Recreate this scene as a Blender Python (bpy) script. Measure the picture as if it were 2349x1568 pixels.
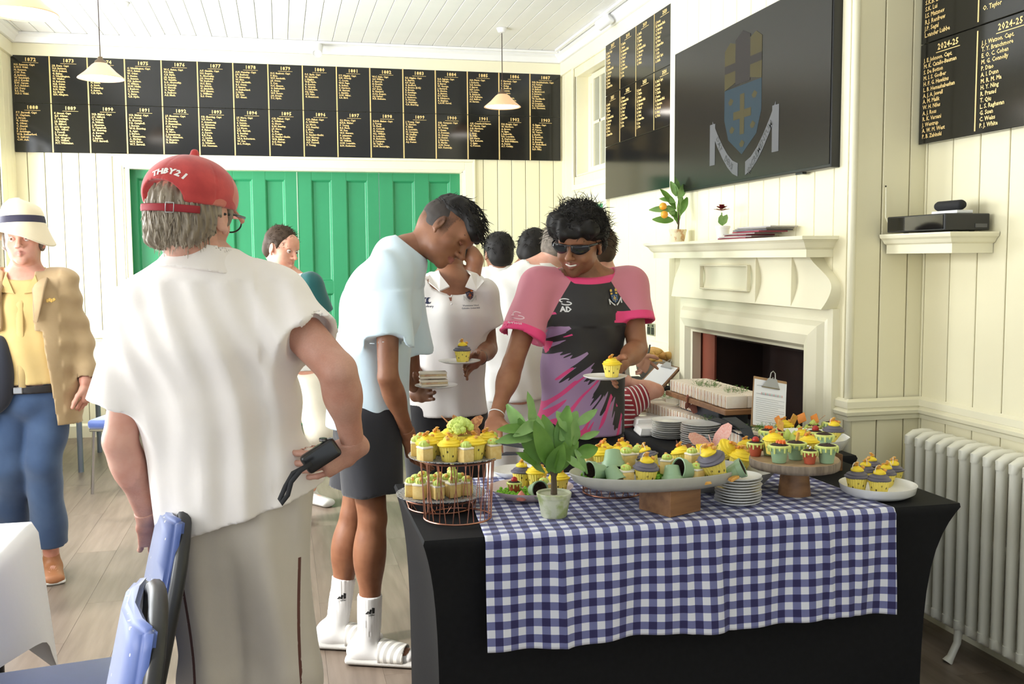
import bpy, bmesh, math, random
import numpy as np
from mathutils import Vector, Matrix
random.seed(7); rng = np.random.RandomState(7)
for _o in list(bpy.data.objects): bpy.data.objects.remove(_o)
SC = bpy.context.scene; COL = SC.collection
PI = math.pi
# ---------------------------------------------------------------- camera
CAMP = np.array([0, 0, 1.5]); FPX = 2280.0
_y, _p, _r = [math.radians(a) for a in (13.05, 4.757, -.386)]
F_ = np.array([math.sin(_y)*math.cos(_p), math.cos(_y)*math.cos(_p), -math.sin(_p)])
R0 = np.array([math.cos(_y), -math.sin(_y), 0]); U0 = np.cross(R0, F_)
R_ = math.cos(_r)*R0+math.sin(_r)*U0; U_ = -math.sin(_r)*R0+math.cos(_r)*U0
cam = bpy.data.objects.new('camera', bpy.data.cameras.new('camera')); COL.objects.link(cam)
cam.data.sensor_width = 36; cam.data.lens = FPX/2349*36; cam.data.clip_start = .05
cam.matrix_world = Matrix([[R_[0], U_[0], -F_[0], 0], [R_[1], U_[1], -F_[1], 0], [R_[2], U_[2], -F_[2], 1.5], [0, 0, 0, 1]])
cam.data.dof.use_dof = False
SC.camera = cam
def at(u, v, x=None, y=None, z=None):
    """world point of the room seen at a photo pixel on a known plane"""
    d = F_+R_*(u-1174.5)/FPX-U_*(v-784)/FPX
    t = x/d[0] if x is not None else y/d[1] if y is not None else (z-1.5)/d[2]
    return CAMP+d*t
# ---------------------------------------------------------------- world, lights, exposure
SC.view_settings.view_transform = 'Standard'; SC.view_settings.look = 'None'
SC.view_settings.gamma = 1; SC.view_settings.use_curve_mapping = False
SC.view_settings.exposure = EXPO = 0.6
w = bpy.data.worlds.new('world'); SC.world = w; w.use_nodes = True
w.node_tree.nodes['Background'].inputs[0].default_value = (.86, .94, 1, 1)
w.node_tree.nodes['Background'].inputs[1].default_value = .72
def area(name, loc, size, rot, power, color=(1, 1, 1), sizey=None, spread=PI):
    l = bpy.data.lights.new(name, 'AREA'); l.energy = power; l.color = color
    l.shape = 'RECTANGLE'; l.size = size; l.size_y = sizey or size; l.spread = spread
    o = bpy.data.objects.new(name, l); COL.objects.link(o); o.location = loc; o.rotation_euler = rot
    return o
# daylight entering by the tall windows of the left wall
WINS = [(.3, 1.9), (2.7, 4.3), (5.1, 6.5), (7.3, 8.6)]
for i, (a, b) in enumerate(WINS):
    area('window_daylight', (-2.36, (a+b)/2, 1.75), 1.9, (0, math.radians(-102), 0), (25, 90, 120, 110)[i], (.93, .97, 1), b-a)
_s = bpy.data.lights.new('sunlight', 'SUN'); _s.energy = 2.6; _s.angle = math.radians(5); _s.color = (1, .96, .90)
_so = bpy.data.objects.new('sunlight', _s); COL.objects.link(_so); _so.rotation_euler = Vector((.78, .16, -.60)).to_track_quat('-Z', 'Y').to_euler()
# ---------------------------------------------------------------- materials
def mat(name, col=(.8, .8, .8), rough=.6, metal=0, spec=.5, emit=None, estr=1, alpha=None, trans=0, sheen=0, coat=0, sss=0):
    m = bpy.data.materials.new(name); m.use_nodes = True
    b = m.node_tree.nodes['Principled BSDF']; I = b.inputs
    I['Base Color'].default_value = (*col, 1); I['Roughness'].default_value = rough; I['Metallic'].default_value = metal
    I['Specular IOR Level'].default_value = spec
    if emit: I['Emission Color'].default_value = (*emit, 1); I['Emission Strength'].default_value = estr
    if trans: I['Transmission Weight'].default_value = trans
    if sheen: I['Sheen Weight'].default_value = sheen
    if coat: I['Coat Weight'].default_value = coat; I['Coat Roughness'].default_value = .05
    if sss: I['Subsurface Weight'].default_value = sss; I['Subsurface Radius'].default_value = (.02, .008, .004)
    return m
def NT(m): return m.node_tree, m.node_tree.nodes, m.node_tree.links, m.node_tree.nodes['Principled BSDF']
def nd(nt, typ, **kw):
    n = nt.nodes.new(typ)
    for k, v in kw.items():
        if k.startswith('i_'): n.inputs[k[2:].replace('_', ' ')].default_value = v
        else: setattr(n, k, v)
    return n
def mth(nt, op, a, b=None, c=None):
    n = nt.nodes.new('ShaderNodeMath'); n.operation = op
    for i, x in enumerate((a, b, c)):
        if x is None: continue
        if isinstance(x, (int, float)): n.inputs[i].default_value = x
        else: nt.links.new(x, n.inputs[i])
    return n.outputs[0]
def mixc(nt, fac, a, b):
    n = nt.nodes.new('ShaderNodeMix'); n.data_type = 'RGBA'
    for i, x in ((0, fac), (6, a), (7, b)):
        if isinstance(x, (int, float)): n.inputs[i].default_value = x
        elif isinstance(x, tuple): n.inputs[i].default_value = (*x, 1) if len(x) == 3 else x
        else: nt.links.new(x, n.inputs[i])
    return n.outputs[2]
def noisy(m, col2, scale=20, amt=.5, bump=0, stretch=(1, 1, 1), detail=4, coord='Object', lo=.35, hi=.65, bscale=None):
    """second colour by noise and a fine relief"""
    nt, N, L, b = NT(m)
    tc = nd(nt, 'ShaderNodeTexCoord'); mp = nd(nt, 'ShaderNodeMapping'); mp.inputs['Scale'].default_value = stretch
    L.new(tc.outputs[coord], mp.inputs['Vector'])
    no = nd(nt, 'ShaderNodeTexNoise', i_Scale=scale, i_Detail=detail); L.new(mp.outputs[0], no.inputs['Vector'])
    rp = nd(nt, 'ShaderNodeMapRange'); rp.inputs[1].default_value = lo; rp.inputs[2].default_value = hi; rp.inputs[4].default_value = amt
    L.new(no.outputs['Fac'], rp.inputs[0])
    base = tuple(b.inputs['Base Color'].default_value)
    L.new(mixc(nt, rp.outputs[0], base, (*col2, 1)), b.inputs['Base Color'])
    if bump:
        n2 = no
        if bscale:
            n2 = nd(nt, 'ShaderNodeTexNoise', i_Scale=bscale, i_Detail=3); L.new(mp.outputs[0], n2.inputs['Vector'])
        bp = nd(nt, 'ShaderNodeBump', i_Strength=bump, i_Distance=.004); L.new(n2.outputs['Fac'], bp.inputs['Height']); L.new(bp.outputs[0], b.inputs['Normal'])
    return m
# ---------------------------------------------------------------- object helpers
def setp(o, label=None, cat=None, group=None, kind=None):
    if label: o['label'] = label
    if cat: o['category'] = cat
    if group: o['group'] = group
    if kind: o['kind'] = kind
    return o
def empty(name, loc=(0, 0, 0), rz=0, label=None, cat=None, group=None, kind=None):
    o = bpy.data.objects.new(name, None); COL.objects.link(o); o.location = [float(a) for a in loc]; o.rotation_euler = (0, 0, rz)
    o.empty_display_size = .05
    return setp(o, label, cat, group, kind)
def link(name, me, m=None, parent=None, smooth=False):
    o = bpy.data.objects.new(name, me); COL.objects.link(o)
    if m is not None and not me.materials:
        for q in (m if isinstance(m, (list, tuple)) else [m]): me.materials.append(q)
    if parent is not None: o.parent = parent
    if smooth: me.polygons.foreach_set('use_smooth', [True]*len(me.polygons))
    return o
def bmo(name, bm, m=None, parent=None, smooth=False, auto=None):
    me = bpy.data.meshes.new(name); bmesh.ops.recalc_face_normals(bm, faces=bm.faces); bm.to_mesh(me); bm.free()
    o = link(name, me, m, parent, smooth)
    if auto: me.set_sharp_from_angle(angle=math.radians(auto))
    return o
def box(bm, c, s, rot=None, bev=0, seg=1):
    r = bmesh.ops.create_cube(bm, size=1); vs = r['verts']
    bmesh.ops.scale(bm, vec=Vector(s), verts=vs)
    if bev:
        es = list({e for v in vs for e in v.link_edges})
        q = bmesh.ops.bevel(bm, geom=es, offset=bev, segments=seg, affect='EDGES', profile=.5)
        vs = list({v for f in q['faces'] for v in f.verts} | {v for v in vs if v.is_valid})
    if rot is not None: bmesh.ops.rotate(bm, verts=vs, cent=(0, 0, 0), matrix=rot)
    bmesh.ops.translate(bm, vec=Vector(c), verts=vs)
    return vs
def bx(name, lo, hi, m, parent=None, bev=0, seg=1):
    bm = bmesh.new(); lo = np.array(lo, float); hi = np.array(hi, float)
    box(bm, (lo+hi)/2, np.abs(hi-lo), bev=bev, seg=seg)
    return bmo(name, bm, m, parent)
def lathe(bm, prof, seg=32, c=(0, 0, 0), cap=False, fn=None):
    rings = []
    for r, z in prof:
        ring = []
        for i in range(seg):
            a = 2*PI*i/seg; rr = r if fn is None else fn(r, z, a)
            ring.append(bm.verts.new((c[0]+rr*math.cos(a), c[1]+rr*math.sin(a), c[2]+z)))
        rings.append(ring)
    for a, b in zip(rings[:-1], rings[1:]):
        for i in range(seg): bm.faces.new((a[i], a[(i+1) % seg], b[(i+1) % seg], b[i]))
    if cap:
        bm.faces.new(rings[0][::-1]); bm.faces.new(rings[-1])
    return rings
def tube(bm, pts, rad, seg=8, cap=True, close=False, flat=None):
    pts = [Vector([float(c) for c in p]) for p in pts]; n = len(pts); rings = []; up = None
    for i, p in enumerate(pts):
        t = (pts[(i+1) % n] - pts[i-1]) if close else (pts[min(i+1, n-1)]-pts[max(i-1, 0)])
        t.normalize()
        if up is None: up = t.orthogonal().normalized() if flat is None else Vector(flat)
        up = (up - t*up.dot(t)).normalized(); s = t.cross(up)
        r = rad[i] if isinstance(rad, list) else rad
        r2 = r if not isinstance(r, tuple) else r[1]; r1 = r if not isinstance(r, tuple) else r[0]
        rings.append([bm.verts.new(p+up*math.cos(2*PI*k/seg)*r1+s*math.sin(2*PI*k/seg)*r2) for k in range(seg)])
    m = n if close else n-1
    for i in range(m):
        a, b = rings[i], rings[(i+1) % n]
        for k in range(seg): bm.faces.new((a[k], a[(k+1) % seg], b[(k+1) % seg], b[k]))
    if cap and not close:
        bm.faces.new(rings[0][::-1]); bm.faces.new(rings[-1])
def dup(o, loc=None, rot=None, scale=None, label=None, group=None):
    r = o.copy(); COL.objects.link(r)
    if loc is not None: r.location = [float(a) for a in loc]
    if rot is not None: r.rotation_euler = rot
    if scale is not None: r.scale = (scale,)*3 if isinstance(scale, (int, float)) else scale
    if label: r['label'] = label
    if group: r['group'] = group
    for ch in list(o.children):
        c = ch.copy(); COL.objects.link(c); c.parent = r
        for g in ch.children:
            d = g.copy(); COL.objects.link(d); d.parent = c
    return r
def textmesh(s, size, align='LEFT', off=0., res=1, space=1., line=1., ext=0.):
    cu = bpy.data.curves.new('t', 'FONT'); cu.body = s; cu.size = size; cu.align_x = align; cu.resolution_u = res
    cu.offset = off; cu.space_character = space; cu.space_line = line; cu.extrude = ext
    o = bpy.data.objects.new('t', cu); COL.objects.link(o)
    dg = bpy.context.evaluated_depsgraph_get(); me = bpy.data.meshes.new_from_object(o.evaluated_get(dg))
    bpy.data.objects.remove(o); me.name = 'lettering'
    return me
def joinmesh(parts):
    """parts: list of (mesh, 4x4) -> one mesh"""
    bm = bmesh.new()
    for me, M in parts:
        n = len(bm.verts); bm.from_mesh(me); bm.verts.ensure_lookup_table()
        bmesh.ops.transform(bm, matrix=M, verts=bm.verts[n:])
    me = bpy.data.meshes.new('m'); bm.to_mesh(me); bm.free(); return me
def M4(o, x, y, z):
    return Matrix([[x[0], y[0], z[0], o[0]], [x[1], y[1], z[1], o[1]], [x[2], y[2], z[2], o[2]], [0, 0, 0, 1]])
# ---------------------------------------------------------------- signed-distance modelling (bodies, clothes, hair, cloth heaps)
def nv(a): a = np.array(a, float); return a/np.linalg.norm(a)
def A(*a): return np.array(a, float)
class Prim:
    """tapered capsule with an elliptical section: from a to b, half-widths (w,d) at both ends, side = direction of w"""
    def __init__(s, a, b, ra, rb=None, side=None, k=.02, neg=False, ends=None):
        s.a = np.array(a, float); s.b = np.array(b, float); rb = ra if rb is None else rb
        s.ra = np.array(ra if isinstance(ra, (tuple, list)) else (ra, ra), float); s.rb = np.array(rb if isinstance(rb, (tuple, list)) else (rb, rb), float)
        ax = s.b-s.a; L = np.linalg.norm(ax); s.L = L
        s.ax = ax/L if L > 1e-6 else A(0, 0, 1)
        sd = A(1, 0, 0) if side is None else np.array(side, float)
        sd = sd-s.ax*(sd@s.ax)
        if np.linalg.norm(sd) < 1e-3: sd = A(0, 1, 0)-s.ax*s.ax[1]
        s.sx = nv(sd); s.sy = np.cross(s.ax, s.sx); s.k = k; s.neg = neg; s.ends = ends
        s.m = min(s.ra.min(), s.rb.min())
    def d(s, P):
        q = P-s.a; z = q@s.ax; t = np.clip(z, 0, s.L); h = (t/s.L if s.L > 1e-6 else 0*t)
        w = s.ra[0]+(s.rb[0]-s.ra[0])*h; dd = s.ra[1]+(s.rb[1]-s.ra[1])*h; e = np.minimum(w, dd) if s.ends is None else s.ends
        x = q@s.sx; y = q@s.sy; zz = z-t
        if s.ends is None:
            k0 = np.sqrt((x/w)**2+(y/dd)**2+(zz/e)**2); k1 = np.sqrt((x/w**2)**2+(y/dd**2)**2+(zz/e**2)**2)+1e-9
        else:
            k0 = np.sqrt((x/w)**2+(y/dd)**2+(zz/e)**2); k1 = np.sqrt((x/w**2)**2+(y/dd**2)**2+(zz/e**2)**2)+1e-9
        near = k0*(k0-1)/k1
        return np.where(k0 > .2, near, -np.minimum(w, dd)*(1-k0))
class Ell(Prim):
    """ellipsoid with its own frame"""
    def __init__(s, c, r, X=(1, 0, 0), Y=(0, 1, 0), k=.02, neg=False):
        s.a = np.array(c, float); s.r = np.array(r, float); X = nv(X); Y = np.array(Y, float); Y = nv(Y-X*(X@Y)); s.M = np.stack([X, Y, np.cross(X, Y)], 1)
        s.k = k; s.neg = neg
    def d(s, P):
        q = (P-s.a)@s.M; k0 = np.sqrt(((q/s.r)**2).sum(-1)); k1 = np.sqrt(((q/s.r**2)**2).sum(-1))+1e-9
        return np.where(k0 > .2, k0*(k0-1)/k1, -s.r.min()*(1-k0))
def smin(a, b, k):
    if k <= 0: return np.minimum(a, b)
    h = np.clip(.5+.5*(b-a)/k, 0, 1); return b*(1-h)+a*h-k*h*(1-h)
def combine(P, prims):
    d = None
    for p in prims:
        if p.neg: continue
        e = p.d(P); d = e if d is None else smin(d, e, p.k)
    if d is None: d = np.full(len(P), 9.)
    for p in prims:
        if p.neg: d = -smin(-d, p.d(P), p.k)
    return d
def nets(prims, lo, hi, h, post=None, slack=0., B=14):
    """surface nets over a sparsely filled grid; post(P, d) may cut or ripple the field"""
    lo = np.array(lo, float); hi = np.array(hi, float)
    nb = np.maximum(np.ceil((hi-lo)/(h*B)).astype(int), 1); n = nb*B+1
    D = np.full(n, 1., np.float32)
    ax = [lo[i]+h*np.arange(n[i]) for i in range(3)]
    ctr = np.stack(np.meshgrid(*[lo[i]+h*B*(np.arange(nb[i])+.5) for i in range(3)], indexing='ij'), -1).reshape(-1, 3)
    hd = h*B*.5*math.sqrt(3)
    dc = [p.d(ctr) for p in prims]
    pos = np.min([e for e, p in zip(dc, prims) if not p.neg], 0)
    ng = np.min([e for e, p in zip(dc, prims) if p.neg] or [np.full(len(ctr), 9.)], 0)
    near = (pos < hd+.06+slack)
    off = np.stack(np.meshgrid(*[h*np.arange(B+1)]*3, indexing='ij'), -1).reshape(-1, 3)
    idx = np.stack(np.unravel_index(np.arange(len(ctr)), nb), -1)
    for bi in np.nonzero(near)[0]:
        keep = [p for p, e in zip(prims, dc) if e[bi] < (pos[bi] if not p.neg else 0)+2.2*hd+p.k+.03]
        b0 = idx[bi]*B; P = lo+h*b0+off
        if pos[bi] < -hd-.06-slack and post is None and ng[bi] > hd+.05: v = np.full(len(P), -1.)
        else:
            v = combine(P, keep)
            if post is not None: v = post(P, v)
        D[b0[0]:b0[0]+B+1, b0[1]:b0[1]+B+1, b0[2]:b0[2]+B+1] = v.reshape(B+1, B+1, B+1)
    D[0] = D[-1] = 1; D[:, 0] = D[:, -1] = 1; D[:, :, 0] = D[:, :, -1] = 1
    return surf(D, lo, h)
def surf(D, lo, h):
    S = D < 0; n = D.shape
    c = S[:-1, :-1, :-1].astype(np.int8)
    for dx in (0, 1):
        for dy in (0, 1):
            for dz in (0, 1):
                if dx+dy+dz: c = c+S[dx:n[0]-1+dx, dy:n[1]-1+dy, dz:n[2]-1+dz]
    act = (c > 0) & (c < 8); I = np.argwhere(act); vid = np.full(act.shape, -1, np.int64); vid[act] = np.arange(len(I))
    acc = np.zeros((len(I), 3)); cnt = np.zeros(len(I))
    for axn in range(3):
        o1, o2 = [i for i in range(3) if i != axn]
        for a in (0, 1):
            for b in (0, 1):
                p = I.copy(); p[:, o1] += a; p[:, o2] += b; q = p.copy(); q[:, axn] += 1
                d0 = D[p[:, 0], p[:, 1], p[:, 2]]; d1 = D[q[:, 0], q[:, 1], q[:, 2]]; m = (d0 < 0) != (d1 < 0)
                t = np.where(m, d0/(d0-d1+1e-12), 0); pt = p.astype(float); pt[:, axn] += t
                acc += pt*m[:, None]; cnt += m
    V = lo+h*acc/cnt[:, None]; Q = []
    for axn in range(3):
        o1, o2 = [(1, 2), (2, 0), (0, 1)][axn]
        sl0 = [slice(None)]*3; sl1 = [slice(None)]*3; sl0[axn] = slice(0, -1); sl1[axn] = slice(1, None)
        e = np.argwhere(S[tuple(sl0)] != S[tuple(sl1)])
        e = e[(e[:, o1] > 0) & (e[:, o2] > 0) & (e[:, o1] < n[o1]-1) & (e[:, o2] < n[o2]-1)]
        def vv(d1, d2):
            q = e.copy(); q[:, o1] += d1; q[:, o2] += d2; return vid[q[:, 0], q[:, 1], q[:, 2]]
        f = np.stack([vv(-1, -1), vv(0, -1), vv(0, 0), vv(-1, 0)], 1)
        ins = S[e[:, 0], e[:, 1], e[:, 2]]; f[~ins] = f[~ins][:, ::-1]; Q.append(f)
    return V, np.concatenate(Q)
def vmesh(name, parts, m, parent=None, attrs=None):
    """parts: list of (V, Q); attrs: {name: fn(V)}"""
    Vs = []; Qs = []; n = 0
    for V, Q in parts:
        Vs.append(V); Qs.append(Q+n); n += len(V)
    V = np.concatenate(Vs); Q = np.concatenate(Qs)
    me = bpy.data.meshes.new(name); me.vertices.add(len(V)); me.vertices.foreach_set('co', V.astype(np.float32).ravel())
    me.loops.add(Q.size); me.loops.foreach_set('vertex_index', Q.astype(np.int32).ravel())
    me.polygons.add(len(Q)); me.polygons.foreach_set('loop_start', np.arange(0, Q.size, 4, dtype=np.int32))
    me.update(); me.validate()
    for k, fn in (attrs or {}).items():
        at_ = me.attributes.new(k, 'FLOAT', 'POINT'); at_.data.foreach_set('value', np.asarray(fn(V), np.float32))
    return link(name, me, m, parent, smooth=True)
def bounds(prims, pad=.05):
    lo = []; hi = []
    for p in prims:
        if p.neg: continue
        if isinstance(p, Ell): r = p.r.max(); lo.append(p.a-r); hi.append(p.a+r)
        else:
            r = max(p.ra.max(), p.rb.max()); lo.append(np.minimum(p.a, p.b)-r); hi.append(np.maximum(p.a, p.b)+r)
    return np.min(lo, 0)-pad, np.max(hi, 0)+pad
# ================================================================ the room
XL, X1, X2, YB, YR, YF, ZC = -2.13, 2.272, 2.604, 9.075, 3.643, 5.59, 3.39
cream = noisy(mat('cream paint', (.90, .84, .60), .42, spec=.4), (.86, .79, .54), 1.6, .5, bump=.05, bscale=60)
creamtrim = mat('cream gloss trim', (.90, .85, .64), .32, spec=.5)
joint = mat('dark joint', (.16, .14, .09), .9)
whitepaint = noisy(mat('white ceiling paint', (.88, .87, .84), .5), (.82, .81, .78), 2, .5)
whitetrim = mat('white trim', (.9, .9, .9), .35)
green = noisy(mat('green gloss door paint', (.035, .30, .13), .38, spec=.5), (.03, .26, .11), 2, .5, bump=.05, bscale=50)
floorm = [noisy(mat('oak vinyl plank %d' % i, c, .38, spec=.4), c2, 3.2, .8, bump=.10, stretch=(7, .7, 1), detail=9, bscale=9) for i, (c, c2) in enumerate([
    ((.235, .182, .142), (.15, .112, .085)), ((.215, .168, .130), (.14, .105, .08)), ((.255, .20, .158), (.165, .125, .095))])]
black_gloss = mat('black gloss board', (.008, .008, .008), .12, spec=.55)
gold = mat('gold leaf paint', (.86, .62, .26), .45, metal=0)
# floor of vinyl planks running down the room
fl = bx('floor', (XL-.3, -1.6, -.1), (X2+.3, YB+.3, -.004), joint); setp(fl, 'grey brown wood plank floor of the room', kind='structure')
pm = {}
def plankmesh(L, i):
    k = (round(L, 2), i)
    if k not in pm:
        bm = bmesh.new(); box(bm, (0, 0, -.006), (.1994, L-.0006, .012), bev=.0005)
        me = bpy.data.meshes.new('plank'); bm.to_mesh(me); bm.free(); me.materials.append(floorm[i]); pm[k] = me
    return pm[k]
n = 0
for i in range(25):
    x = XL-.04+.2*i; off = (i*.47) % 1.3
    for j in range(-1, 8):
        y0 = off+1.3*j; y1 = min(y0+1.3, YB+.1); y0 = max(y0, -1.5)
        if y1-y0 < .1: continue
        o = link('plank', plankmesh(y1-y0, rng.randint(3)), None, fl); o.location = (x, (y0+y1)/2, 0)
# planked surfaces: boards standing side by side with a recessed joint
def planks(parent, org, U, V, Nn, u0, u1, spans, wd, m, th=.012, gap=.005, phase=0):
    """org + u*U + v*V ; spans(u) -> list of (v0,v1)"""
    org, U, V, Nn = [np.array(a, float) for a in (org, U, V, Nn)]; cache = {}
    u = u0+phase
    if phase > 0: u -= wd
    while u < u1-1e-4:
        a, b = max(u, u0), min(u+wd, u1)
        if b-a > .015:
            cuts = spans((a+b)/2) if callable(spans) else spans
            for v0, v1 in cuts:
                k = (round(b-a, 3), round(v1-v0, 3))
                if k not in cache:
                    bm = bmesh.new(); box(bm, (0, 0, 0), (b-a-gap, v1-v0, th), bev=.0025)
                    me = bpy.data.meshes.new('plank'); bm.to_mesh(me); bm.free(); me.materials.append(m); cache[k] = me
                o = link('plank', cache[k], None, parent)
                c = org+U*(a+b)/2+V*(v0+v1)/2+Nn*(th/2+.0003*rng.randn())
                o.matrix_world = M4(c, U, V, np.cross(U, V)) if np.cross(U, V)@Nn > 0 else M4(c, -U, V, np.cross(-U, V))
        u += wd
def structure(name, lo, hi, m, label, bev=0):
    return setp(bx(name, lo, hi, m, bev=bev), label, kind='structure')
DX0, DX1, DZ = -1.274, 1.648, 2.298
bw = empty('wall_back', (0, YB, 0)); setp(bw, 'cream boarded end wall around the green folding doors', kind='structure')
for lo, hi in (((XL-.2, YB+.001, 0), (DX0-.02, YB+.2, ZC)), ((DX1+.02, YB+.001, 0), (X2+.2, YB+.2, ZC)), ((DX0-.02, YB+.001, DZ+.02), (DX1+.02, YB+.2, ZC))):
    o = bx('wall_core', lo, hi, joint); o.parent = bw; o.location = (0, -YB, 0)
def par(o, p):
    o.parent = p; o.matrix_parent_inverse = p.matrix_basis.inverted(); return o
planks_p = lambda *a, **k: planks(*a, **k)
def planks_at(p, *a, **k):
    before = set(p.children); planks(p, *a, **k)
    for c in p.children:
        if c not in before:
            mw = c.matrix_basis.copy(); c.matrix_parent_inverse = p.matrix_basis.inverted()
planks_at(bw, (XL, YB, 0), (1, 0, 0), (0, 0, 1), (0, -1, 0), 0, X2-XL, lambda u: [(DZ+.0, ZC)] if DX0-.02 < XL+u < DX1+.02 else [(0, ZC)], .1335, cream, phase=.1)
# right-hand walls: far alcove, chimney breast, near return, near alcove
WY0, WY1, WZ0, WZ1 = 7.72, 8.58, 2.229, 3.11
GY0, GY1, GZ = 7.75, 8.5, 1.95
rf = empty('wall_right_far', (X2, 7.3, 0)); setp(rf, 'cream boarded wall of the far recess with the window', kind='structure')
for lo, hi in (((X2+.001, YF, 0), (X2+.2, WY0, ZC)), ((X2+.001, WY0, 0), (X2+.2, WY1, WZ0)), ((X2+.001, WY0, WZ1), (X2+.2, WY1, ZC)), ((X2+.001, WY1, 0), (X2+.2, YB+.2, ZC))):
    par(bx('wall_core', lo, hi, joint), rf)
planks_at(rf, (X2, YF, 0), (0, 1, 0), (0, 0, 1), (-1, 0, 0), 0, YB-YF, lambda u: [(0, WZ0), (WZ1, ZC)] if WY0 < YF+u < WY1 else [(0, ZC)], .285, cream, phase=.21)
cb = empty('wall_right_breast', ((X1+X2)/2, (YR+YF)/2, 0)); setp(cb, 'cream boarded chimney breast behind the television', kind='structure')
FY0, FY1, FZ = 3.90, 5.14, 1.095
for lo, hi in (((X1+.001, YR+.013, 0), (X2+.2, FY0-.02, ZC)), ((X1+.001, FY1+.02, 0), (X2+.2, YF, ZC)), ((X1+.001, FY0-.02, FZ+.02), (X2+.2, FY1+.02, ZC))):
    par(bx('wall_core', lo, hi, joint), cb)
planks_at(cb, (X1, YR, 0), (0, 1, 0), (0, 0, 1), (-1, 0, 0), .03, YF-YR, lambda u: [(FZ+.02, ZC)] if FY0-.02 < YR+u < FY1+.02 else [(0, ZC)], .156, cream, phase=.105)
planks_at(cb, (X1, YR+.012, 0), (1, 0, 0), (0, 0, 1), (0, -1, 0), .0, X2-X1, [(0, ZC)], .1255, cream, phase=.001)
bm = bmesh.new(); tube(bm, [(X1-.002, YR+.008, 0), (X1-.002, YR+.008, ZC)], .017, 12)
par(bmo('corner_bead', bm, creamtrim, None, True), cb)
rn = empty('wall_right_near', (X2, 1, 0)); setp(rn, 'cream boarded wall behind the radiator', kind='structure')
par(bx('wall_core', (X2+.001, -1.5, 0), (X2+.2, YR+.02, ZC), joint), rn)
planks_at(rn, (X2, -1.5, 0), (0, 1, 0), (0, 0, 1), (-1, 0, 0), 0, YR+1.5, [(0, ZC)], .158, cream, phase=.07)
# left wall with three tall windows
lw = empty('wall_left', (XL, 4, 0)); setp(lw, 'cream boarded wall with tall windows', kind='structure')
LZ0, LZ1 = .8, 2.7
edges = [-1.5]+[e for ab in WINS for e in ab]+[YB]
for i in range(0, len(edges), 2): par(bx('wall_core', (XL-.2, edges[i], 0), (XL-.001, edges[i+1], ZC), joint), lw)
for a, b in WINS:
    par(bx('wall_core', (XL-.2, a, 0), (XL-.001, b, LZ0), joint), lw); par(bx('wall_core', (XL-.2, a, LZ1), (XL-.001, b, ZC), joint), lw)
planks_at(lw, (XL, -1.5, 0), (0, 1, 0), (0, 0, 1), (1, 0, 0), 0, YB+1.5, lambda u: [(0, LZ0), (LZ1, ZC)] if any(a-.05 < u-1.5 < b+.05 for a, b in WINS) else [(0, ZC)], .158, cream)
glass = mat('window glass', (.9, .95, .95), .02, trans=1)
for i, (a, b) in enumerate(WINS):
    wn = empty('window_%d' % (i+2), (XL-.08, (a+b)/2, LZ0)); setp(wn, 'tall white window in the left wall', kind='structure')
    bm = bmesh.new()
    for y in (a+.03, (a+b)/2, b-.03): box(bm, (XL-.08, y, (LZ0+LZ1)/2), (.06, .06, LZ1-LZ0))
    for z in (LZ0+.03, (LZ0+LZ1)/2, LZ1-.03): box(bm, (XL-.08, (a+b)/2, z), (.05, b-a, .06))
    par(bmo('window_frame', bm, whitetrim), wn)
# ceiling of boards running down the room
ce = empty('ceiling', (0, 4, ZC)); setp(ce, 'white painted boarded ceiling', kind='structure')
par(bx('ceiling_core', (XL-.2, -1.6, ZC+.001), (X2+.2, YB+.2, ZC+.1), joint), ce)
planks_at(ce, (XL, -1.6, ZC), (1, 0, 0), (0, 1, 0), (0, 0, -1), 0, X2-XL, [(0, 5.4), (5.4, YB+1.6)], .1245, whitepaint, th=.01, gap=.0035)
# trims
def extr(name, prof, path, m, n_=None):
    """profile (out, z) swept along horizontal polyline path [(x,y,nx,ny)]"""
    bm = bmesh.new(); rings = []
    for x, y, nx, ny in path: rings.append([bm.verts.new((x+nx*o, y+ny*o, z)) for o, z in prof])
    for a, b in zip(rings[:-1], rings[1:]):
        for k in range(len(prof)-1): bm.faces.new((a[k], a[k+1], b[k+1], b[k]))
    bm.faces.new(rings[0]); bm.faces.new(rings[-1][::-1])
    return bmo(name, bm, m)
railp = [(.012, .828), (.018, .828), (.022, .845), (.034, .852), (.038, .866), (.024, .874), (.022, .879), (.03, .882), (.03, .908), (.012, .918)]
def trim(i, prof, path, m, lab): return setp(extr('trim_%d' % i, prof, path, m), lab, kind='structure')
trim(1, railp, [(X2, -1.4, -1, 0), (X2, YR, -1, -1), (X1, YR, -1, -1), (X1, 3.712, -1, 0)], creamtrim, 'cream dado rail round the near recess')
trim(2, railp, [(X2, YF, -1, 0), (X2, YB, -1, -1), (DX1+.17, YB, 0, -1)], creamtrim, 'cream dado rail in the far recess')
trim(3, railp, [(DX0-.12, YB, 0, -1), (XL, YB, 1, -1), (XL, 7.0, 1, 0)], creamtrim, 'cream dado rail left of the green doors')
sk = [(.012, 0), (.03, 0), (.03, .10), (.022, .115), (.012, .12)]
for i, (path, l) in enumerate((([(XL, -1.4, 1, 0), (XL, YB, 1, -1), (DX0-.12, YB, 0, -1)], 'cream skirting at the left of the room'), ([(DX1+.17, YB, 0, -1), (X2, YB, -1, -1), (X2, YF, -1, 0)], 'cream skirting of the far recess'), ([(X1, 3.70, -1, 0), (X1, YR, -1, -1), (X2, YR, -1, -1), (X2, -1.4, -1, 0)], 'cream skirting behind the radiator'))):
    setp(extr(('baseboard_left', 'baseboard_back', 'baseboard_right')[i], sk, path, creamtrim), l, kind='structure')
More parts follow.
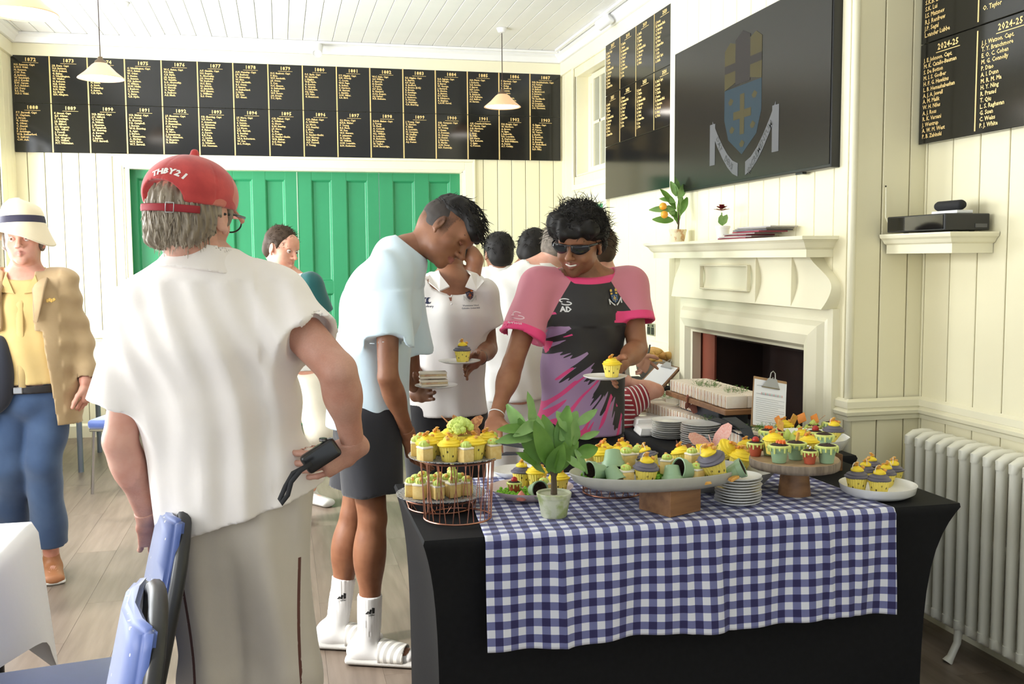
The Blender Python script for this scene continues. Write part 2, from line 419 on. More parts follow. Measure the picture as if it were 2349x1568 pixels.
cor = [(.012, ZC-.012), (.10, ZC-.012), (.10, ZC-.03), (.075, ZC-.045), (.05, ZC-.085), (.012, ZC-.09)]
trim(4, cor, [(XL, -1.4, 1, 0), (XL, YB, 1, -1), (X2, YB, -1, -1), (X2, YF, -1, 0)], whitetrim, 'white cornice round the far end of the ceiling')
fr_ = [(.012, ZC-.09), (.03, ZC-.09), (.03, ZC-.20), (.012, ZC-.205)]
trim(5, fr_, [(XL, -1.4, 1, 0), (XL, YB, 1, -1), (X2, YB, -1, -1), (X2, YF, -1, 0)], creamtrim, 'cream frieze board under the cornice')
# green folding doors
GYd = YB+.10
dr = empty('door_1', ((DX0+DX1)/2, GYd, 0)); setp(dr, 'green panelled folding doors in the end wall', kind='structure')
xs = [-1.307, -.508, .163, .893, 1.667]
rows = [(.16, .74), (.80, .90), (.962, 1.204), (1.311, 2.222)]
rows = [(.14, .84), (.962, 1.204), (1.311, 2.222)]
for a, b in zip(xs[:-1], xs[1:]):
    W_ = b-a; c1 = a+.115; c2 = (a+b)/2-.05; c3 = (a+b)/2+.06; c4 = b-.105
    if a > 0: c1 = a+.125; c2 = c1+.18; c3 = c2+.13; c4 = c3+.19
    if a > .8: c1 = a+.125; c2 = c1+.2; c3 = c2+.13; c4 = c3+.2
    bm = bmesh.new(); zt, y0 = DZ+.01, GYd
    sx = [a+.002, c1, c2, c3, c4, b-.002]; sz = [.01]+[z for r in rows for z in r]+[zt]
    for i in (0, 2, 4): box(bm, ((sx[i]+sx[i+1])/2, y0+.02, (sz[0]+zt)/2), (sx[i+1]-sx[i], .04, zt-sz[0]), bev=.002)
    for i in (1, 3):
        for k in range(0, len(sz), 2): box(bm, ((sx[i]+sx[i+1])/2, y0+.021, (sz[k]+sz[k+1])/2), (sx[i+1]-sx[i]+.01, .038, sz[k+1]-sz[k]), bev=.001)
    lf = par(bmo('door_leaf', bm, green), dr)
    for i in (1, 3):
        for z0, z1 in rows:
            bm = bmesh.new(); cx = (sx[i]+sx[i+1])/2; hw = (sx[i+1]-sx[i])/2; hz = (z1-z0)/2; cz = (z0+z1)/2
            v = [bm.verts.new((cx+sx_*(hw-q), y, cz+sz_*(hz-q))) for q, y in ((0, y0+.001), (.006, y0+.004), (.016, y0+.022), (.022, y0+.026), (.03, y0+.026)) for sx_, sz_ in ((-1, -1), (1, -1), (1, 1), (-1, 1))]
            for r in range(4):
                for k in range(4): bm.faces.new((v[r*4+k], v[r*4+(k+1) % 4], v[r*4+4+(k+1) % 4], v[r*4+4+k]))
            bm.faces.new(v[16:20]); p = bmo('door_panel', bm, green); p.parent = lf
# pale strip, brightness of the gap between the middle leaves put into colour
par(bx('bright_gap', (.159, GYd-.004, .01), (.167, GYd+.01, DZ), mat('pale strip', (.45, .62, .45), .4)), dr)
# architrave and reveals
def arch(name, y, inset, wd, dep, m, parent):
    bm = bmesh.new()
    for lo, hi in (((DX0-inset-wd, y-dep, 0), (DX0-inset, y, DZ+inset+wd)), ((DX1+inset, y-dep, 0), (DX1+inset+wd, y, DZ+inset+wd)), ((DX0-inset, y-dep, DZ+inset), (DX1+inset, y, DZ+inset+wd))):
        box(bm, (np.array(lo)+np.array(hi))/2, np.array(hi)-np.array(lo), bev=.003)
    return par(bmo(name, bm, m), parent)
arch('architrave', YB-.012, .015, .075, .02, creamtrim, dr); arch('architrave_edge', YB-.012, .09, .022, .032, creamtrim, dr); arch('architrave_bead', YB-.012, 0, .018, .012, creamtrim, dr)
bm = bmesh.new()
for lo, hi in (((DX0-.012, YB-.015, 0), (DX0+.008, GYd+.05, DZ)), ((DX1-.008, YB-.015, 0), (DX1+.012, GYd+.05, DZ)), ((DX0, YB-.015, DZ-.008), (DX1, GYd+.05, DZ+.012))): box(bm, (np.array(lo)+np.array(hi))/2, np.array(hi)-np.array(lo))
par(bmo('door_lining', bm, creamtrim), dr)
# window in the far recess
wn = empty('window_1', (X2, (WY0+WY1)/2, WZ0)); setp(wn, 'white paned window high in the far recess', kind='structure')
def yz_frame(y0, y1, z0, z1, wd, x0, x1, m, name, parent):
    bm = bmesh.new()
    for lo, hi in (((x0, y0, z0), (x1, y0+wd, z1)), ((x0, y1-wd, z0), (x1, y1, z1)), ((x0, y0+wd, z0), (x1, y1-wd, z0+wd)), ((x0, y0+wd, z1-wd), (x1, y1-wd, z1))):
        box(bm, (np.array(lo)+np.array(hi))/2, np.array(hi)-np.array(lo), bev=.003)
    return par(bmo(name, bm, m), parent)
yz_frame(WY0-.045, WY1+.12, WZ0-.12, WZ1+.12, .13 if False else .05, X2-.028, X2-.012, creamtrim, 'window_casing', wn)
yz_frame(WY0, WY1, WZ0, WZ1, .012, X2-.02, X2+.19, creamtrim, 'window_lining', wn)
yz_frame(WY0+.01, WY1-.01, WZ0+.01, WZ1-.01, .07, X2+.09, X2+.13, creamtrim, 'window_frame', wn)
SY1 = WY1-.20
for k in range(1):
    s1 = SY1; s0 = s1-.66
    yz_frame(s0, s1, WZ0+.02, WZ1-.02, .05, X2+.06, X2+.10, creamtrim, 'window_sash', wn)
    par(bx('glazing_bar', (X2+.065, s0+.05, (WZ0+WZ1)/2-.012), (X2+.095, s1-.05, (WZ0+WZ1)/2+.012), creamtrim), wn)
    nb = 2
    for q in range(1, nb+1):
        yb = s0+(s1-s0)*q/(nb+1); par(bx('glazing_bar', (X2+.065, yb-.012, WZ0+.06), (X2+.095, yb+.012, WZ1-.06), creamtrim), wn)
par(bx('window_frame', (X2+.10, SY1, WZ0+.02), (X2+.12, WY1-.01, WZ1-.02), creamtrim), wn)
par(bx('pane', (X2+.078, WY0+.02, WZ0+.05), (X2+.082, SY1-.04, WZ1-.05), mat('dim grey glass', (.36, .36, .28), .25)), wn)  # dimness behind the pane put into its grey colour
# green service door below that window
g2 = empty('door_2', (X2, (GY0+GY1)/2, 0)); setp(g2, 'green door in the far recess under the window', kind='structure')
par(bx('door_leaf', (X2-.03, GY0, .01), (X2-.012, GY1, GZ), green, bev=.003), g2)
yz_frame(GY0-.08, GY1+.08, -.08, GZ+.09, .08, X2-.045, X2-.012, creamtrim, 'architrave', g2)
bm = bmesh.new(); lathe(bm, [(0, 0), (.012, .002), (.012, .03), (.028, .045), (.03, .06), (.02, .075), (0, .08)], 16)
k_ = par(bmo('door_knob', bm, mat('brass', (.7, .5, .2), .25, metal=1), None, True), g2); k_.matrix_world = Matrix.Translation((X2-.03, GY0+.07, 1.0)) @ Matrix.Rotation(-PI/2, 4, 'Y')
# ---------------------------------------------------------------- fireplace
fp = empty('fireplace', (X1, (FY0+FY1)/2, 0), label='cream painted wooden fireplace surround with brick-red hearth on the chimney breast', cat='fireplace')
SY0, SY1_ = 3.712, 5.39
def bol(y0, y1, z1, w_, parent, name='bolection'):
    """moulding round the opening: profile swept up, across and down (mitred)"""
    prof = [(.0, 0), (.0, .05), (.012, .055), (.03, .085), (.075, .095), (.115, .075), (.135, .05), (.15, .045), (.19, .045), (.19, .0)]
    bm = bmesh.new(); rings = []
    for yy, zz, dy, dz in ((y0, 0, -1, 0), (y0, z1, -1, 1), (y1, z1, 1, 1), (y1, 0, 1, 0)):
        rings.append([bm.verts.new((X1-d, yy+dy*o, zz+dz*o)) for o, d in prof])
    for a, b in zip(rings[:-1], rings[1:]):
        for k in range(len(prof)-1): bm.faces.new((a[k], a[k+1], b[k+1], b[k]))
    return par(bmo(name, bm, creamtrim), parent)
bol(FY0, FY1, FZ, .19, fp, 'surround')
red = noisy(mat('red hearth tile', (.30, .075, .04), .55), (.24, .055, .03), 6, .7, bump=.1)
firebox_dark = noisy(mat('dark firebox', (.045, .02, .014), .8), (.02, .012, .01), 4, .7)  # dark brown firebox lining, mottled by noise
for lo, hi in (((X1-.0, FY0-.02, 0), (X1+.012, FY0+.13, FZ)), ((X1, FY1-.16, 0), (X1+.012, FY1+.02, FZ))):
    n_t = 3
    for k in range(n_t):
        z0 = FZ*k/n_t; par(bx('tile', (lo[0]+.01, lo[1], z0+.001), (hi[0]+.01, hi[1], FZ*(k+1)/n_t-.001), red, bev=.001), fp)
bm = bmesh.new()
fb0, fb1 = FY0+.12, FY1-.15
for lo, hi in (((X1+.02, fb0-.06, 0), (X1+.34, fb0, FZ)), ((X1+.02, fb1, 0), (X1+.34, fb1+.06, FZ)), ((X1+.30, fb0, 0), (X1+.34, fb1, FZ)), ((X1+.02, fb0, FZ-.02), (X1+.34, fb1, FZ+.01)), ((X1-.0, fb0-.1, -.0), (X1+.34, fb1+.1, .012))):
    box(bm, (np.array(lo)+np.array(hi))/2, np.array(hi)-np.array(lo))
par(bmo('firebox', bm, firebox_dark), fp)
# flared overmantel
bm = bmesh.new(); cy = (SY0+SY1_)/2; zs = np.linspace(1.283, 1.515, 14); L_ = []; 
def flare(z):
    t = (1.515-z)/(1.515-1.283); return .70+.145*(.5-.5*math.cos(PI*min(1, t/.62))) - (.03*((t-.62)/.38)**2 if t > .62 else 0)
for z in zs:
    hw = flare(z); t = (1.515-z)/.232
    dd = .085-.03*math.sin(PI*t)
    L_.append([bm.verts.new(p) for p in ((X1-.01, cy-hw, z), (X1-dd, cy-hw+.0, z), (X1-dd, cy+hw, z), (X1-.01, cy+hw, z))])
for a, b in zip(L_[:-1], L_[1:]):
    for k in range(3): bm.faces.new((a[k], a[k+1], b[k+1], b[k]))
om = par(bmo('overmantel', bm, creamtrim, auto=40), fp)
yz_frame(4.42, 4.98, 1.335, 1.465, .008, X1-.085, X1-.062, creamtrim, 'overmantel_frame', fp)
for yy in (3.99, 4.33): par(bx('overmantel_bead', (X1-.084, yy, 1.285), (X1-.056, yy+.006, 1.51), creamtrim), fp)
mp_ = [(0, 1.50), (.125, 1.50), (.125, 1.532), (.135, 1.54), (.15, 1.562), (.162, 1.572), (.17, 1.574), (.17, 1.588), (0, 1.588)]
bm = bmesh.new(); rings = []
for yy, dy in ((3.90, -1), (5.40, 1)): rings.append([bm.verts.new((X1-o-.01, yy+dy*o*1.0, z)) for o, z in mp_])
wall_r = [[bm.verts.new((X1-.01, yy+dy*o, z)) for o, z in mp_] for yy, dy in ((3.90, -1), (5.40, 1))]
for k in range(len(mp_)-1):
    bm.faces.new((rings[0][k], rings[0][k+1], rings[1][k+1], rings[1][k]))
    for e in (0, 1): bm.faces.new((rings[e][k], rings[e][k+1], wall_r[e][k+1], wall_r[e][k]))
bmesh.ops.remove_doubles(bm, verts=bm.verts, dist=1e-5)
par(bmo('mantel_shelf', bm, creamtrim), fp)
# ---------------------------------------------------------------- lettering helper
def put(me, org, xd, yd, m, parent, name='lettering'):
    me.materials.clear(); me.materials.append(m)
    o = bpy.data.objects.new(name, me); COL.objects.link(o); xd = nv(xd); yd = nv(yd); o.parent = parent
    if parent is not None:
        chain = parent.matrix_basis
        if parent.parent: chain = parent.parent.matrix_basis @ parent.matrix_parent_inverse @ chain
        o.matrix_parent_inverse = chain.inverted()
    o.matrix_basis = M4(np.array(org, float), xd, yd, np.cross(xd, yd)); return o
YR_ = {1872: "H.S. Rawson. Capt|R.W.S. Vidal.|N. Rawson.|C.W. Fox.|A. Jackson.|W. Randolph.|J.D.S. Kendal.|E.W. Carew.|A.C. Belcher.|J.H. Dury.|R.S. Fox.|H.D.S. Vidal.",
1873: "J.B. Dury. Capt|H.S. Rawson.|W.C. Ireland.|G. Bailey.|C. Waddington.|W. Waller.|H. Roberts.|N.B. Otter.|W.S. Isham.|R.N. Hyde.|R.J. Boyd.|E.H. Alington.",
1874: "W.S. Rawson. Capt|R.C. Otter.|F.W. Waddington.|N.C. Bailey.|R.J. Boyd.|W. Fox.|H. Stone.|A. Scott.|T. Hemsley.|S. Aston.|C.B. Hyde.",
1875: "C. Waddington. Capt|W.C. Aston.|W. Otter.|E. Horne.|R. Benson.|F.D. Jackson.|H. Wilson.|N.W. Hicks.|J. Benbow.|C. Barson.|R. Bates.|C.B. Hyde.",
1876: "W.C. Aston. Capt|F.H. Bain.|C.B. Hyde.|J.R. Rogers.|W. Gamble.|R.O. Abernethy.|A. Hemsley.|N. Meredy.|O. Taylor.|R. Benbow.|A.E. Black.",
1877: "A.F. Gamble. Capt|H.S. Rogers.|R. Abernethy.|J.H. Hemsley.|W. Benbow.|N.C. Bury.|R.J. Aldous.|O. Sandwith.|W.F. Simson.|L. Williams.|R.S. Owen.",
1878: "A.M. Hemsley. Capt|J.M. Benbow.|O. Abernethy.|W. Rice.|W.P. Sandwith.|R.S. Owen.|F. Simson.|N. Sutherland.|J. Hyde.|J.B. Cox.|E.P. Guest.",
1879: "H.C. Benbow. Capt|F. Rice.|W.F. Sandwith.|J.E. Owen.|S. Cox.|H.C. Simson.|G. Sutherland.|A. Boyd.|W.P. Reece.|J.H. Drunk.|F.C. Hyde.",
1880: "F.C. Ryde. Capt|W. Sandwith.|J. Higgins.|W.B. Hyde.|A. Benson.|R. Grundy.|S. Carhouse.|H.J. Hale.|A.V. Ham.|G. Beaumont.",
1881: "F.T. Higgins. Capt|E.M. Grundy.|C. Coote.|W.H. Page.|R. Bolton.|E. Harrison.|N. Garrett.|J. Gamble.|A.W. Miller.|S.A. Bird.",
1882: "W.C. Dale. Capt|G.F. Wilton.|F. Garrod.|H. Bourke.|C. Petrie.|A.P. Boyd.|R. Hannard.|A.C.L. Rogers.|A.J. Parker.|M.R. Bethune.",
1883: "E.E. Higgins. Capt|R. Barron.|A.P. Boyd.|G. Bedford.|A. Bourne (E.G.)|R. Brown.|F. Armitage.|R. Vernon.|J. Anderson.|A. Horner.|C. Armitage.|C.A. Sherring.",
1884: "R.A. Ingram. Capt|F.G. Wright.|E. Barret.|W. George.|J. Bernard.|R. Morice.|A. Burton.|E.T. Hurst.|R. Edminson.|A. Stephen.|C.A.W. Servel.",
1885: "A.R. Hurst. Capt|J. Roberts.|A.B. Servite.|F. Barret.|H.P. Lowe.|J. Probyn.|R. Edwards.|A.M. Bethune.|A.E. Balfour.|H. Berens.",
1886: "F. Harrison. Capt|H. Barwell.|T. Dring.|H. Bedford.|E. Bowen.|C. Gibson.|E. Monro.|R. Stephenson.|W. Woodhouse.|E. Phillimore.",
1887: "H.B. Bouldenheim. Capt|A.S. Parker.|F. Barwell.|H. Balfour.|R. Blackwood.|S. Roberts.|J. Hurst.|W. Sandilands.|G. Stevens.|H. Longman.|R. Crutchfield.|S.G. Thornton.",
1888: "F.T. Barwell. Capt|H. Clapham.|J. Street.|G. Olivier.|R. Oliver.|C. Daniel.|E. Lloyd.|F. Armitage.|W.R. Rutherford.|G. Balfour.|C.W. Ash.",
1889: "F. Street. Capt|G.F. Olivier.|T. Armitage.|J.B. Blaker.|G. Gifford.|J.H. Gregory.|G.D. Oliver.|J. Powell.|R. Southey.|S.H. Gregory.|N.L. Willett.|H.T. Whittaker.",
1890: "H.R. Blaker. Capt|J.C. Gifford.|C. Powell.|A. Willett.|J. Shearme.|P. Campbell.|W. Sherring.|A. Berens.|R. Agar.|J. Burton.|W.T. Barwell.",
1891: "H.R. Blaker. Capt|J.O. Powell.|R. Shearme.|P.B. Campbell.|J. Berens.|W.G. Sherring.|R. Agar.|J. Burton.|L. Fitzmaurice.|A. McGuy.|W.V. Eaves.|W.T. Barwell.",
1892: "J.F. Shearme. Capt|R. Berens.|E. Sherring.|P. Fitzmaurice.|G.M. Arcy.|E. Page.|G. More.|J. Armstrong.|W.A. Alderson.|R. Shearme.|R. Balfour.",
1893: "F.B. Sherring. Capt|V.F. More.|P. Armstrong.|H. Alderson.|W. Shearme.|F. Fisher.|A. Severn.|R.E. Fox.|C. Lindell.|F.K. Rivas.|A. Whitlow.|F.H. Newman.",
1894: "J.F. More. Capt|C. Fisher.|S. Severn.|A. Whitlow.|L.J. Moon.|E.G. Garrett.|R. Beasley.|G. More.|W.A. Robertson.|W. Fox.|B.C. Probyn.",
1895: "C.D. Fisher. Capt|A. Whitlow.|G. Moon.|R.W. Beasley.|J.F. More.|R. Fox.|A. Probyn.|D. Vander-Gucht.|W.B. Blaker.|B.G. Murray.|P. Young.",
1896: "C.D. Fisher. Capt|A. Whitlow.|L.J. Moon.|R.C. Beasley.|J. More.|R. Fox.|P. Vander-Gucht.|B.H. Murray.|R.N. Blaker.|A.F. Tazwell.|P. Young.",
1897: "G.J. More. Capt|E.N.R. Blaker.|P. Young.|R.E. Fleck.|W. Fox.|W.F. Stevens.|P. Johnston.|H. Dorkin.|W. Willett.|H.W. Lonsdale.|B.M. Anderson.",
1898: "R.N.R. Blaker. Capt|J. Young.|H. Fleck.|A. Cotterill.|H. Stevens.|N.L. Willett.|R. Lonsdale.|B. Anderson.|J. Compass.|N. Tayler.|H.W. Beveridge.",
1899: "J. Young. Capt|C. Stevens.|F. Riley.|R. Lonsdale.|H. Compass.|W. Hedley.|N. Taylor.|B. Willett.|A.J. Foster.",
1900: "H.B. Compass. Capt|D. Denis.|W. Young.|S. Bevan.|A. Denman.|H. Greene.|N. Daniel.|J. Harrison.|R. Martin.|A.W. Facey.|B.D. Kennedy.",
1901: "C.E. Crawford-Harms.|W. Morris. Capt|S.G. Harrison.|W. Oliver.|J. Gray.|R. Mills.|J.H. Hurts.|G.A. Roberts.|C. Egan.|C. Powers.",
1902: "F.H. Knight. Capt|W. Harrison.|A. Brown.|N. Egan.|J. Reynolds.|B.R. Lonsdale.|G. Stephenson.|W. Rich-Williams.|A. Daniel.|A.T. Coleby.",
1903: "G. Eagan. Capt|C. Oliver.|H. Pearce.|W. Turner.|J. Davids.|R. Kenwick.|D. Daniel.|A. Beverley.|W. Mulholland.|A. Martin.|R.D. Filby."}
def name_panel(parent, org, xd, yd, nrm, w_, h_, head, names, m, off, lh=None, th=.0, hs=None):
    """a gilt heading, its rule and the list of names, on one black panel"""
    org, xd, yd, nrm = [np.array(a, float) for a in (org, xd, yd, nrm)]; parts = []
    hs = hs or w_*.135; lh = lh or h_*.0555
    if head:
        parts.append((textmesh(head, hs, 'CENTER', off*1.6, space=1.15), Matrix.Translation((w_*.5, h_-hs*1.15, 0))))
        bm = bmesh.new(); q = w_*.21; y = h_-hs*1.45
        bm.faces.new([bm.verts.new(p) for p in ((w_*.5-q, y-.0015, 0), (w_*.5+q, y-.0015, 0), (w_*.5+q, y+.0015, 0), (w_*.5-q, y+.0015, 0))])
        me = bpy.data.meshes.new('r'); bm.to_mesh(me); bm.free(); parts.append((me, Matrix()))
    for k, s in enumerate(names):
        sz = lh*.98
        if not s: continue
        wd_ = .50*sz*len(s); sc = min(1., w_*.93/wd_)
        parts.append((textmesh(s, sz, 'LEFT', off), Matrix.Translation((w_*.07, h_-hs*1.6-lh*(k+1)+.1*lh, 0)) @ Matrix.Diagonal((sc*(1.0), 1, 1, 1))))
    me = joinmesh(parts); return put(me, org+nrm*.0012, xd, yd, m, parent)
ybd = YB-.012-.02
def board(name, label, org, xd, nrm, w_, h_, th=.02, m=black_gloss, group=None):
    """black board standing proud of the wall"""
    org, xd, nrm = [np.array(a, float) for a in (org, xd, nrm)]
    o = empty(name, org, label=label, cat='honours board', group=group); return o
BX0, BX1 = -2.115, 2.575; BW = (BX1-BX0)/16
for row, (z0, z1, y0_) in enumerate(((2.815, 3.200, 1872), (2.412, 2.812, 1888))):
    bd = empty('honours_board', (0, ybd, z0), label=('upper row of black honours boards, years 1872 to 1887, above the green doors', 'lower row of black honours boards, years 1888 to 1903, above the green doors')[row], cat='honours board')
    for i in range(16):
        x = BX0+BW*i; dz = .002*((i*7) % 3)
        p = par(bx('board_panel', (x+.001, ybd-.0, z0+dz*0), (x+BW-.001, ybd+.02, z1), black_gloss, bev=.001), bd)
        name_panel(p, (x, ybd, z0), (1, 0, 0), (0, 0, 1), (0, -1, 0), BW, z1-z0, str(y0_+i), YR_[y0_+i].split('|'), gold, .0009)
        if i: par(bx('gold_divider', (x-.005, ybd-.002, z0+.002), (x+.005, ybd, z1-.002), gold), bd)
# the glossy board of the far recess
xb = X2-.012-.036; rb_names = ["R. Bedi. Capt.", "A. Smith.", "B. Jones.", "T. Clarke.", "J. Porter.", "M. Hussain-Shah.", "C. Harrison.", "H. Wood.", "D. Patel.", "G. West.", "S. Kumar-Rao.", "R. Lee.", "J. Cole."]
cols = [7.668, 7.324, 6.973, 6.609, 6.23, 5.84]; heads = (("2017", "2018", "2019", "2020", "2021"), ("2021", "2022", "2023", "2024", "2025"))
for row, (z0, z1) in enumerate(((2.783, 3.178), (2.385, 2.780), (1.974, 2.382))):
    bd = empty('honours_board', (xb, 6.7, z0), label=('top board of gilt names on the right wall beyond the television', 'middle board of gilt names on the right wall beyond the television', 'blank bottom board on the right wall beyond the television')[row], cat='honours board')
    p = par(bx('board_panel', (xb, cols[-1], z0), (xb+.02, cols[0], z1), black_gloss, bev=.001), bd)
    if row < 2:
        for i in range(5):
            w_ = cols[i]-cols[i+1]; nm = rb_names[(i*3+row) % 5:]+rb_names[:3]
            name_panel(p, (xb, cols[i], z0), (0, -1, 0), (0, 0, 1), (-1, 0, 0), w_, z1-z0, heads[row][i], nm[:11-(i+row) % 3], gold, .0012, lh=.026, hs=.034)
            if i: par(bx('gold_divider', (xb-.002, cols[i]-.004, z0+.004), (xb, cols[i]+.004, z1-.004), gold), bd)
# the board over the radiator, near enough to read
N1 = ["J. E. Johnson. Capt.", "M. K. Catallo-Bauman", "S. De Botton", "M. I. S. Godber", "H. F. G. Hawkins", "L. B. Hemashabeshan", "A. J. A. Jewell", "A. M. Malik", "W. H. Niles", "A. J. Ross", "R. K. Varsani", "J. Wentrup", "A. W. M. West", "P. B. Zabinski"]
N2 = ["J. J. Watson. Capt.", "T. Y. Branchmore", "E. O. C. Cohen", "M. G. Connolly", "P. Diao", "A. I. Dunn", "M. R. M. Ma", "H. Y. Ning", "R. Prasad", "T. Qiu", "L. S. Raghavan", "G. Suen", "C. Weiss", "P. J. White"]
N3 = ["", "", "", "", "", "", "N. Lewis", "S.K.B. Evans", "S.K. Lui", "I.S. Matsnev", "R.J. Renfrew", "J.P. Segal", "L.vander Lubbe"]
N4 = ["", "", "", "", "", "", "", "", "", "", "", "O. Taylor"]
cx = [3.637, 3.296, 2.955, 2.62]
for row, (z0, z1) in enumerate(((1.955, 2.352), (2.356, 2.76))):
    bd = empty('honours_board', (xb, 3.1, z0), label=('board of gilt 2024-25 names above the radiator', 'upper board of gilt names above the radiator, cut by the frame')[row], cat='honours board')
    p = par(bx('board_panel', (xb, cx[-1], z0), (xb+.02, cx[0], z1), black_gloss, bev=.0015), bd)
    for i in range(3):
        w_ = cx[i]-cx[i+1]; nm = ((N1, N2, N1), (N3, N4, N4))[row][i]
        name_panel(p, (xb, cx[i], z0), (0, -1, 0), (0, 0, 1), (-1, 0, 0), w_, z1-z0, '2024-25' if row == 0 else '', nm, gold, .0006, lh=.0232 if row == 0 else .0255, hs=.033)
        if i: par(bx('gold_divider', (xb-.002, cx[i]-.003, z0+.012), (xb, cx[i]+.003, z1-.016), gold), bd)
# ================================================================ buffet tables
blackcloth = noisy(mat('black stretch cloth', (.006, .006, .007), .8, spec=.25), (.009, .009, .011), 60, .5)
def stretch_cover(name, x0, x1, y0, y1, z, label, ins=(.05, .11, .04, .04), arch_=.10):
    """stretch cover: flat top, sides drawn in at the corners, feet at the floor"""
    n = 24; per = []
    for i in range(n): per.append((i/n, 0))
    for i in range(n): per.append((1, i/n))
    for i in range(n): per.append((1-i/n, 1))
    for i in range(n): per.append((0, 1-i/n))
    bm = bmesh.new(); rings = []
    hs = [0, .006, .015, .04, .08, .13, .2, .28, .38, .5, .62, .74, .86, .95, 1]
    for t in hs:
        f = 1-math.exp(-5.5*t); ring = []
        for u, v in per:
            a0 = ins[0]*f; a1 = ins[1]*f; b0 = ins[2]*f; b1 = ins[3]*f
            x = x0+a0+(x1-x0-a0-a1)*u; y = y0+b0+(y1-y0-b0-b1)*v
            su = math.sin(PI*u) if v in (0, 1) else 0; sv = math.sin(PI*v) if u in (0, 1) else 0
            pull = .02*math.sin(PI*min(1, t*1.1))
            if v == 0: y += pull*su
            if v == 1: y -= pull*su
            if u == 0: x += pull*sv
            if u == 1: x -= pull*sv
            rd = .008*(1-min(1, t/.015)) if t < .015 else 0
            x += rd*(1 if u < .5 else -1)*(abs(u-.5) > .49); y += rd*(1 if v < .5 else -1)*(abs(v-.5) > .49)
            zz = z*(1-t)+.004 + arch_*(su+sv)**.8*max(0, t-.8)/.2 if su+sv > 0 else z*(1-t)+.004
            ring.append(bm.verts.new((x, y, zz)))
        rings.append(ring)
    N = len(per)
    for a, b in zip(rings[:-1], rings[1:]):
        for i in range(N): bm.faces.new((a[i], a[(i+1) % N], b[(i+1) % N], b[i]))
    bm.faces.new(rings[0])
    o = bmo(name, bm, blackcloth, None, True); o.data.set_sharp_from_angle(angle=math.radians(50)); setp(o, label, 'table'); return o
TX0, TX1, TY0, TY1, TZ = .353, 2.03, 2.615, 3.336, .738
stretch_cover('buffet_table', TX0, TX1, TY0, TY1, TZ, 'front buffet table in a black stretch cover with a checked runner')
stretch_cover('buffet_table', 1.47, 2.14, 3.36, 5.0, TZ, 'buffet table in black stretch cover along the fireplace', ins=(.05, .05, .03, .03))
stretch_cover('buffet_table', 1.70, 2.245, 5.43, 6.05, TZ, 'far buffet table in black cover holding the bread bowl', ins=(.04,)*4)
# gingham runner
ging = mat('navy gingham cloth', (.8, .8, .9), .8, sheen=.1); nt, N, L, b = NT(ging)
uv = nd(nt, 'ShaderNodeUVMap'); sp = nd(nt, 'ShaderNodeSeparateXYZ'); L.new(uv.outputs[0], sp.inputs[0])
def stripe(o):
    q = mth(nt, 'FRACT', mth(nt, 'DIVIDE', o, .0447)); return mth(nt, 'GREATER_THAN', q, .5)
sa, sb = stripe(sp.outputs[0]), stripe(sp.outputs[1]); sm = mth(nt, 'ADD', sa, sb)
c1 = mixc(nt, mth(nt, 'GREATER_THAN', sm, .5), (.74, .75, .84), (.16, .17, .36)); c2 = mixc(nt, mth(nt, 'GREATER_THAN', sm, 1.5), c1, (.022, .018, .095))
L.new(c2, b.inputs['Base Color'])
wv = nd(nt, 'ShaderNodeTexNoise', i_Scale=900., i_Detail=1.); L.new(uv.outputs[0], wv.inputs['Vector'])
bp = nd(nt, 'ShaderNodeBump', i_Strength=.12, i_Distance=.001); L.new(wv.outputs['Fac'], bp.inputs['Height']); L.new(bp.outputs[0], b.inputs['Normal'])
bm = bmesh.new(); uvl = bm.loops.layers.uv.new('UVMap'); nx = 150
vs = [3.333-.012*i for i in range(60)]; top = len(vs)
prof = [(3.334, 0)]; s = 0
pts = [(3.334-.02*i, 0) for i in range(int((3.334-TY0)/.02)+1)]+[(TY0+.001, 0)]
for q in range(1, 8): a = q/8*PI/2; pts.append((TY0-.005-.010*math.sin(a)+.005, -.010*(1-math.cos(a))))
pts += [(TY0-.011, -.010-.31/40*k) for k in range(1, 41)]
grid = []; sl = 0; prev = pts[0]
for j, (y, dz) in enumerate(pts):
    sl += math.hypot(y-prev[0], dz-prev[1]); prev = (y, dz); row = []
    for i in range(nx+1):
        u = i/nx; xl = .593+(.525-.593)*min(1, (3.334-y)/.72); xr = 1.735+(1.785-1.735)*min(1, (3.334-y)/.72); x = xl+(xr-xl)*u
        h = max(0, -dz-.01)/.31; zz = TZ+.009+dz; yy = y
        if h > 0:
            wv_ = .010*math.sin(x*17+.6)*h+.006*math.sin(x*41+2+h*1.3)*h**.7+.004*math.sin(x*9-3*h)*h
            for fx, sg in ((.73, 1), (1.10, .7), (1.22, -1), (1.55, 1.1), (1.63, -.8)):   # pressed creases running down
                wv_ += sg*.007*math.exp(-((x-fx-.02*h)/.012)**2)*min(1, h*6)
            yy = y-.006-abs(.012*h)-wv_*1.1; zz += -.004*math.sin(x*11)*h
        else:
            zz += .0008*math.sin(x*60+y*30)*(1 if 3.334-y > .05 else 0)
        row.append(bm.verts.new((x, yy, zz)))
    grid.append((row, sl))
for (ra, sa_), (rb, sb_) in zip(grid[:-1], grid[1:]):
    for i in range(nx):
        f = bm.faces.new((ra[i], ra[i+1], rb[i+1], rb[i])); L_ = 1.255
        for lp, (uu, vv) in zip(f.loops, ((i/nx*L_, sa_), ((i+1)/nx*L_, sa_), ((i+1)/nx*L_, sb_), (i/nx*L_, sb_))): lp[uvl].uv = (uu, vv)
run = bmo('table_runner', bm, ging, None, True); setp(run, 'navy and white gingham runner draped over the front of the buffet', 'tablecloth')
so = run.modifiers.new('s', 'SOLIDIFY'); so.thickness = .0015; so.offset = -1
RZ = TZ+.0105   # top of the runner
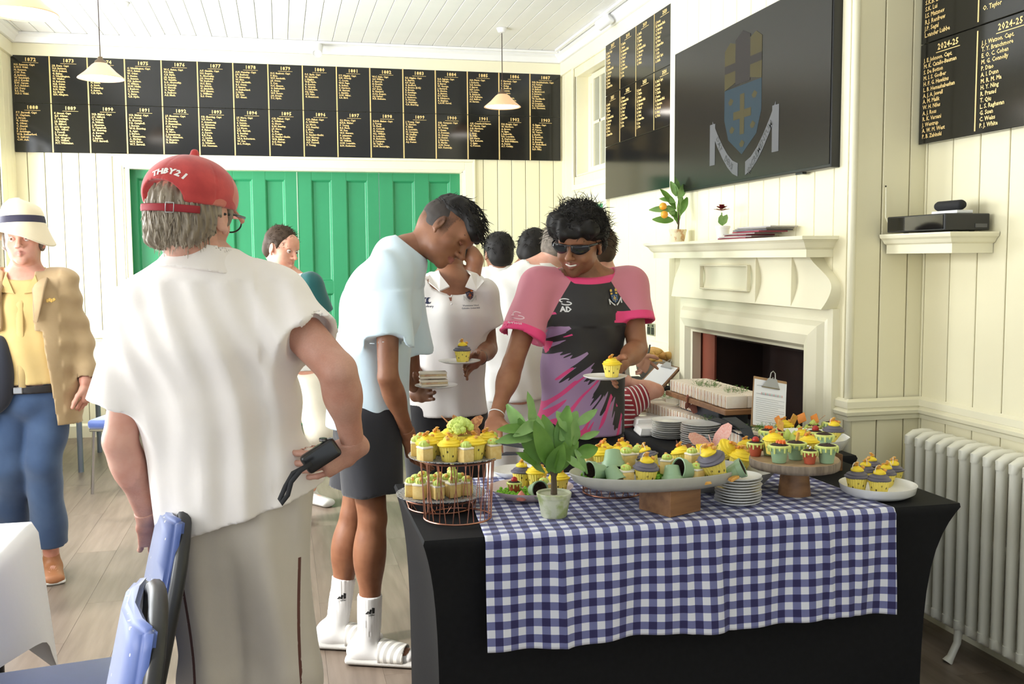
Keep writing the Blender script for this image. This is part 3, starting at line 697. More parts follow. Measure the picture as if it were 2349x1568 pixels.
# ---------------------------------------------------------------- materials of the food
yel = mat('yellow frosting', (.90, .66, .03), .55, sss=.05); purp = mat('grey violet frosting', (.115, .105, .14), .5)
lime = mat('lime icing', (.58, .70, .16), .5, sss=.05); lime2 = mat('lime drip icing', (.66, .72, .22), .4)
wrapm = mat('yellow paper case', (.84, .68, .13), .6); beem = mat('printed bees', (.10, .08, .03), .7)
sponge = noisy(mat('sponge', (.80, .60, .24), .8), (.68, .44, .12), 70, .7, bump=.3); icing = mat('white icing', (.86, .78, .66), .5)
crumb = noisy(mat('dark chocolate crumb', (.025, .013, .010), .9), (.06, .03, .02), 200, .8, bump=.6)
orange = mat('orange crisp topping', (.78, .27, .04), .5); honey = noisy(mat('honeycomb', (.70, .32, .06), .35), (.82, .48, .12), 90, .8, bump=.3)
sage = mat('sage green chocolate pot', (.29, .43, .26), .4); sageL = mat('pale sage pot', (.40, .52, .26), .42); terra = mat('terracotta chocolate pot', (.44, .085, .04), .42); redm = mat('red berry', (.42, .02, .015), .35)
bread = noisy(mat('white sandwich bread', (.88, .80, .69), .85), (.80, .68, .54), 40, .6, bump=.2); fill1 = noisy(mat('sandwich filling', (.55, .28, .20), .7), (.75, .62, .35), 60, .9)
cress = mat('cress leaf', (.10, .24, .035), .6); cress2 = mat('beetroot cress', (.17, .035, .05), .6); moss = noisy(mat('green crumb moss', (.16, .40, .02), .9), (.25, .52, .05), 60, .9, bump=.5)
china = mat('white china', (.88, .87, .84), .18, spec=.5); wood = noisy(mat('acacia wood', (.30, .145, .06), .45), (.17, .075, .03), 5, .9, bump=.15, stretch=(1, 8, 8), detail=7)
woodend = noisy(mat('bark edge', (.16, .12, .09), .8), (.30, .24, .18), 60, .9, bump=.7, stretch=(1, 1, .15)); woodtop = noisy(mat('slab top wood', (.42, .29, .17), .5), (.32, .20, .11), 12, .8, bump=.1, stretch=(1, 6, 1))
copper = mat('copper wire', (.50, .24, .17), .32, metal=1); slate = mat('navy slate', (.014, .018, .028), .6)
speck = noisy(mat('speckled grey plate', (.55, .57, .60), .3), (.06, .07, .10), 260, 1., lo=.46, hi=.56)
leafm = noisy(mat('leaf green', (.10, .235, .035), .42, spec=.4), (.17, .33, .06), 14, .8); leafl = noisy(mat('pale leaf green', (.25, .42, .14), .45), (.16, .33, .08), 14, .8); stemm = mat('brown stem', (.085, .06, .035), .8)
potm = noisy(mat('mossy glazed pot', (.58, .60, .44), .5), (.36, .42, .17), 22, 1., lo=.45, hi=.6, bump=.2)
ORD = 'first second third fourth fifth sixth seventh eighth ninth tenth eleventh twelfth thirteenth fourteenth fifteenth sixteenth seventeenth eighteenth nineteenth twentieth'.split()
# ---------------------------------------------------------------- food builders
class Proto:
    def __init__(s, root): s.r = root; s.used = False
    def put(s, loc, rz=0, tilt=None, label=None, group=None, scale=None):
        rot = (tilt[0], tilt[1], rz) if tilt else (0, 0, rz)
        if not s.used:
            s.used = True; o = s.r; o.location = [float(a) for a in loc]; o.rotation_euler = rot
            if scale: o.scale = (scale,)*3
            if label: o['label'] = label
            if group: o['group'] = group
            return o
        return dup(s.r, loc, rot, scale, label, group)
def part(name, fn, m, parent, smooth=True, auto=40):
    bm = bmesh.new(); fn(bm); o = bmo(name, bm, m, parent, smooth)
    if smooth and auto: o.data.set_sharp_from_angle(angle=math.radians(auto))
    return o
def swirl(bm, prof, c=(0, 0, 0), turns=1, amp=.05, seg=22):
    lathe(bm, prof, seg, c, True, fn=lambda r, z, a: r*(1+amp*math.sin(3*a+z*260)))
def wrapper(bm):
    lathe(bm, [(.022, 0), (.0225, .001), (.0262, .022), (.031, .044)], 48, fn=lambda r, z, a: r*(1+(.028 if z > .0005 else 0)*math.cos(24*a)), cap=True)
def bee_marks(bm):
    for i in range(11):
        a = 2*PI*i/11+.2; z = (.014, .027, .020)[i % 3]; r = .0228+.186*z
        t = Vector((-math.sin(a), math.cos(a), 0)); up = Vector((math.cos(a)*.2, math.sin(a)*.2, .98)); c = Vector((math.cos(a)*(r+.0006), math.sin(a)*(r+.0006), z+.003))
        vs = [bm.verts.new(c+t*.0024*math.cos(q)+up*.0036*math.sin(q)) for q in np.arange(0, 6.28, .79)]; bm.faces.new(vs)
def topping(bm, z, s=1., ang=0):
    # a little biscuit bee: striped body and two wings
    for k in range(3):
        a = ang; box(bm, (math.cos(a)*.008*(k-1)*s, math.sin(a)*.008*(k-1)*s, z+.004), (.007*s, .011*s, .007*s), bev=.002)
def frost_yellow(bm):
    swirl(bm, [(.001, .042), (.031, .042), (.0350, .045), (.0352, .048), (.031, .0505), (.0295, .0515), (.0295, .054), (.026, .0565), (.021, .058), (.0200, .059), (.0195, .061), (.015, .064), (.009, .0655), (.007, .067), (.001, .069)])
def cup(name, label, fm, dollop, wide=1.):
    r = empty(name, label=label, cat='cupcake')
    part('wrapper', wrapper, wrapm, r, auto=25); part('bee_print', bee_marks, beem, r, False)
    part('frosting', frost_yellow, fm, r)
    if dollop:
        part('icing_dollop', lambda bm: swirl(bm, [(.001, .060), (.017, .061), (.019, .065), (.017, .070), (.011, .074), (.005, .077), (.001, .078)]), yel, r)
    def orn(bm):
        z = .077 if dollop else .068
        for q in range(3): lathe(bm, [(.0005, 0), (.0075-.001*q, .002), (.008-.001*q, .004), (.0005, .006)], 8, (.004*math.cos(2+q), .004*math.sin(2+q), z+.004*q))
        box(bm, (.014, -.008, z-.003), (.010, .010, .008), Matrix.Rotation(.5, 3, 'Y'), .002)
    part('biscuit_topping', orn, honey, r)
    def loop(bm): tube(bm, [(-.018+.012*(1-math.cos(t))*.8, .0, (.062 if not dollop else .064)+.024*math.sin(t)) for t in np.linspace(0, PI, 9)], .0011, 5)
    if dollop: part('sugar_loop', loop, icing, r)
    else: part('orange_crisp', lambda bm: box(bm, (-.010, .006, .071), (.009, .007, .010), Matrix.Rotation(.6, 3, 'X'), .002), orange, r)
    return Proto(r)
cupY = cup('cupcake', 'x', yel, False); cupP = cup('cupcake', 'x', purp, True)
def cube_():
    r = empty('cake_square', label='x', cat='cake')
    part('sponge', lambda bm: box(bm, (0, 0, .019), (.036, .034, .038), bev=.0025, seg=2), sponge, r)
    part('icing_layer', lambda bm: box(bm, (0, 0, .0405), (.0375, .0355, .006), bev=.0025, seg=2), icing, r)
    part('lime_swirl', lambda bm: lathe(bm, [(.001, .043), (.0125, .043), (.0152, .047), (.0145, .052), (.011, .0565), (.006, .059), (.0005, .060)], 30, (-.002, 0, 0), False, fn=lambda q, z, a: q*(1+.10*math.cos(11*a+z*60))), lime, r)
    part('honeycomb_topping', lambda bm: (box(bm, (.008, .006, .056), (.011, .009, .010), Matrix.Rotation(.7, 3, 'Y'), .002), box(bm, (-.010, -.006, .053), (.008, .006, .007), None, .0015)), honey, r)
    return Proto(r)
cakeS = cube_()
def potty(mm, s, deco, label, berry=False):
    r = empty('flowerpot_cake', label=label, cat='cake')
    part('pot', lambda bm: lathe(bm, [(.017*s, 0), (.0185*s, .001), (.0235*s, .030*s), (.0235*s, .0305*s), (.0265*s, .0315*s), (.0285*s, .045*s), (.026*s, .0455*s)], 32, cap=True), mm, r)
    def drip(bm):
        lathe(bm, [(.026*s, .043*s), (.0302*s, .043*s), (.031*s, .0475*s), (.028*s, .050*s), (.024*s, .047*s)], 32)
        for i in range(13):
            a = 2*PI*i/13; ln = (.006, .012, .009, .015)[i % 4]*s; c = (.0298*s*math.cos(a), .0298*s*math.sin(a))
            tube(bm, [(c[0], c[1], .046*s), (c[0]*.985, c[1]*.985, .044*s-ln*.6), (c[0]*.965, c[1]*.965, .043*s-ln)], [.0032*s, .003*s, .0026*s], 6)
    part('icing_drip', drip, lime2, r)
    def soil(bm):
        ring = lathe(bm, [(.0005, .053*s), (.010*s, .0525*s), (.019*s, .050*s), (.026*s, .046*s)], 20)
        for rg in ring:
            for v in rg: v.co.z += .0025*s*rng.rand()
    part('chocolate_crumb', soil, crumb, r)
    if deco == 'flower':
        def fl(bm):
            for k in range(16):
                a = 2*PI*k/16; rr = .012*s*(1 if k % 2 else .7); lathe(bm, [(.0004, 0), (.003*s, .002*s), (.0004, .011*s)], 5, (rr*math.cos(a)+.006*s, rr*math.sin(a), .051*s))
            lathe(bm, [(.001, .052*s), (.009*s, .056*s), (.001, .062*s)], 10, (.006*s, 0, 0))
        part('orange_flower', fl, mat('orange petals', (.85, .16, .01), .5), r)
    elif deco == 'berry':
        def bb(bm):
            q = bmesh.ops.create_uvsphere(bm, u_segments=14, v_segments=9, radius=.013*s); bmesh.ops.translate(bm, vec=(0, 0, .058*s), verts=q['verts'])
        part('raspberry', bb, redm, r)
    elif deco == 'biscuit':
        part('biscuit_topping', lambda bm: box(bm, (.006*s, 0, .064*s), (.009*s, .005*s, .028*s), Matrix.Rotation(.25, 3, 'Y'), .001), honey, r)
    elif deco == 'silver':
        def sv(bm):
            for k, (x, y) in enumerate(((0, 0), (.006, .003), (-.003, .006))):
                q = bmesh.ops.create_uvsphere(bm, u_segments=10, v_segments=6, radius=.0042*s); bmesh.ops.translate(bm, vec=(x*s, y*s, (.056+.004*k)*s), verts=q['verts'])
        part('silver_balls', sv, mat('silver', (.8, .8, .8), .2, metal=1), r)
    elif deco == 'lime':
        part('lime_swirl', lambda bm: lathe(bm, [(.001, .050*s), (.015*s, .052*s), (.017*s, .058*s), (.011*s, .066*s), (.001, .074*s)], 20, fn=lambda q, z, a: q*(1+.13*math.cos(7*a+z*90))), lime, r)
    return Proto(r)
potG = potty(sage, 1.0, '', 'x'); potGf = potty(sage, 1.0, 'flower', 'x'); potGb = potty(sage, 1., 'biscuit', 'x'); potR = potty(terra, .78, 'berry', 'x'); potRs = potty(terra, .80, 'silver', 'x'); potL = potty(sageL, .95, 'lime', 'x')
def hollow():
    r = empty('chocolate_pot', label='x', cat='cake')
    part('pot', lambda bm: lathe(bm, [(.0005, .001), (.018, 0), (.024, .028), (.0275, .029), (.030, .046), (.027, .0465), (.0255, .044)], 32), sage, r)
    part('dark_inside', lambda bm: lathe(bm, [(.0255, .044), (.021, .028), (.018, .015), (.0005, .012)], 24), crumb, r)
    return Proto(r)
potH = hollow()
def ground_items(lst, z, kind):
    pass
# ---------------------------------------------------------------- front left: copper wire stand with speckled plate
def wire_stand(c, zt, label, rb=.098, rt=.108, n=30):
    r = empty('wire_cake_stand', c, label=label, cat='cake stand')
    h = zt-c[2]
    def ring(bm, rad, z, t): tube(bm, [(rad*math.cos(a), rad*math.sin(a), z) for a in np.linspace(0, 2*PI, 49)[:-1]], t, 8, close=True)
    part('base_ring', lambda bm: ring(bm, rb, .003, .003), copper, r); part('top_ring', lambda bm: ring(bm, rt, h-.004, .003), copper, r)
    for i in range(n):
        a0 = 2*PI*i/n; a1 = a0+(.16 if i % 2 else -.16)
        part('wire', lambda bm: tube(bm, [(rb*math.cos(a0), rb*math.sin(a0), .003), (rt*math.cos(a1), rt*math.sin(a1), h-.004)], .0014, 5, cap=False), copper, r)
    return r
def plate(name, c, rad, h, m, label, cat='plate', rim=None, group=None, sx=1.):
    bm = bmesh.new()
    pr_ = [(.0005, .003), (rad*.62, .003), (rad*.70, .004), (rad*.98, h), (rad, h+.0008), (rad*.995, h-.0015), (rad*.72, .0005), (rad*.64, 0), (.0005, 0)]
    lathe(bm, pr_, 56); o = bmo(name, bm, m, None, True, auto=60); o.location = [float(a) for a in c]; o.scale = (1, sx, 1) if sx != 1 else (1, 1, 1)
    return setp(o, label, cat, group)
c = at(1050, 1186, z=RZ); S1 = c.copy(); zt = .928
wire_stand((c[0], c[1], RZ), zt, 'copper wire cake stand at the front left corner of the checked runner')
plate('plate', (c[0]-.005, c[1]-.0, zt), .137, .009, speck, 'round speckled grey plate on top of the front copper wire stand')
P1 = A(c[0]-.005, c[1], zt+.0045)
for i, (dx, dy, k, lb) in enumerate([(-.028, -.072, 'Y', 'front middle'), (.045, -.062, 'Y', 'front right'), (-.085, -.028, 'Y', 'left edge'), (.092, -.015, 'Y', 'right edge'), (-.05, .035, 'Y', 'left back'), (.055, .04, 'Y', 'right back'), (.0, .085, 'Y', 'rear middle'),
        (-.098, -.062, 'S', 'far left'), (.012, -.102, 'S', 'front centre'), (.098, -.075, 'S', 'front right'), (-.022, -.008, 'S', 'centre'), (.115, .03, 'S', 'right rim'), (-.11, .02, 'S', 'left rim'), (-.09, .07, 'S', 'back left')]):
    (cupY if k == 'Y' else cakeS).put(P1+A(dx, dy, 0), rng.rand()*6, label=('yellow frosted cupcake at the %s of the top speckled plate' if k == 'Y' else 'sponge square with lime swirl at the %s of the top speckled plate') % lb, group='cakes on the front wire stand')
def blob_cake(c, label):
    r = empty('lime_frosted_cake', c, label=label, cat='cake')
    part('wrapper', wrapper, wrapm, r, auto=25)
    def fr(bm):
        for i in range(60):
            a = rng.rand()*6.28; t = rng.rand()**.6; q = bmesh.ops.create_icosphere(bm, subdivisions=1, radius=.009+.004*rng.rand()); bmesh.ops.translate(bm, vec=(.036*t*math.cos(a), .036*t*math.sin(a), .052+.036*math.sqrt(max(0, 1-t*t))), verts=q['verts'])
    part('frosting', fr, lime, r); return r
blob_cake(P1+A(.012, -.02, .018), 'tall cake covered in knobbly lime frosting, middle of the top speckled plate')
def butterfly(c, rz, tilt, m, label, s=1., stick=True):
    r = empty('wafer_butterfly', c, rz, label=label, cat='decoration')
    for sg in (1, -1):
        def w_(bm):
            out = [(0, 0), (.012, .020), (.030, .034), (.044, .036), (.050, .028), (.044, .012), (.034, .002), (.040, -.010), (.036, -.024), (.024, -.032), (.012, -.022), (0, -.008)]
            vs = [bm.verts.new((x*s*sg, y*s, abs(x)*s*.55)) for x, y in out]; f = bm.faces.new(vs if sg > 0 else vs[::-1]); g = bmesh.ops.extrude_face_region(bm, geom=[f]); bmesh.ops.translate(bm, vec=(0, 0, .0012), verts=[v for v in g['geom'] if isinstance(v, bmesh.types.BMVert)])
        part('wing', w_, m, r, False)
    part('body', lambda bm: tube(bm, [(0, -.02*s, 0), (0, 0, .003), (0, .022*s, 0)], [.0012, .003, .0012], 6), m, r)
    if stick: part('stick', lambda bm: tube(bm, [(0, 0, 0), (.0, 0, -.03)], .0012, 5), m, r)
    r.rotation_euler = (tilt[0], tilt[1], rz); return r
bfly = noisy(mat('brown wafer', (.42, .15, .06), .5), (.62, .30, .12), 120, .9, lo=.45, hi=.55)
butterfly(at(1066, 984, y=S1[1]+.0), .25, (1.15, .1), bfly, 'brown lacy butterfly wafer above the top speckled plate')
bm = bmesh.new(); tube(bm, [at(1012, 953, y=S1[1]), at(1045, 985, y=S1[1]), at(1060, 1005, y=S1[1])], [.0012, .004, .002], 6); setp(bmo('wafer_feather', bm, bfly, None, True), 'thin brown feather wafer pointing up left from the top speckled plate', 'decoration')
# low speckled plate on its own small copper ring behind the stand
c = at(1012, 1130, z=.785); LP = c.copy()
wire_stand((c[0], c[1], TZ+.004), .777, 'low copper ring stand under the lower speckled plate', .10, .11, 20)
plate('plate', (c[0], c[1], .777), .138, .010, speck, 'lower speckled grey plate holding lime topped sponge squares')
for i, (dx, dy) in enumerate([(-.07, -.04), (-.02, -.055), (.03, -.045), (.075, -.03), (-.075, .01), (-.03, -.005), (.015, 0), (.06, .015), (-.05, .05), (.0, .05), (.045, .06), (-.095, -.005)]):
    cakeS.put((c[0]+dx, c[1]+dy, .782), rng.rand()*6, label='sponge square on the lower speckled plate, %s' % ('front left', 'front middle', 'front right of middle', 'front right', 'left side', 'left of centre', 'centre', 'right side', 'back left', 'back middle', 'back right', 'leftmost rim')[i], group='sponge squares on the lower plate', scale=.95+.15*rng.rand())
r = empty('icing_tree', (c[0]+.035, c[1]+.0, .83), label='small lime icing tree on the lower speckled plate', cat='decoration')
part('icing_cone', lambda bm: lathe(bm, [(.016, 0), (.017, .006), (.012, .012), (.014, .018), (.009, .026), (.0105, .031), (.006, .040), (.0005, .052)], 18, cap=True, fn=lambda q, z, a: q*(1+.1*math.cos(9*a))), lime, r)
# ---------------------------------------------------------------- pink plate with moss
pink = mat('pale pink stoneware', (.74, .60, .60), .3)
c = at(1218, 1128, z=.76); PP = c.copy()
plate('serving_plate', (c[0], c[1], RZ), .137, .030, pink, 'pale pink plate of mixed little cakes left of the potted plant', sx=.9)
def moss_bed(name, c, rx, ry, label, h=.008):
    bm = bmesh.new()
    for i in range(int(rx*ry*46000)):
        a = rng.rand()*6.28; t = math.sqrt(rng.rand()); q = bmesh.ops.create_icosphere(bm, subdivisions=1, radius=.0035+.003*rng.rand()); bmesh.ops.translate(bm, vec=(rx*t*math.cos(a), ry*t*math.sin(a), h*rng.rand()), verts=q['verts'])
    o = bmo(name, bm, moss); o.location = [float(a) for a in c]; setp(o, label, 'garnish', kind='stuff'); return o
moss_bed('moss_crumb', (c[0]-.03, c[1]-.01, RZ+.012), .085, .07, 'bright green moss crumb on the pale pink plate')
zz = RZ+.010
def seq(lst):
    for pr_, u, v, z, lab, kw in lst: pr_.put(at(u, v, z=z)+A(0, 0, kw.pop('dz', 0)), label=lab, group=kw.pop('group', None), **kw)
seq([(potR, 1180, 1132, zz, 'small terracotta pot cake with a berry on the pale pink plate', dict(rz=1)),
     (cupP, 1197, 1112, zz, 'violet frosted cupcake at the back of the pale pink plate', dict(rz=2)),
     (cupY, 1232, 1115, zz, 'yellow frosted cupcake at the back of the pale pink plate', dict(rz=.4, scale=1.05)),
     (cupY, 1282, 1128, zz, 'yellow frosted cupcake at the right of the pale pink plate', dict(rz=3)),
     (potH, 1222, 1140, zz, 'hollow sage pot tipped over on the pale pink plate', dict(rz=.3, tilt=(1.4, 0), dz=.024)),
     (cakeS, 1248, 1138, zz, 'sponge square with lime swirl at the front of the pale pink plate', dict(rz=.6))])
r = empty('meringue_kiss', at(1196, 1146, z=zz), label='small coral pink meringue on the pale pink plate', cat='cake')
part('kiss', lambda bm: swirl(bm, [(.001, 0), (.016, 0), (.017, .006), (.012, .016), (.006, .024), (.0005, .03)]), mat('coral', (.7, .22, .16), .5), r)
# white dish peeping behind it
plate('serving_plate', at(1190, 1090, z=RZ), .095, .022, china, 'white dish behind the pale pink plate', sx=.9)
# ---------------------------------------------------------------- potted plants
def leaf_mesh(L, W_, droop, m, fold=.25):
    bm = bmesh.new(); n = 9; rows = []
    for i in range(n+1):
        t = i/n; w_ = W_*math.sin(PI*min(1, t*.94+.03))**.75*(1-.25*t); x = L*t; z = -droop*L*t*t
        rows.append([bm.verts.new((x, s_*w_, z+abs(s_)*w_*fold+.002*math.sin(t*14)*s_)) for s_ in (-1, -.5, 0, .5, 1)])
    for a, b in zip(rows[:-1], rows[1:]):
        for k in range(4): bm.faces.new((a[k], a[k+1], b[k+1], b[k]))
    me = bpy.data.meshes.new('leaf'); bm.to_mesh(me); bm.free(); me.materials.append(m); me.polygons.foreach_set('use_smooth', [True]*len(me.polygons)); return me
def plant(c, leaves, label, stems, pr, ph, potmat, soilz, fruits=(), m_=(leafm, leafl)):
    """leaves: (base offset, tip offset, width, which)"""
    r = empty('potted_plant', c, label=label, cat='plant'); c = np.array(c, float)
    part('pot', lambda bm: lathe(bm, [(.0005, 0), (pr*.72, 0), (pr*.76, .004), (pr*.96, ph*.80), (pr*1.0, ph*.81), (pr*1.04, ph*.97), (pr*1.0, ph), (pr*.9, ph*.97), (pr*.9, ph*.9), (.0005, ph*.9)], 40), potmat, r, auto=35)
    for st in stems: part('stem', lambda bm: tube(bm, st[0], st[1], 8), stemm, r)
    for k, (b0, b1, wd, q) in enumerate(leaves):
        b0 = Vector(b0); b1 = Vector(b1); d = b1-b0; L_ = d.length; me = leaf_mesh(L_, wd*1.22, .12+.1*rng.rand(), m_[q], .18+.2*rng.rand())
        o = link('leaf', me, None, r); X = d.normalized(); up = Vector((rng.randn()*.35, -.9, .45+rng.randn()*.35)); Y = up.cross(X).normalized(); Z = X.cross(Y)
        o.matrix_basis = M4(b0, X, Y, Z)
    for f in fruits:
        part('fruit', lambda bm: bmesh.ops.translate(bm, vec=f, verts=bmesh.ops.create_uvsphere(bm, u_segments=18, v_segments=12, radius=.021)['verts']), mat('orange fruit', (.85, .38, .03), .4), r, auto=0)
    return r
pc = at(1271, 1183, z=RZ); py_ = float(pc[1])
def lf(u0, v0, u1, v1, wd, q, dy=0., y=None): y = y or py_; return (at(u0, v0, y=y)-pc, at(u1, v1, y=y+dy)-pc, wd, q)
LV = [(1218, 985, 1219, 898, .019, 1, .0), (1212, 1000, 1160, 928, .020, 1, .03), (1225, 990, 1146, 978, .019, 0, -.03), (1230, 1000, 1143, 1006, .018, 1, -.05), (1235, 965, 1186, 995, .016, 1, -.05), (1240, 1060, 1190, 965, .023, 0, -.02),
      (1262, 1070, 1232, 970, .026, 0, -.04), (1272, 1050, 1250, 950, .024, 0, .02), (1290, 1050, 1300, 932, .028, 0, .0), (1285, 1010, 1330, 940, .022, 1, .03), (1320, 975, 1372, 938, .013, 1, .0), (1318, 1020, 1322, 965, .017, 1, -.04),
      (1330, 1005, 1378, 990, .010, 1, .0), (1320, 1040, 1375, 1028, .020, 0, .0), (1280, 1085, 1300, 1020, .027, 0, -.05), (1262, 1085, 1290, 1025, .026, 0, -.06), (1235, 1060, 1200, 1030, .018, 0, .03), (1250, 1085, 1192, 1032, .020, 0, -.02),
      (1285, 1040, 1345, 1075, .013, 1, -.03), (1318, 1030, 1352, 1085, .010, 1, -.02), (1245, 1000, 1232, 945, .012, 1, .02), (1300, 990, 1282, 940, .020, 1, .02), (1275, 1070, 1330, 1015, .024, 0, -.01), (1255, 1030, 1215, 985, .02, 0, .04)]
pl = plant(pc, [lf(*a) for a in LV], 'potted orange plant with broad green leaves standing on the checked runner', [([A(0, 0, .055), A(0, 0, .10), A(-.003, 0, .15)], [.0105, .009, .007]), ([A(0, 0, .11), A(-.03, 0, .18), A(-.05, .0, .24)], [.005, .004, .003]), ([A(0, 0, .11), A(.03, .0, .18), A(.05, 0, .25)], [.005, .004, .003])], .050, .072, potm, .06, fruits=[at(1228, 1050, y=py_+.03)-pc, at(1250, 1040, y=py_+.05)-pc])
# ---------------------------------------------------------------- second wire stand behind the platter
c = at(1405, 1128, z=RZ); W2 = c.copy(); zt = .835
wire_stand((c[0], c[1], RZ), zt, 'copper wire stand behind the long grey platter', .095, .10, 28)
plate('plate', (c[0]+.0, c[1], zt), .125, .008, speck, 'speckled plate on the wire stand behind the long platter')
W2c = A(c[0], c[1], zt+.004)
for i, (dx, dy, k, lb) in enumerate([(-.055, -.04, 'Y', 'left front'), (.005, -.05, 'Y', 'front'), (-.02, .03, 'Y', 'middle back'), (.045, .03, 'Y', 'right back'), (-.065, .03, 'S', 'left back'), (-.095, -.03, 'S', 'left rim'), (.06, -.035, 'S', 'right front'), (.09, .005, 'S', 'right rim'), (-.03, -.08, 'S', 'front rim')]):
    (cupY if k == 'Y' else cakeS).put(W2c+A(dx, dy, 0), rng.rand()*6, label=('yellow frosted cupcake at the %s of the middle wire stand' if k == 'Y' else 'sponge square at the %s of the middle wire stand') % lb, group='cakes on the middle wire stand')
potR.put(W2c+A(-.01, .075, .012), .4, label='small terracotta pot cake with a berry on the middle wire stand')
# ---------------------------------------------------------------- long platter on a square wooden block
pc_ = A(1.095, 2.79, 0)
bm = bmesh.new(); box(bm, (0, 0, .038), (.130, .130, .0755), bev=.0015); o = bmo('wooden_block', bm, wood); o.location = (1.118, 2.745, RZ); o.rotation_euler = (0, 0, math.radians(24)); setp(o, 'square wooden block stand under the long grey platter', 'cake stand')
PZ = RZ+.076
bm = bmesh.new(); A_, B_ = .272, .150
lathe(bm, [(.0005, .006), (.80, .006), (.90, .014), (.985, .040), (1.0, .043), (1.008, .040), (.96, .016), (.84, .0), (.0005, 0)], 72)
for v in bm.verts: v.co.x *= A_; v.co.y *= B_
stone = noisy(mat('grey stoneware', (.46, .45, .40), .4), (.40, .39, .34), 30, .5)
o = bmo('serving_platter', bm, stone, None, True, auto=60); o.location = (pc_[0], pc_[1], PZ); setp(o, 'long oval grey stoneware platter raised on a wooden block', 'platter')
IZ = PZ+.014
moss_bed('moss_crumb', (pc_[0]-.19, pc_[1]-.01, IZ), .05, .08, 'green moss crumb at the left end of the long platter', .016)
moss_bed('moss_crumb', (pc_[0]+.165, pc_[1]-.01, IZ), .075, .09, 'green moss crumb at the right end of the long platter', .016)
moss_bed('moss_crumb', (pc_[0]+.02, pc_[1]-.03, IZ), .09, .08, 'green moss crumb in the middle of the long platter', .010)
seq([(potH, 1385, 1104, IZ, 'hollow sage pot lying on its side at the left of the long platter', dict(rz=0.3, tilt=(0, -1.5), scale=1.15, dz=.030)),
     (potH, 1405, 1094, IZ, 'sage chocolate pot turned upside down at the left of the long platter', dict(rz=0, tilt=(2.7, .1), scale=1.25, dz=.082)),
     (potH, 1400, 1108, IZ, 'sage chocolate pot upside down at the front left of the long platter', dict(rz=1, tilt=(2.6, .4), scale=1.05, dz=.046)),
     (cakeS, 1438, 1073, IZ+.022, 'sponge square with orange topping high on the long platter', dict(rz=.2, scale=1.1)),
     (cakeS, 1437, 1110, IZ, 'sponge square with lime swirl at the front left of the long platter', dict(rz=.1, scale=1.0)),
     (cupP, 1480, 1110, IZ, 'violet frosted cupcake at the front of the long platter', dict(rz=.3, scale=1.1, tilt=(.1, 0))),
     (cupP, 1495, 1080, IZ+.015, 'violet frosted cupcake behind at the middle of the long platter', dict(rz=1.3, scale=1.0, tilt=(-.3, .2))),
     (cakeS, 1530, 1085, IZ+.015, 'sponge square with bee biscuit in the middle of the long platter', dict(rz=.9)),
     (potH, 1541, 1108, IZ, 'sage chocolate pot upside down in the front middle of the long platter', dict(rz=.5, tilt=(2.85, .3), scale=1.15, dz=.052)),
     (potH, 1590, 1104, IZ, 'sage chocolate pot lying with its dark mouth to the left on the long platter', dict(rz=.2, tilt=(0, -1.35), scale=1.2, dz=.030)),
     (cakeS, 1598, 1106, IZ, 'sponge square with lime swirl at the front right of the long platter', dict(rz=.5)),
     (cupP, 1645, 1092, IZ+.014, 'violet frosted cupcake tilted to the left near the right end of the long platter', dict(rz=-.1, tilt=(.15, -.40), scale=1.28)),
     (potH, 1672, 1100, IZ, 'sage chocolate pot half hidden behind the tilted cupcake', dict(rz=2.6, tilt=(0, -1.1), scale=1., dz=.02)),
     (cakeS, 1588, 1070, IZ+.03, 'sponge square with honey topping at the back of the long platter', dict(rz=.3)),
     (cupY, 1568, 1072, IZ+.012, 'yellow frosted cupcake at the back of the long platter', dict(rz=.8, tilt=(-.2, .1)))])
def shard(c, s, rot, m, label, name='honeycomb_shard'):
    bm = bmesh.new(); q = box(bm, (0, 0, 0), s, bev=min(s)*.25)
    for v in bm.verts: v.co += Vector(rng.randn(3)*min(s)*.12)
    o = bmo(name, bm, m); o.location = [float(a) for a in c]; o.rotation_euler = rot; setp(o, label, 'biscuit'); return o
for u, v, dz, s, rt, lb in ((1505, 1078, .012, (.012, .03, .045), (.3, -.5, .4), 'honeycomb shard between the cupcakes in the middle of the long platter'), (1597, 1072, .024, (.010, .028, .04), (.2, -.6, 0), 'dark honeycomb shard leaning on the tilted cupcake'), (1683, 1096, .012, (.032, .018, .010), (.1, -.3, .3), 'honeycomb shard at the right tip of the long platter'), (1622, 1107, .006, (.022, .014, .009), (.1, .1, .2), 'small honeycomb shard beside the lime sponge square')):
    shard(at(u, v, z=IZ+dz), s, rt, honey, lb)
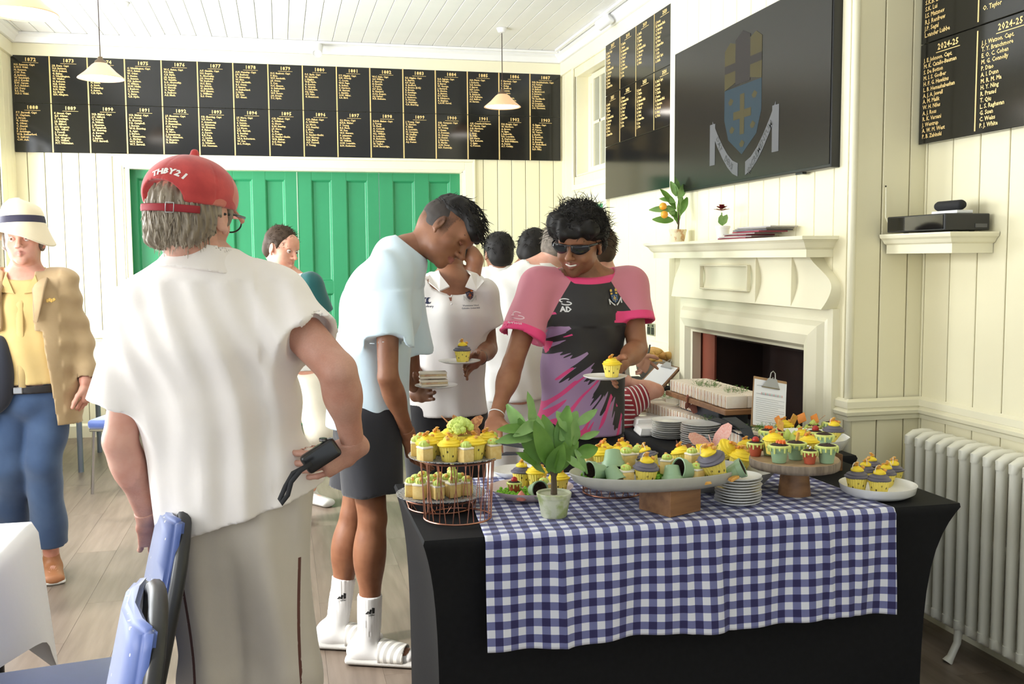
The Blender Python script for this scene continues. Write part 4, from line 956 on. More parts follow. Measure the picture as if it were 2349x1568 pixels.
# ---------------------------------------------------------------- board behind with leaning cupcakes
c = at(1675, 1085, z=.80); 
plate('serving_platter', (c[0]-.02, c[1]+.04, RZ), .20, .055, stone, 'grey platter behind and right of the long one, piled with cakes', cat='platter', sx=.62)
QZ = RZ+.03
seq([(cupY, 1690, 1080, QZ, 'yellow frosted cupcake with bees at the front of the rear platter', dict(rz=.2, tilt=(.25, .1), scale=1.2)),
     (cupY, 1645, 1045, QZ+.045, 'yellow cupcake tipped towards the table front on the rear platter', dict(rz=.5, tilt=(.9, .2), scale=1.1)),
     (cupY, 1600, 1062, QZ+.02, 'yellow cupcake at the left of the rear platter', dict(rz=1.5, tilt=(.5, -.3), scale=1.1)),
     (potR, 1675, 1052, QZ+.03, 'small terracotta pot cake with a berry on the rear platter', dict(rz=.4)),
     (potR, 1718, 1072, QZ+.0, 'small dark pot cake at the right end of the rear platter', dict(rz=.4, tilt=(0, .6))),
     (cakeS, 1565, 1062, QZ+.01, 'sponge square with bee biscuit at the left end of the rear platter', dict(rz=.3)),
     (cupY, 1712, 1048, QZ+.015, 'yellow cupcake at the right rear of the rear platter', dict(rz=.3, scale=.95))])
for k, (u, v) in enumerate(((1575, 1055), (1545, 1068), (1710, 1035), (1627, 1035))): shard(at(u, v, z=QZ+.05), (.03, .005, .035), (rng.rand()-.5, .4, rng.rand()*3), (honey, bfly)[k % 2], 'thin golden wafer standing up on the rear platter, %s' % ('left part', 'far left', 'right part', 'middle')[k], 'wafer')
butterfly(at(1560, 1035, y=3.1), .4, (1.1, .3), mat('dark wafer', (.16, .05, .03), .5), 'dark brown butterfly wafer behind the long platter', s=.8)
butterfly(at(1632, 1018, y=3.22), -.2, (1.35, -.25), noisy(mat('pink net', (.80, .36, .30), .7), (.86, .6, .55), 200, .8), 'large pink lace butterfly in front of the plate stacks', s=1.6)
# ---------------------------------------------------------------- bark-edged slab on a tapered stump
c = at(1822, 1132, z=RZ); 
r = empty('wooden_cake_stand', (c[0], c[1], RZ), label='round bark edged wooden slab on a tapered stump, right of the plates', cat='cake stand')
part('stump', lambda bm: lathe(bm, [(.0005, 0), (.051, 0), (.046, .05), (.041, .092), (.0005, .092)], 40), wood, r)
def slab_edge(bm): lathe(bm, [(.10, .090), (.138, .088), (.1405, .098), (.141, .112), (.139, .116)], 90, fn=lambda q, z, a: q*(1+.010*math.sin(3*a)+.006*math.sin(17*a+z*90)+.004*math.sin(41*a)))
part('slab_bark', slab_edge, woodend, r, auto=0)
part('slab_top', lambda bm: lathe(bm, [(.0005, .1165), (.137, .1165), (.139, .114)], 60, fn=lambda q, z, a: q*(1+.010*math.sin(3*a))), woodtop, r)
part('slab_underside', lambda bm: lathe(bm, [(.0005, .0895), (.137, .0895)], 60), woodtop, r)
SZ = RZ+.1170
seq([(potG, 1790, 1063, SZ, 'sage flowerpot cake with orange petals at the front left of the wooden slab', dict(rz=.4, scale=1.12)) if False else (potGf, 1787, 1060, SZ, 'sage flowerpot cake with orange petals at the front left of the wooden slab', dict(rz=.4, scale=1.12)),
     (potGb, 1825, 1053, SZ, 'sage flowerpot cake with an upright biscuit in the middle of the slab', dict(rz=.2, scale=1.1)),
     (potRs, 1857, 1063, SZ, 'small terracotta pot cake with silver balls at the front of the slab', dict(rz=.2, scale=1.06)),
     (potG, 1896, 1061, SZ, 'sage flowerpot cake with plain crumb at the right of the wooden slab', dict(rz=1.2, scale=1.12)),
     (potR, 1733, 1045, SZ, 'small terracotta pot cake with raspberry at the left of the slab', dict(rz=.6, scale=1.15)),
     (potL, 1765, 1043, SZ, 'pale pot cake at the back left of the wooden slab', dict(rz=.6)),
     (cupY, 1855, 1043, SZ, 'yellow frosted cupcake in the middle back of the wooden slab', dict(rz=.6, scale=.95)),
     (cupY, 1775, 1040, SZ+.012, 'yellow frosted cupcake at the left back of the wooden slab', dict(rz=.3))])
# white scalloped bowl and rear group on a raised board
c2 = A(1.84, 3.19, RZ)
bm = bmesh.new(); box(bm, (0, 0, .03), (.22, .16, .06), bev=.002); o = bmo('wooden_riser', bm, wood); o.location = (c2[0]-.02, c2[1]+.02, TZ+.004); setp(o, 'dark wooden riser behind the bark edged slab', 'riser')
bm = bmesh.new(); lathe(bm, [(.0005, .004), (.10, .004), (.130, .02), (.150, .052), (.154, .053), (.136, .014), (.10, 0), (.0005, 0)], 64, fn=lambda q, z, a: q*(1+.012*math.cos(12*a)*(z > .03)))
o = bmo('serving_bowl', bm, china, None, True, auto=60); o.location = (c2[0]-.03, c2[1]+.0, RZ+.064); setp(o, 'wide white bowl with wavy rim full of pot cakes behind the slab', 'bowl')
BZ = RZ+.069
seq([(potR, 1788, 1012, BZ, 'small terracotta pot cake at the left of the white bowl', dict(rz=.5, scale=1.05)),
     (potR, 1870, 1018, BZ, 'small terracotta pot cake at the right of the white bowl', dict(rz=.5, scale=1.25)),
     (potGf, 1762, 1020, BZ+.004, 'sage pot cake with orange petals at the far left of the white bowl', dict(rz=.9)),
     (potG, 1890, 1030, BZ, 'sage pot cake below the terracotta one in the white bowl', dict(rz=.9)),
     (potL, 1866, 1003, BZ, 'pale pot cake with a lime swirl at the back of the white bowl', dict(rz=.2)),
     (cupP, 1912, 1018, BZ+.003, 'violet frosted cupcake at the right rim of the white bowl', dict(rz=.2, scale=1.1)),
     (potGf, 1902, 1003, BZ+.002, 'pot cake with red orange petals at the back right of the white bowl', dict(rz=.2, tilt=(0, .2))),
     (cupY, 1800, 1003, BZ, 'yellow frosted cupcake at the back left of the white bowl', dict(rz=.2)),
     (cupY, 1838, 1018, BZ+.002, 'yellow frosted cupcake in the middle of the white bowl', dict(rz=.2, scale=.8))])
for k, (u, v) in enumerate(((1815, 1010), (1832, 1004), (1845, 1012), (1822, 1018), (1806, 1014), (1850, 1003), (1782, 1010))):
    r = empty('meringue_kiss', at(u, v, z=BZ)+A(0, 0, .012), label='lime icing kiss in the white bowl, %s' % ('left top', 'middle top', 'right', 'front middle', 'front left', 'back right', 'far left')[k], cat='cake', group='lime kisses in the white bowl')
    part('kiss', lambda bm: swirl(bm, [(.001, 0), (.016, 0), (.019, .010), (.014, .022), (.007, .032), (.0005, .04)], amp=.09), lime, r)
for k, (u, v) in enumerate(((1785, 1008), (1820, 1003), (1838, 1000), (1790, 1018), (1868, 1003))): shard(at(u, v, z=BZ)+A(0, 0, .07), (.034, .004, .036), (rng.rand()-.5, .5, rng.rand()*3), (orange, honey)[k % 2], 'thin caramel wafer stuck in the cakes of the white bowl, %s' % ('left', 'middle', 'centre back', 'front left', 'right')[k], 'wafer')
shard(at(1893, 1030, z=BZ)+A(0, 0, .02), (.05, .02, .008), (0, .6, -.3), icing, 'pale wedge of cake leaning in the white bowl', 'cake_wedge')
bm = bmesh.new(); tube(bm, [at(1833, 1025, y=2.86), at(1850, 985, y=2.95), at(1893, 952, y=3.05)], [.0014, .0012, .0008], 5); setp(bmo('wafer_feather', bm, bfly, None, True), 'long thin brown feather standing up from the slab cakes', 'decoration')
# ---------------------------------------------------------------- white dish with five cupcakes at the right
c = at(2013, 1132, z=RZ); 
bm = bmesh.new(); lathe(bm, [(.0005, .005), (.085, .005), (.108, .016), (.116, .036), (.1185, .037), (.113, .014), (.09, 0), (.0005, 0)], 56); o = bmo('serving_dish', bm, china, None, True, auto=60); o.location = (c[0], c[1], RZ-.003); setp(o, 'white shallow dish of violet cupcakes at the right end of the table', 'dish')
DZ_ = RZ+.004
seq([(cupP, 1965, 1127, DZ_, 'violet cupcake at the front left of the white dish', dict(rz=.1, scale=1.08)), (cupP, 2016, 1133, DZ_, 'violet cupcake at the front middle of the white dish', dict(rz=.2, scale=1.05)),
     (cupP, 1985, 1108, DZ_, 'violet cupcake behind the front pair in the white dish', dict(rz=1.2, scale=.95)), (cupP, 2032, 1115, DZ_, 'violet cupcake right of centre in the white dish', dict(rz=2.2, scale=.95)), (cupP, 2048, 1108, DZ_, 'violet cupcake at the right back of the white dish', dict(rz=.9, scale=1.0)), (cupP, 1998, 1095, DZ_, 'violet cupcake at the back of the white dish', dict(rz=4, scale=.95))])
# ---------------------------------------------------------------- stacks of white side plates
def plate_stack(c, n, rad, grp, lab, jit=.002):
    me = None
    for k in range(n):
        x = c[0]+jit*rng.randn(); y = c[1]+jit*rng.randn(); z = c[2]+.0085*k
        if me is None: o = plate('side_plate', (x, y, z), rad, .010, china, lab, group=grp); me = o
        else: o = dup(me, (x, y, z))
        o['label'] = lab % ('bottom' if k == 0 else 'top' if k == n-1 else ORD[k]+' lowest')
plate_stack(at(1693, 1152, z=RZ), 10, .071, 'plates right of the long platter', '%s white plate of the stack right of the wooden block')
plate_stack(at(1537, 1003, z=TZ+.004), 9, .078, 'left plate stack at the back table corner', '%s white plate of the left stack on the back table corner')
plate_stack(at(1607, 1022, z=TZ+.004), 11, .080, 'tallest plate stack on the back table', '%s white plate of the tall middle stack on the back table')
plate_stack(at(1635, 1027, z=TZ+.004)+A(.02, .0, 0), 7, .076, 'right plate stack on the back table', '%s white plate of the stack behind the pink butterfly')
plate_stack(at(1523, 945, z=TZ+.004), 5, .072, 'plate stack by the striped sleeve', '%s white plate of the far stack beside the striped sleeve')
# trays
def tray(c, sx, sy, h, rz, label):
    bm = bmesh.new(); box(bm, (0, 0, h/2), (sx, sy, h), bev=.008, seg=2)
    for v in bm.verts:
        if v.co.z < h*.4: v.co.x *= 1.08; v.co.y *= 1.10
    o = bmo('serving_tray', bm, china, None, True, auto=35); o.location = [float(a) for a in c]; o.rotation_euler = (0, 0, rz); return setp(o, label, 'tray')
tray(at(1508, 982, z=TZ+.004)+A(.0, .08, 0), .17, .19, .045, -.1, 'upturned white oblong tray at the back table corner')
tray(at(1530, 1003, z=TZ+.004)+A(-.01, .1, 0), .16, .13, .035, -.15, 'upturned white tray between the other tray and the plates')
# ---------------------------------------------------------------- sandwiches
def sandwich(L_, W_, H_, label, tri=False):
    r = empty('sandwich', label=label, cat='sandwich')
    t = H_/2
    for k in range(2):
        part('bread_slice', lambda bm: box(bm, (0, W_*(-.32 if k == 0 else .32), H_*.5), (L_, W_*.36, H_), bev=.003, seg=2), bread, r)
    part('filling', lambda bm: box(bm, (0, 0, H_*.5), (L_*.96, W_*.30, H_*.95), bev=.001), fill1, r)
    return Proto(r)
sw = sandwich(.075, .026, .042, 'x'); 
def cress_bunch(c, rx, ry, n, label, mm=(cress, cress2), h=.022):
    bm = bmesh.new()
    for i in range(n):
        a = rng.rand()*6.28; t = math.sqrt(rng.rand()); x, y = rx*t*math.cos(a), ry*t*math.sin(a); dx, dy = rng.randn(2)*.008; z = h*rng.rand()
        tube(bm, [(x, y, 0), (x+dx, y+dy, z)], .0006, 3, cap=False)
        for sg in (1, -1):
            vs = [bm.verts.new((x+dx+sg*.004*p[0]+.001*rng.randn(), y+dy+.004*p[1], z+.002*rng.rand()*p[0])) for p in ((0, 0), (.7, .8), (1.5, .3), (.8, -.6))]; f = bm.faces.new(vs); f.material_index = int(rng.rand() < .25)
    o = bmo('cress', bm, list(mm)); o.location = [float(a) for a in c]; return setp(o, label, 'garnish', kind='stuff')
def board_(c, sx, sy, h, rz, label, m=wood, name='serving_board'):
    bm = bmesh.new(); box(bm, (0, 0, h/2), (sx, sy, h), bev=.003); o = bmo(name, bm, m); o.location = [float(a) for a in c]; o.rotation_euler = (0, 0, rz); return setp(o, label, 'board')
def rows(cx, cy, z, nx_, ny_, dx, dy, rz, lab, grp, sc=1.):
    for i in range(nx_):
        for j in range(ny_):
            u = (i-(nx_-1)/2)*dx; v = (j-(ny_-1)/2)*dy; c_, s_ = math.cos(rz), math.sin(rz)
            sw.put((cx+u*c_-v*s_+.001*rng.randn(), cy+u*s_+v*c_, z+.001*rng.rand()), rz+.03*rng.randn(), label=lab+', %s from the near end%s' % (ORD[j], '' if nx_ == 1 else ' of the %s row' % ORD[i]), group=grp, scale=sc)
# raised board by the fireplace
for lx, ly in ((-.07, -.2), (.07, -.2), (-.07, .2), (.07, .2)): pass
bm = bmesh.new(); box(bm, (0, 0, .07), (.13, .40, .14), bev=.003); o = bmo('slate_riser', bm, slate); o.location = (1.79, 3.92, TZ+.004); setp(o, 'black box riser under the high sandwich board', 'riser')
board_((1.79, 3.88, TZ+.145), .215, .62, .022, .0, 'high wooden board of sandwiches in front of the fireplace')
HZ = TZ+.168
rows(1.785, 3.88, HZ, 2, 18, .09, .0325, 0, 'sandwich on the high board', 'sandwiches on the high board', 1.18)
cress_bunch((1.77, 3.94, HZ+.05), .05, .09, 90, 'green and purple cress on the middle of the high board sandwiches'); cress_bunch((1.80, 3.72, HZ+.05), .05, .06, 60, 'cress scattered on the near end of the high board sandwiches')
# middle board
board_((1.72, 4.06, TZ+.01), .17, .62, .035, .08, 'long low wooden board of sandwiches in the middle of the back table')
MZ = TZ+.046
rows(1.715, 4.07, MZ, 1, 19, .09, .030, .08, 'sandwich in the low board long row', 'sandwiches on the low board', 1.15)
rows(1.80, 4.0, MZ+.002, 1, 13, .09, .030, .05, 'sandwich in the low board second row', 'sandwiches on the low board, second row', 1.2)
rows(1.765, 4.0, MZ+.052, 1, 8, .09, .030, .05, 'sandwich piled atop the low board', 'upper sandwiches on the low board', 1.1)
cress_bunch((1.77, 3.95, MZ+.095), .03, .09, 70, 'cress on top of the piled sandwiches'); cress_bunch((1.74, 3.78, MZ+.05), .06, .05, 90, 'cress over the near end of the low board')
board_((1.70, 3.70, TZ+.003), .10, .14, .036, .0, 'navy slate at the near end of the low sandwich board', slate, 'slate_tile')
# right hand board by the clipboard
board_(A(1.775, 3.415, TZ+.004), .27, .095, .062, 0, 'wooden board of sandwiches in front of the clipboard')
rc = A(1.775, 3.415, 0)
rows(rc[0], rc[1], TZ+.067, 3, 3, .088, .030, 0, 'sandwich by the clipboard', 'sandwiches in front of the clipboard', 1.1)
cress_bunch((rc[0], rc[1], TZ+.112), .12, .035, 150, 'cress over the sandwiches in front of the clipboard', (cress, cress))
# slate tongs
def tongs(p0, p1, p2, label):
    bm = bmesh.new()
    for sg in (-1, 1):
        q = [np.array(p, float) for p in (p0, p1, p2)]; off = A(0, 0, .012)*sg
        for a, b, w0, w1 in ((q[0], q[1]+off, .016, .022), (q[1]+off, q[2]+off*1.6, .022, .030)):
            d = nv(b-a); s_ = nv(np.cross(d, A(0, 0, 1)))
            vs = [bm.verts.new(p) for p in (a-s_*w0, a+s_*w0, b+s_*w1, b-s_*w1)]; f = bm.faces.new(vs); g = bmesh.ops.extrude_face_region(bm, geom=[f]); bmesh.ops.translate(bm, vec=(0, 0, .003), verts=[v for v in g['geom'] if isinstance(v, bmesh.types.BMVert)])
    return setp(bmo('serving_tongs', bm, slate), label, 'tongs')
tongs(at(1735, 1005, y=3.35), at(1690, 985, y=3.45), at(1635, 972, y=3.55), 'navy serving tongs lying beside the plate stacks')
tongs(at(1725, 1015, y=3.28), at(1710, 990, y=3.36), at(1672, 970, y=3.48), 'second navy tongs nearest the wooden slab')
tongs(at(1240, 1030, y=3.0), at(1195, 1032, y=3.05), at(1150, 1028, y=3.1), 'navy serving tongs reaching left behind the potted plant')
board_(at(1735, 1030, z=TZ+.004)+A(0, .03, 0), .10, .13, .03, .1, 'dark wooden block under the tongs', wood, 'wooden_block')
# far sandwiches
board_(at(1535, 925, z=TZ+.01)+A(.02, .1, 0), .30, .40, .02, .0, 'dark tray of rolled sandwiches behind the plate stack', slate)
fc = at(1535, 925, z=TZ+.04)+A(.02, .08, 0)
rows(fc[0]-.03, fc[1]-.02, TZ+.036, 3, 8, .085, .034, .0, 'sandwich behind the far plate stack', 'far sandwiches', .95)
cress_bunch((fc[0]-.06, fc[1]-.06, TZ+.076), .09, .10, 140, 'green leaves over the far sandwiches', (cress, cress))
# wooden ledge under the striped sleeve
board_(at(1450, 945, z=TZ+.03)+A(.12, .1, -.026), .22, .14, .03, .1, 'wooden board beside the striped sleeve')
rows(*(at(1470, 930, z=TZ+.05)+A(.07, .09, 0))[:2], TZ+.036, 2, 4, .085, .03, .1, 'sandwich by the striped sleeve', 'sandwiches beside the striped sleeve', .95)
# pale wafer net leaning on the low board
butterfly(at(1582, 930, y=3.95), .1, (1.3, .5), mat('pink brown wafer', (.50, .20, .15), .6), 'pink brown wafer fan leaning on the low board sandwiches', s=.9)
# ---------------------------------------------------------------- clipboards
steel = mat('brushed steel', (.42, .42, .42), .35, metal=1); paper = mat('white paper', (.85, .86, .90), .7)
def clipboard(P0, P1, P2, P3, label, woodb, text=True, thick=.004):
    """corners bottom-left, bottom-right, top-right, top-left"""
    P0, P1, P2, P3 = [np.array(p, float) for p in (P0, P1, P2, P3)]; r = empty('clipboard', P0, label=label, cat='clipboard')
    Y = nv(P3-P0); X = nv(nv(P1-P0)+nv((P1-P0)-Y*((P1-P0)@Y))); Y = nv((P3-P0)-X*((P3-P0)@X)); Z = np.cross(X, Y); w_ = np.linalg.norm(P1-P0); h_ = np.linalg.norm(P3-P0)
    r.matrix_basis = M4(P0, X, Y, Z)
    part('board', lambda bm: box(bm, (w_/2, h_/2, -.004), (w_-.003 if not woodb else w_+.012, h_+.016, thick if not woodb else .018), bev=.002), wood if woodb else mat('hardboard', (.42, .25, .12), .6), r, False)
    pz = .002 if not woodb else .006
    def pp(bm):
        n_ = 10; rw = []
        for j in range(n_+1):
            t = j/n_; rw.append([bm.verts.new((x, h_*t-.004, pz+.010*(1-t)**3*(1 if not woodb else .2))) for x in (.004, w_-.004)])
        for a, b in zip(rw[:-1], rw[1:]): bm.faces.new((a[0], a[1], b[1], b[0]))
    part('paper', pp, paper, r)
    def clip(bm):
        vs = [bm.verts.new(p) for p in ((w_*.25, h_-.03, pz+.004), (w_*.75, h_-.03, pz+.004), (w_*.62, h_+.002, pz+.016), (w_*.38, h_+.002, pz+.016))]; f = bm.faces.new(vs)
        g = bmesh.ops.extrude_face_region(bm, geom=[f]); bmesh.ops.translate(bm, vec=(0, 0, .003), verts=[v for v in g['geom'] if isinstance(v, bmesh.types.BMVert)])
        tube(bm, [(w_*.24, h_-.031, pz+.004), (w_*.76, h_-.031, pz+.004)], .003, 6)
        tube(bm, [(w_*.42, h_, pz+.018), (w_*.44, h_+.024, pz+.02), (w_*.5, h_+.032, pz+.02), (w_*.56, h_+.024, pz+.02), (w_*.58, h_, pz+.018)], .002, 6)
        tube(bm, [(w_*.55, h_+.002, pz-.01), (w_*.62, h_+.02, pz-.022), (w_*.68, h_+.018, pz-.022), (w_*.66, h_, pz-.01)], .002, 6)
    part('bulldog_clip', clip, steel, r)
    if text:
        def ln(bm):
            for k in range(14):
                y = h_*(.72-.045*k)-.01; x1 = w_*(.92 if k % 3 else .75); z = pz+.0012+.010*(1-y/h_)**3
                if k == 1: continue
                bm.faces.new([bm.verts.new(p) for p in ((w_*.1, y, z), (x1, y, z), (x1, y+.0015, z), (w_*.1, y+.0015, z))])
            bm.faces.new([bm.verts.new(p) for p in ((w_*.1, h_*.84, pz+.0012), (w_*.5, h_*.84, pz+.0012), (w_*.5, h_*.84+.002, pz+.0012), (w_*.1, h_*.84+.002, pz+.0012))])
        part('printed_lines', ln, mat('grey print', (.45, .46, .5), .8), r, False)
        for q, cc in enumerate(((.7, .25, .25), (.3, .55, .45), (.5, .5, .55))): part('coloured_marks', lambda bm: [bm.faces.new([bm.verts.new((w_*(.24+.04*k)+dx, h_*.66+dy, pz+.0032)) for dx, dy in ((0, 0), (.0022, 0), (.0022, .009), (0, .009))]) for k in range(16) if k % 3 == q], mat('coloured print %d' % q, cc, .8), r, False)
    return r
clipboard(at(1722, 972, y=3.47), at(1801, 972, y=3.46), at(1821, 868, y=3.52), at(1746, 870, y=3.53), 'clipboard holding a printed sheet, leaning before the fireplace', False)
clipboard(at(1468, 880, y=5.2), at(1512, 895, y=5.1), at(1541, 845, y=5.25), at(1500, 832, y=5.35), 'wooden clipboard tilted by the bread bowl with a steel clip', True, False)
# ---------------------------------------------------------------- bread bowl
bc = at(1500, 848, y=5.62); bz = TZ+.006
bm = bmesh.new(); lathe(bm, [(.0005, .004), (.05, .004), (.075, .02), (.098, .06), (.112, .115), (.115, .116), (.104, .06), (.08, .012), (.055, 0), (.0005, 0)], 48)
greyst = mat('dull grey metal bowl', (.38, .34, .30), .35, metal=.3)
o = bmo('bread_bowl', bm, greyst, None, True, auto=60); o.location = (float(bc[0])+.0, 5.62, bz+.03); setp(o, 'grey bowl of golden pastries on the far buffet table', 'bowl')
bm = bmesh.new(); lathe(bm, [(.0005, 0), (.07, 0), (.07, .03), (.0005, .03)], 24); o = bmo('bowl_stand', bm, wood); o.location = (float(bc[0]), 5.62, bz-.001); setp(o, 'round wooden base under the grey bread bowl', 'stand')
past = noisy(mat('golden pastry', (.80, .50, .16), .5), (.62, .30, .07), 30, .8, bump=.3)
def pastry(c, rz, s):
    r = empty('pastry', c, rz, label='golden baked pastry heaped in the grey bread bowl', cat='pastry', group='pastries in the bread bowl')
    part('roll', lambda bm: tube(bm, [(.035*s*math.cos(t), .035*s*math.sin(t), 0) for t in np.linspace(.3, 2.8, 9)], [.006*s, .012*s, .015*s, .018*s, .0185*s, .018*s, .015*s, .012*s, .006*s], 10), past, r); return r
pr0 = Proto(pastry((0, 0, 0), 0, 1.3))
for k in range(14):
    a = 2.4*k; t = .075*math.sqrt((k+.5)/14); pr0.put(label='golden pastry heaped in the grey bread bowl, %s laid' % ORD[k], loc=(float(bc[0])+t*math.cos(a), 5.62+t*math.sin(a)-.01, bz+.15+.03*(1-(t/.08)**2)+.012*rng.rand()), rz=rng.rand()*6, tilt=(rng.randn()*.4, rng.randn()*.4))
bm = bmesh.new(); tube(bm, [at(1466, 803, y=5.5), at(1480, 812, y=5.5), at(1488, 808, y=5.5), at(1491, 790, y=5.5)], [(.004, .018), (.004, .02), (.004, .014), (.004, .009)], 8, flat=(0, 0, 1)); setp(bmo('serving_tongs', bm, mat('black plastic', (.02, .02, .02), .4), None, True), 'black tongs stuck in the bowl of pastries', 'tongs')
# ================================================================ people: builders
def at3(u, v, y): return at(u, v, y=y)
def skinm(name, c, c2, lipc, hair=None):
    m = mat(name, c, .48, spec=.4, sss=.0); nt, N, L, b = NT(m)
    b.inputs['Subsurface Weight'].default_value = .12; b.inputs['Subsurface Radius'].default_value = (.012, .005, .003); b.inputs['Subsurface Scale'].default_value = .6
    no = nd(nt, 'ShaderNodeTexNoise', i_Scale=14., i_Detail=5.); tc = nd(nt, 'ShaderNodeTexCoord'); L.new(tc.outputs['Object'], no.inputs['Vector'])
    rp = nd(nt, 'ShaderNodeMapRange'); rp.inputs[1].default_value = .4; rp.inputs[2].default_value = .65; L.new(no.outputs['Fac'], rp.inputs[0])
    base = mixc(nt, rp.outputs[0], c, c2)
    a1 = nd(nt, 'ShaderNodeAttribute', attribute_name='lip'); f = mth(nt, 'MULTIPLY', a1.outputs['Fac'], 1.); rr = nd(nt, 'ShaderNodeMapRange'); rr.inputs[1].default_value = -.25; rr.inputs[2].default_value = .25
    L.new(f, rr.inputs[0]); col = mixc(nt, rr.outputs[0], base, lipc)
    a2 = nd(nt, 'ShaderNodeAttribute', attribute_name='stub'); r3 = nd(nt, 'ShaderNodeMapRange'); r3.inputs[1].default_value = 0.; r3.inputs[2].default_value = 1.; L.new(a2.outputs['Fac'], r3.inputs[0])
    n2 = nd(nt, 'ShaderNodeTexNoise', i_Scale=260., i_Detail=2.); L.new(tc.outputs['Object'], n2.inputs['Vector'])
    col = mixc(nt, mth(nt, 'MULTIPLY', r3.outputs[0], mth(nt, 'MULTIPLY_ADD', n2.outputs['Fac'], .8, .25)), col, hair or (.03, .02, .015))
    L.new(col, b.inputs['Base Color'])
    bp = nd(nt, 'ShaderNodeBump', i_Strength=.12, i_Distance=.001); L.new(n2.outputs['Fac'], bp.inputs['Height']); L.new(bp.outputs[0], b.inputs['Normal']); return m
def clothm(name, c, c2=None, rough=.85, scale=9, sheen=.25, weave=700.):
    m = mat(name, c, rough, sheen=sheen); noisy(m, c2 or tuple(x*.93 for x in c), scale, .5)
    nt, N, L, b = NT(m); tc = nd(nt, 'ShaderNodeTexCoord'); n2 = nd(nt, 'ShaderNodeTexNoise', i_Scale=weave, i_Detail=1.); L.new(tc.outputs['Object'], n2.inputs['Vector'])
    n3 = nd(nt, 'ShaderNodeTexNoise', i_Scale=18., i_Detail=3.); L.new(tc.outputs['Object'], n3.inputs['Vector'])
    h = mth(nt, 'ADD', mth(nt, 'MULTIPLY', n2.outputs['Fac'], .10), mth(nt, 'MULTIPLY', n3.outputs['Fac'], .9))
    bp = nd(nt, 'ShaderNodeBump', i_Strength=.22, i_Distance=.006); L.new(h, bp.inputs['Height']); L.new(bp.outputs[0], b.inputs['Normal']); return m
def masks(m, layers):
    """paint crisp areas of their own colour where an attribute is above zero: layers = [(attr, colour)]"""
    nt, N, L, b = NT(m); cur = b.inputs['Base Color'].links[0].from_socket if b.inputs['Base Color'].links else tuple(b.inputs['Base Color'].default_value)
    for a, c in layers:
        n_ = nd(nt, 'ShaderNodeAttribute', attribute_name=a); cur = mixc(nt, mth(nt, 'GREATER_THAN', n_.outputs['Fac'], 0.), cur, c)
    L.new(cur, b.inputs['Base Color']); return m
def ripple(P, k, amp, ph=0.):
    k = np.array(k, float); return amp*np.sin(P@k+ph+1.3*np.sin(P@A(k[1]*.4+5, k[2]*.3, k[0]*.35+4)+ph))
def wob(P, f, s=0.):
    return (np.sin(P@A(1, .3, .2)*f+s)+np.sin(P@A(-.4, 1, .3)*f*1.13+s*2)+np.sin(P@A(.2, -.5, 1)*f*.91+s*3))/3
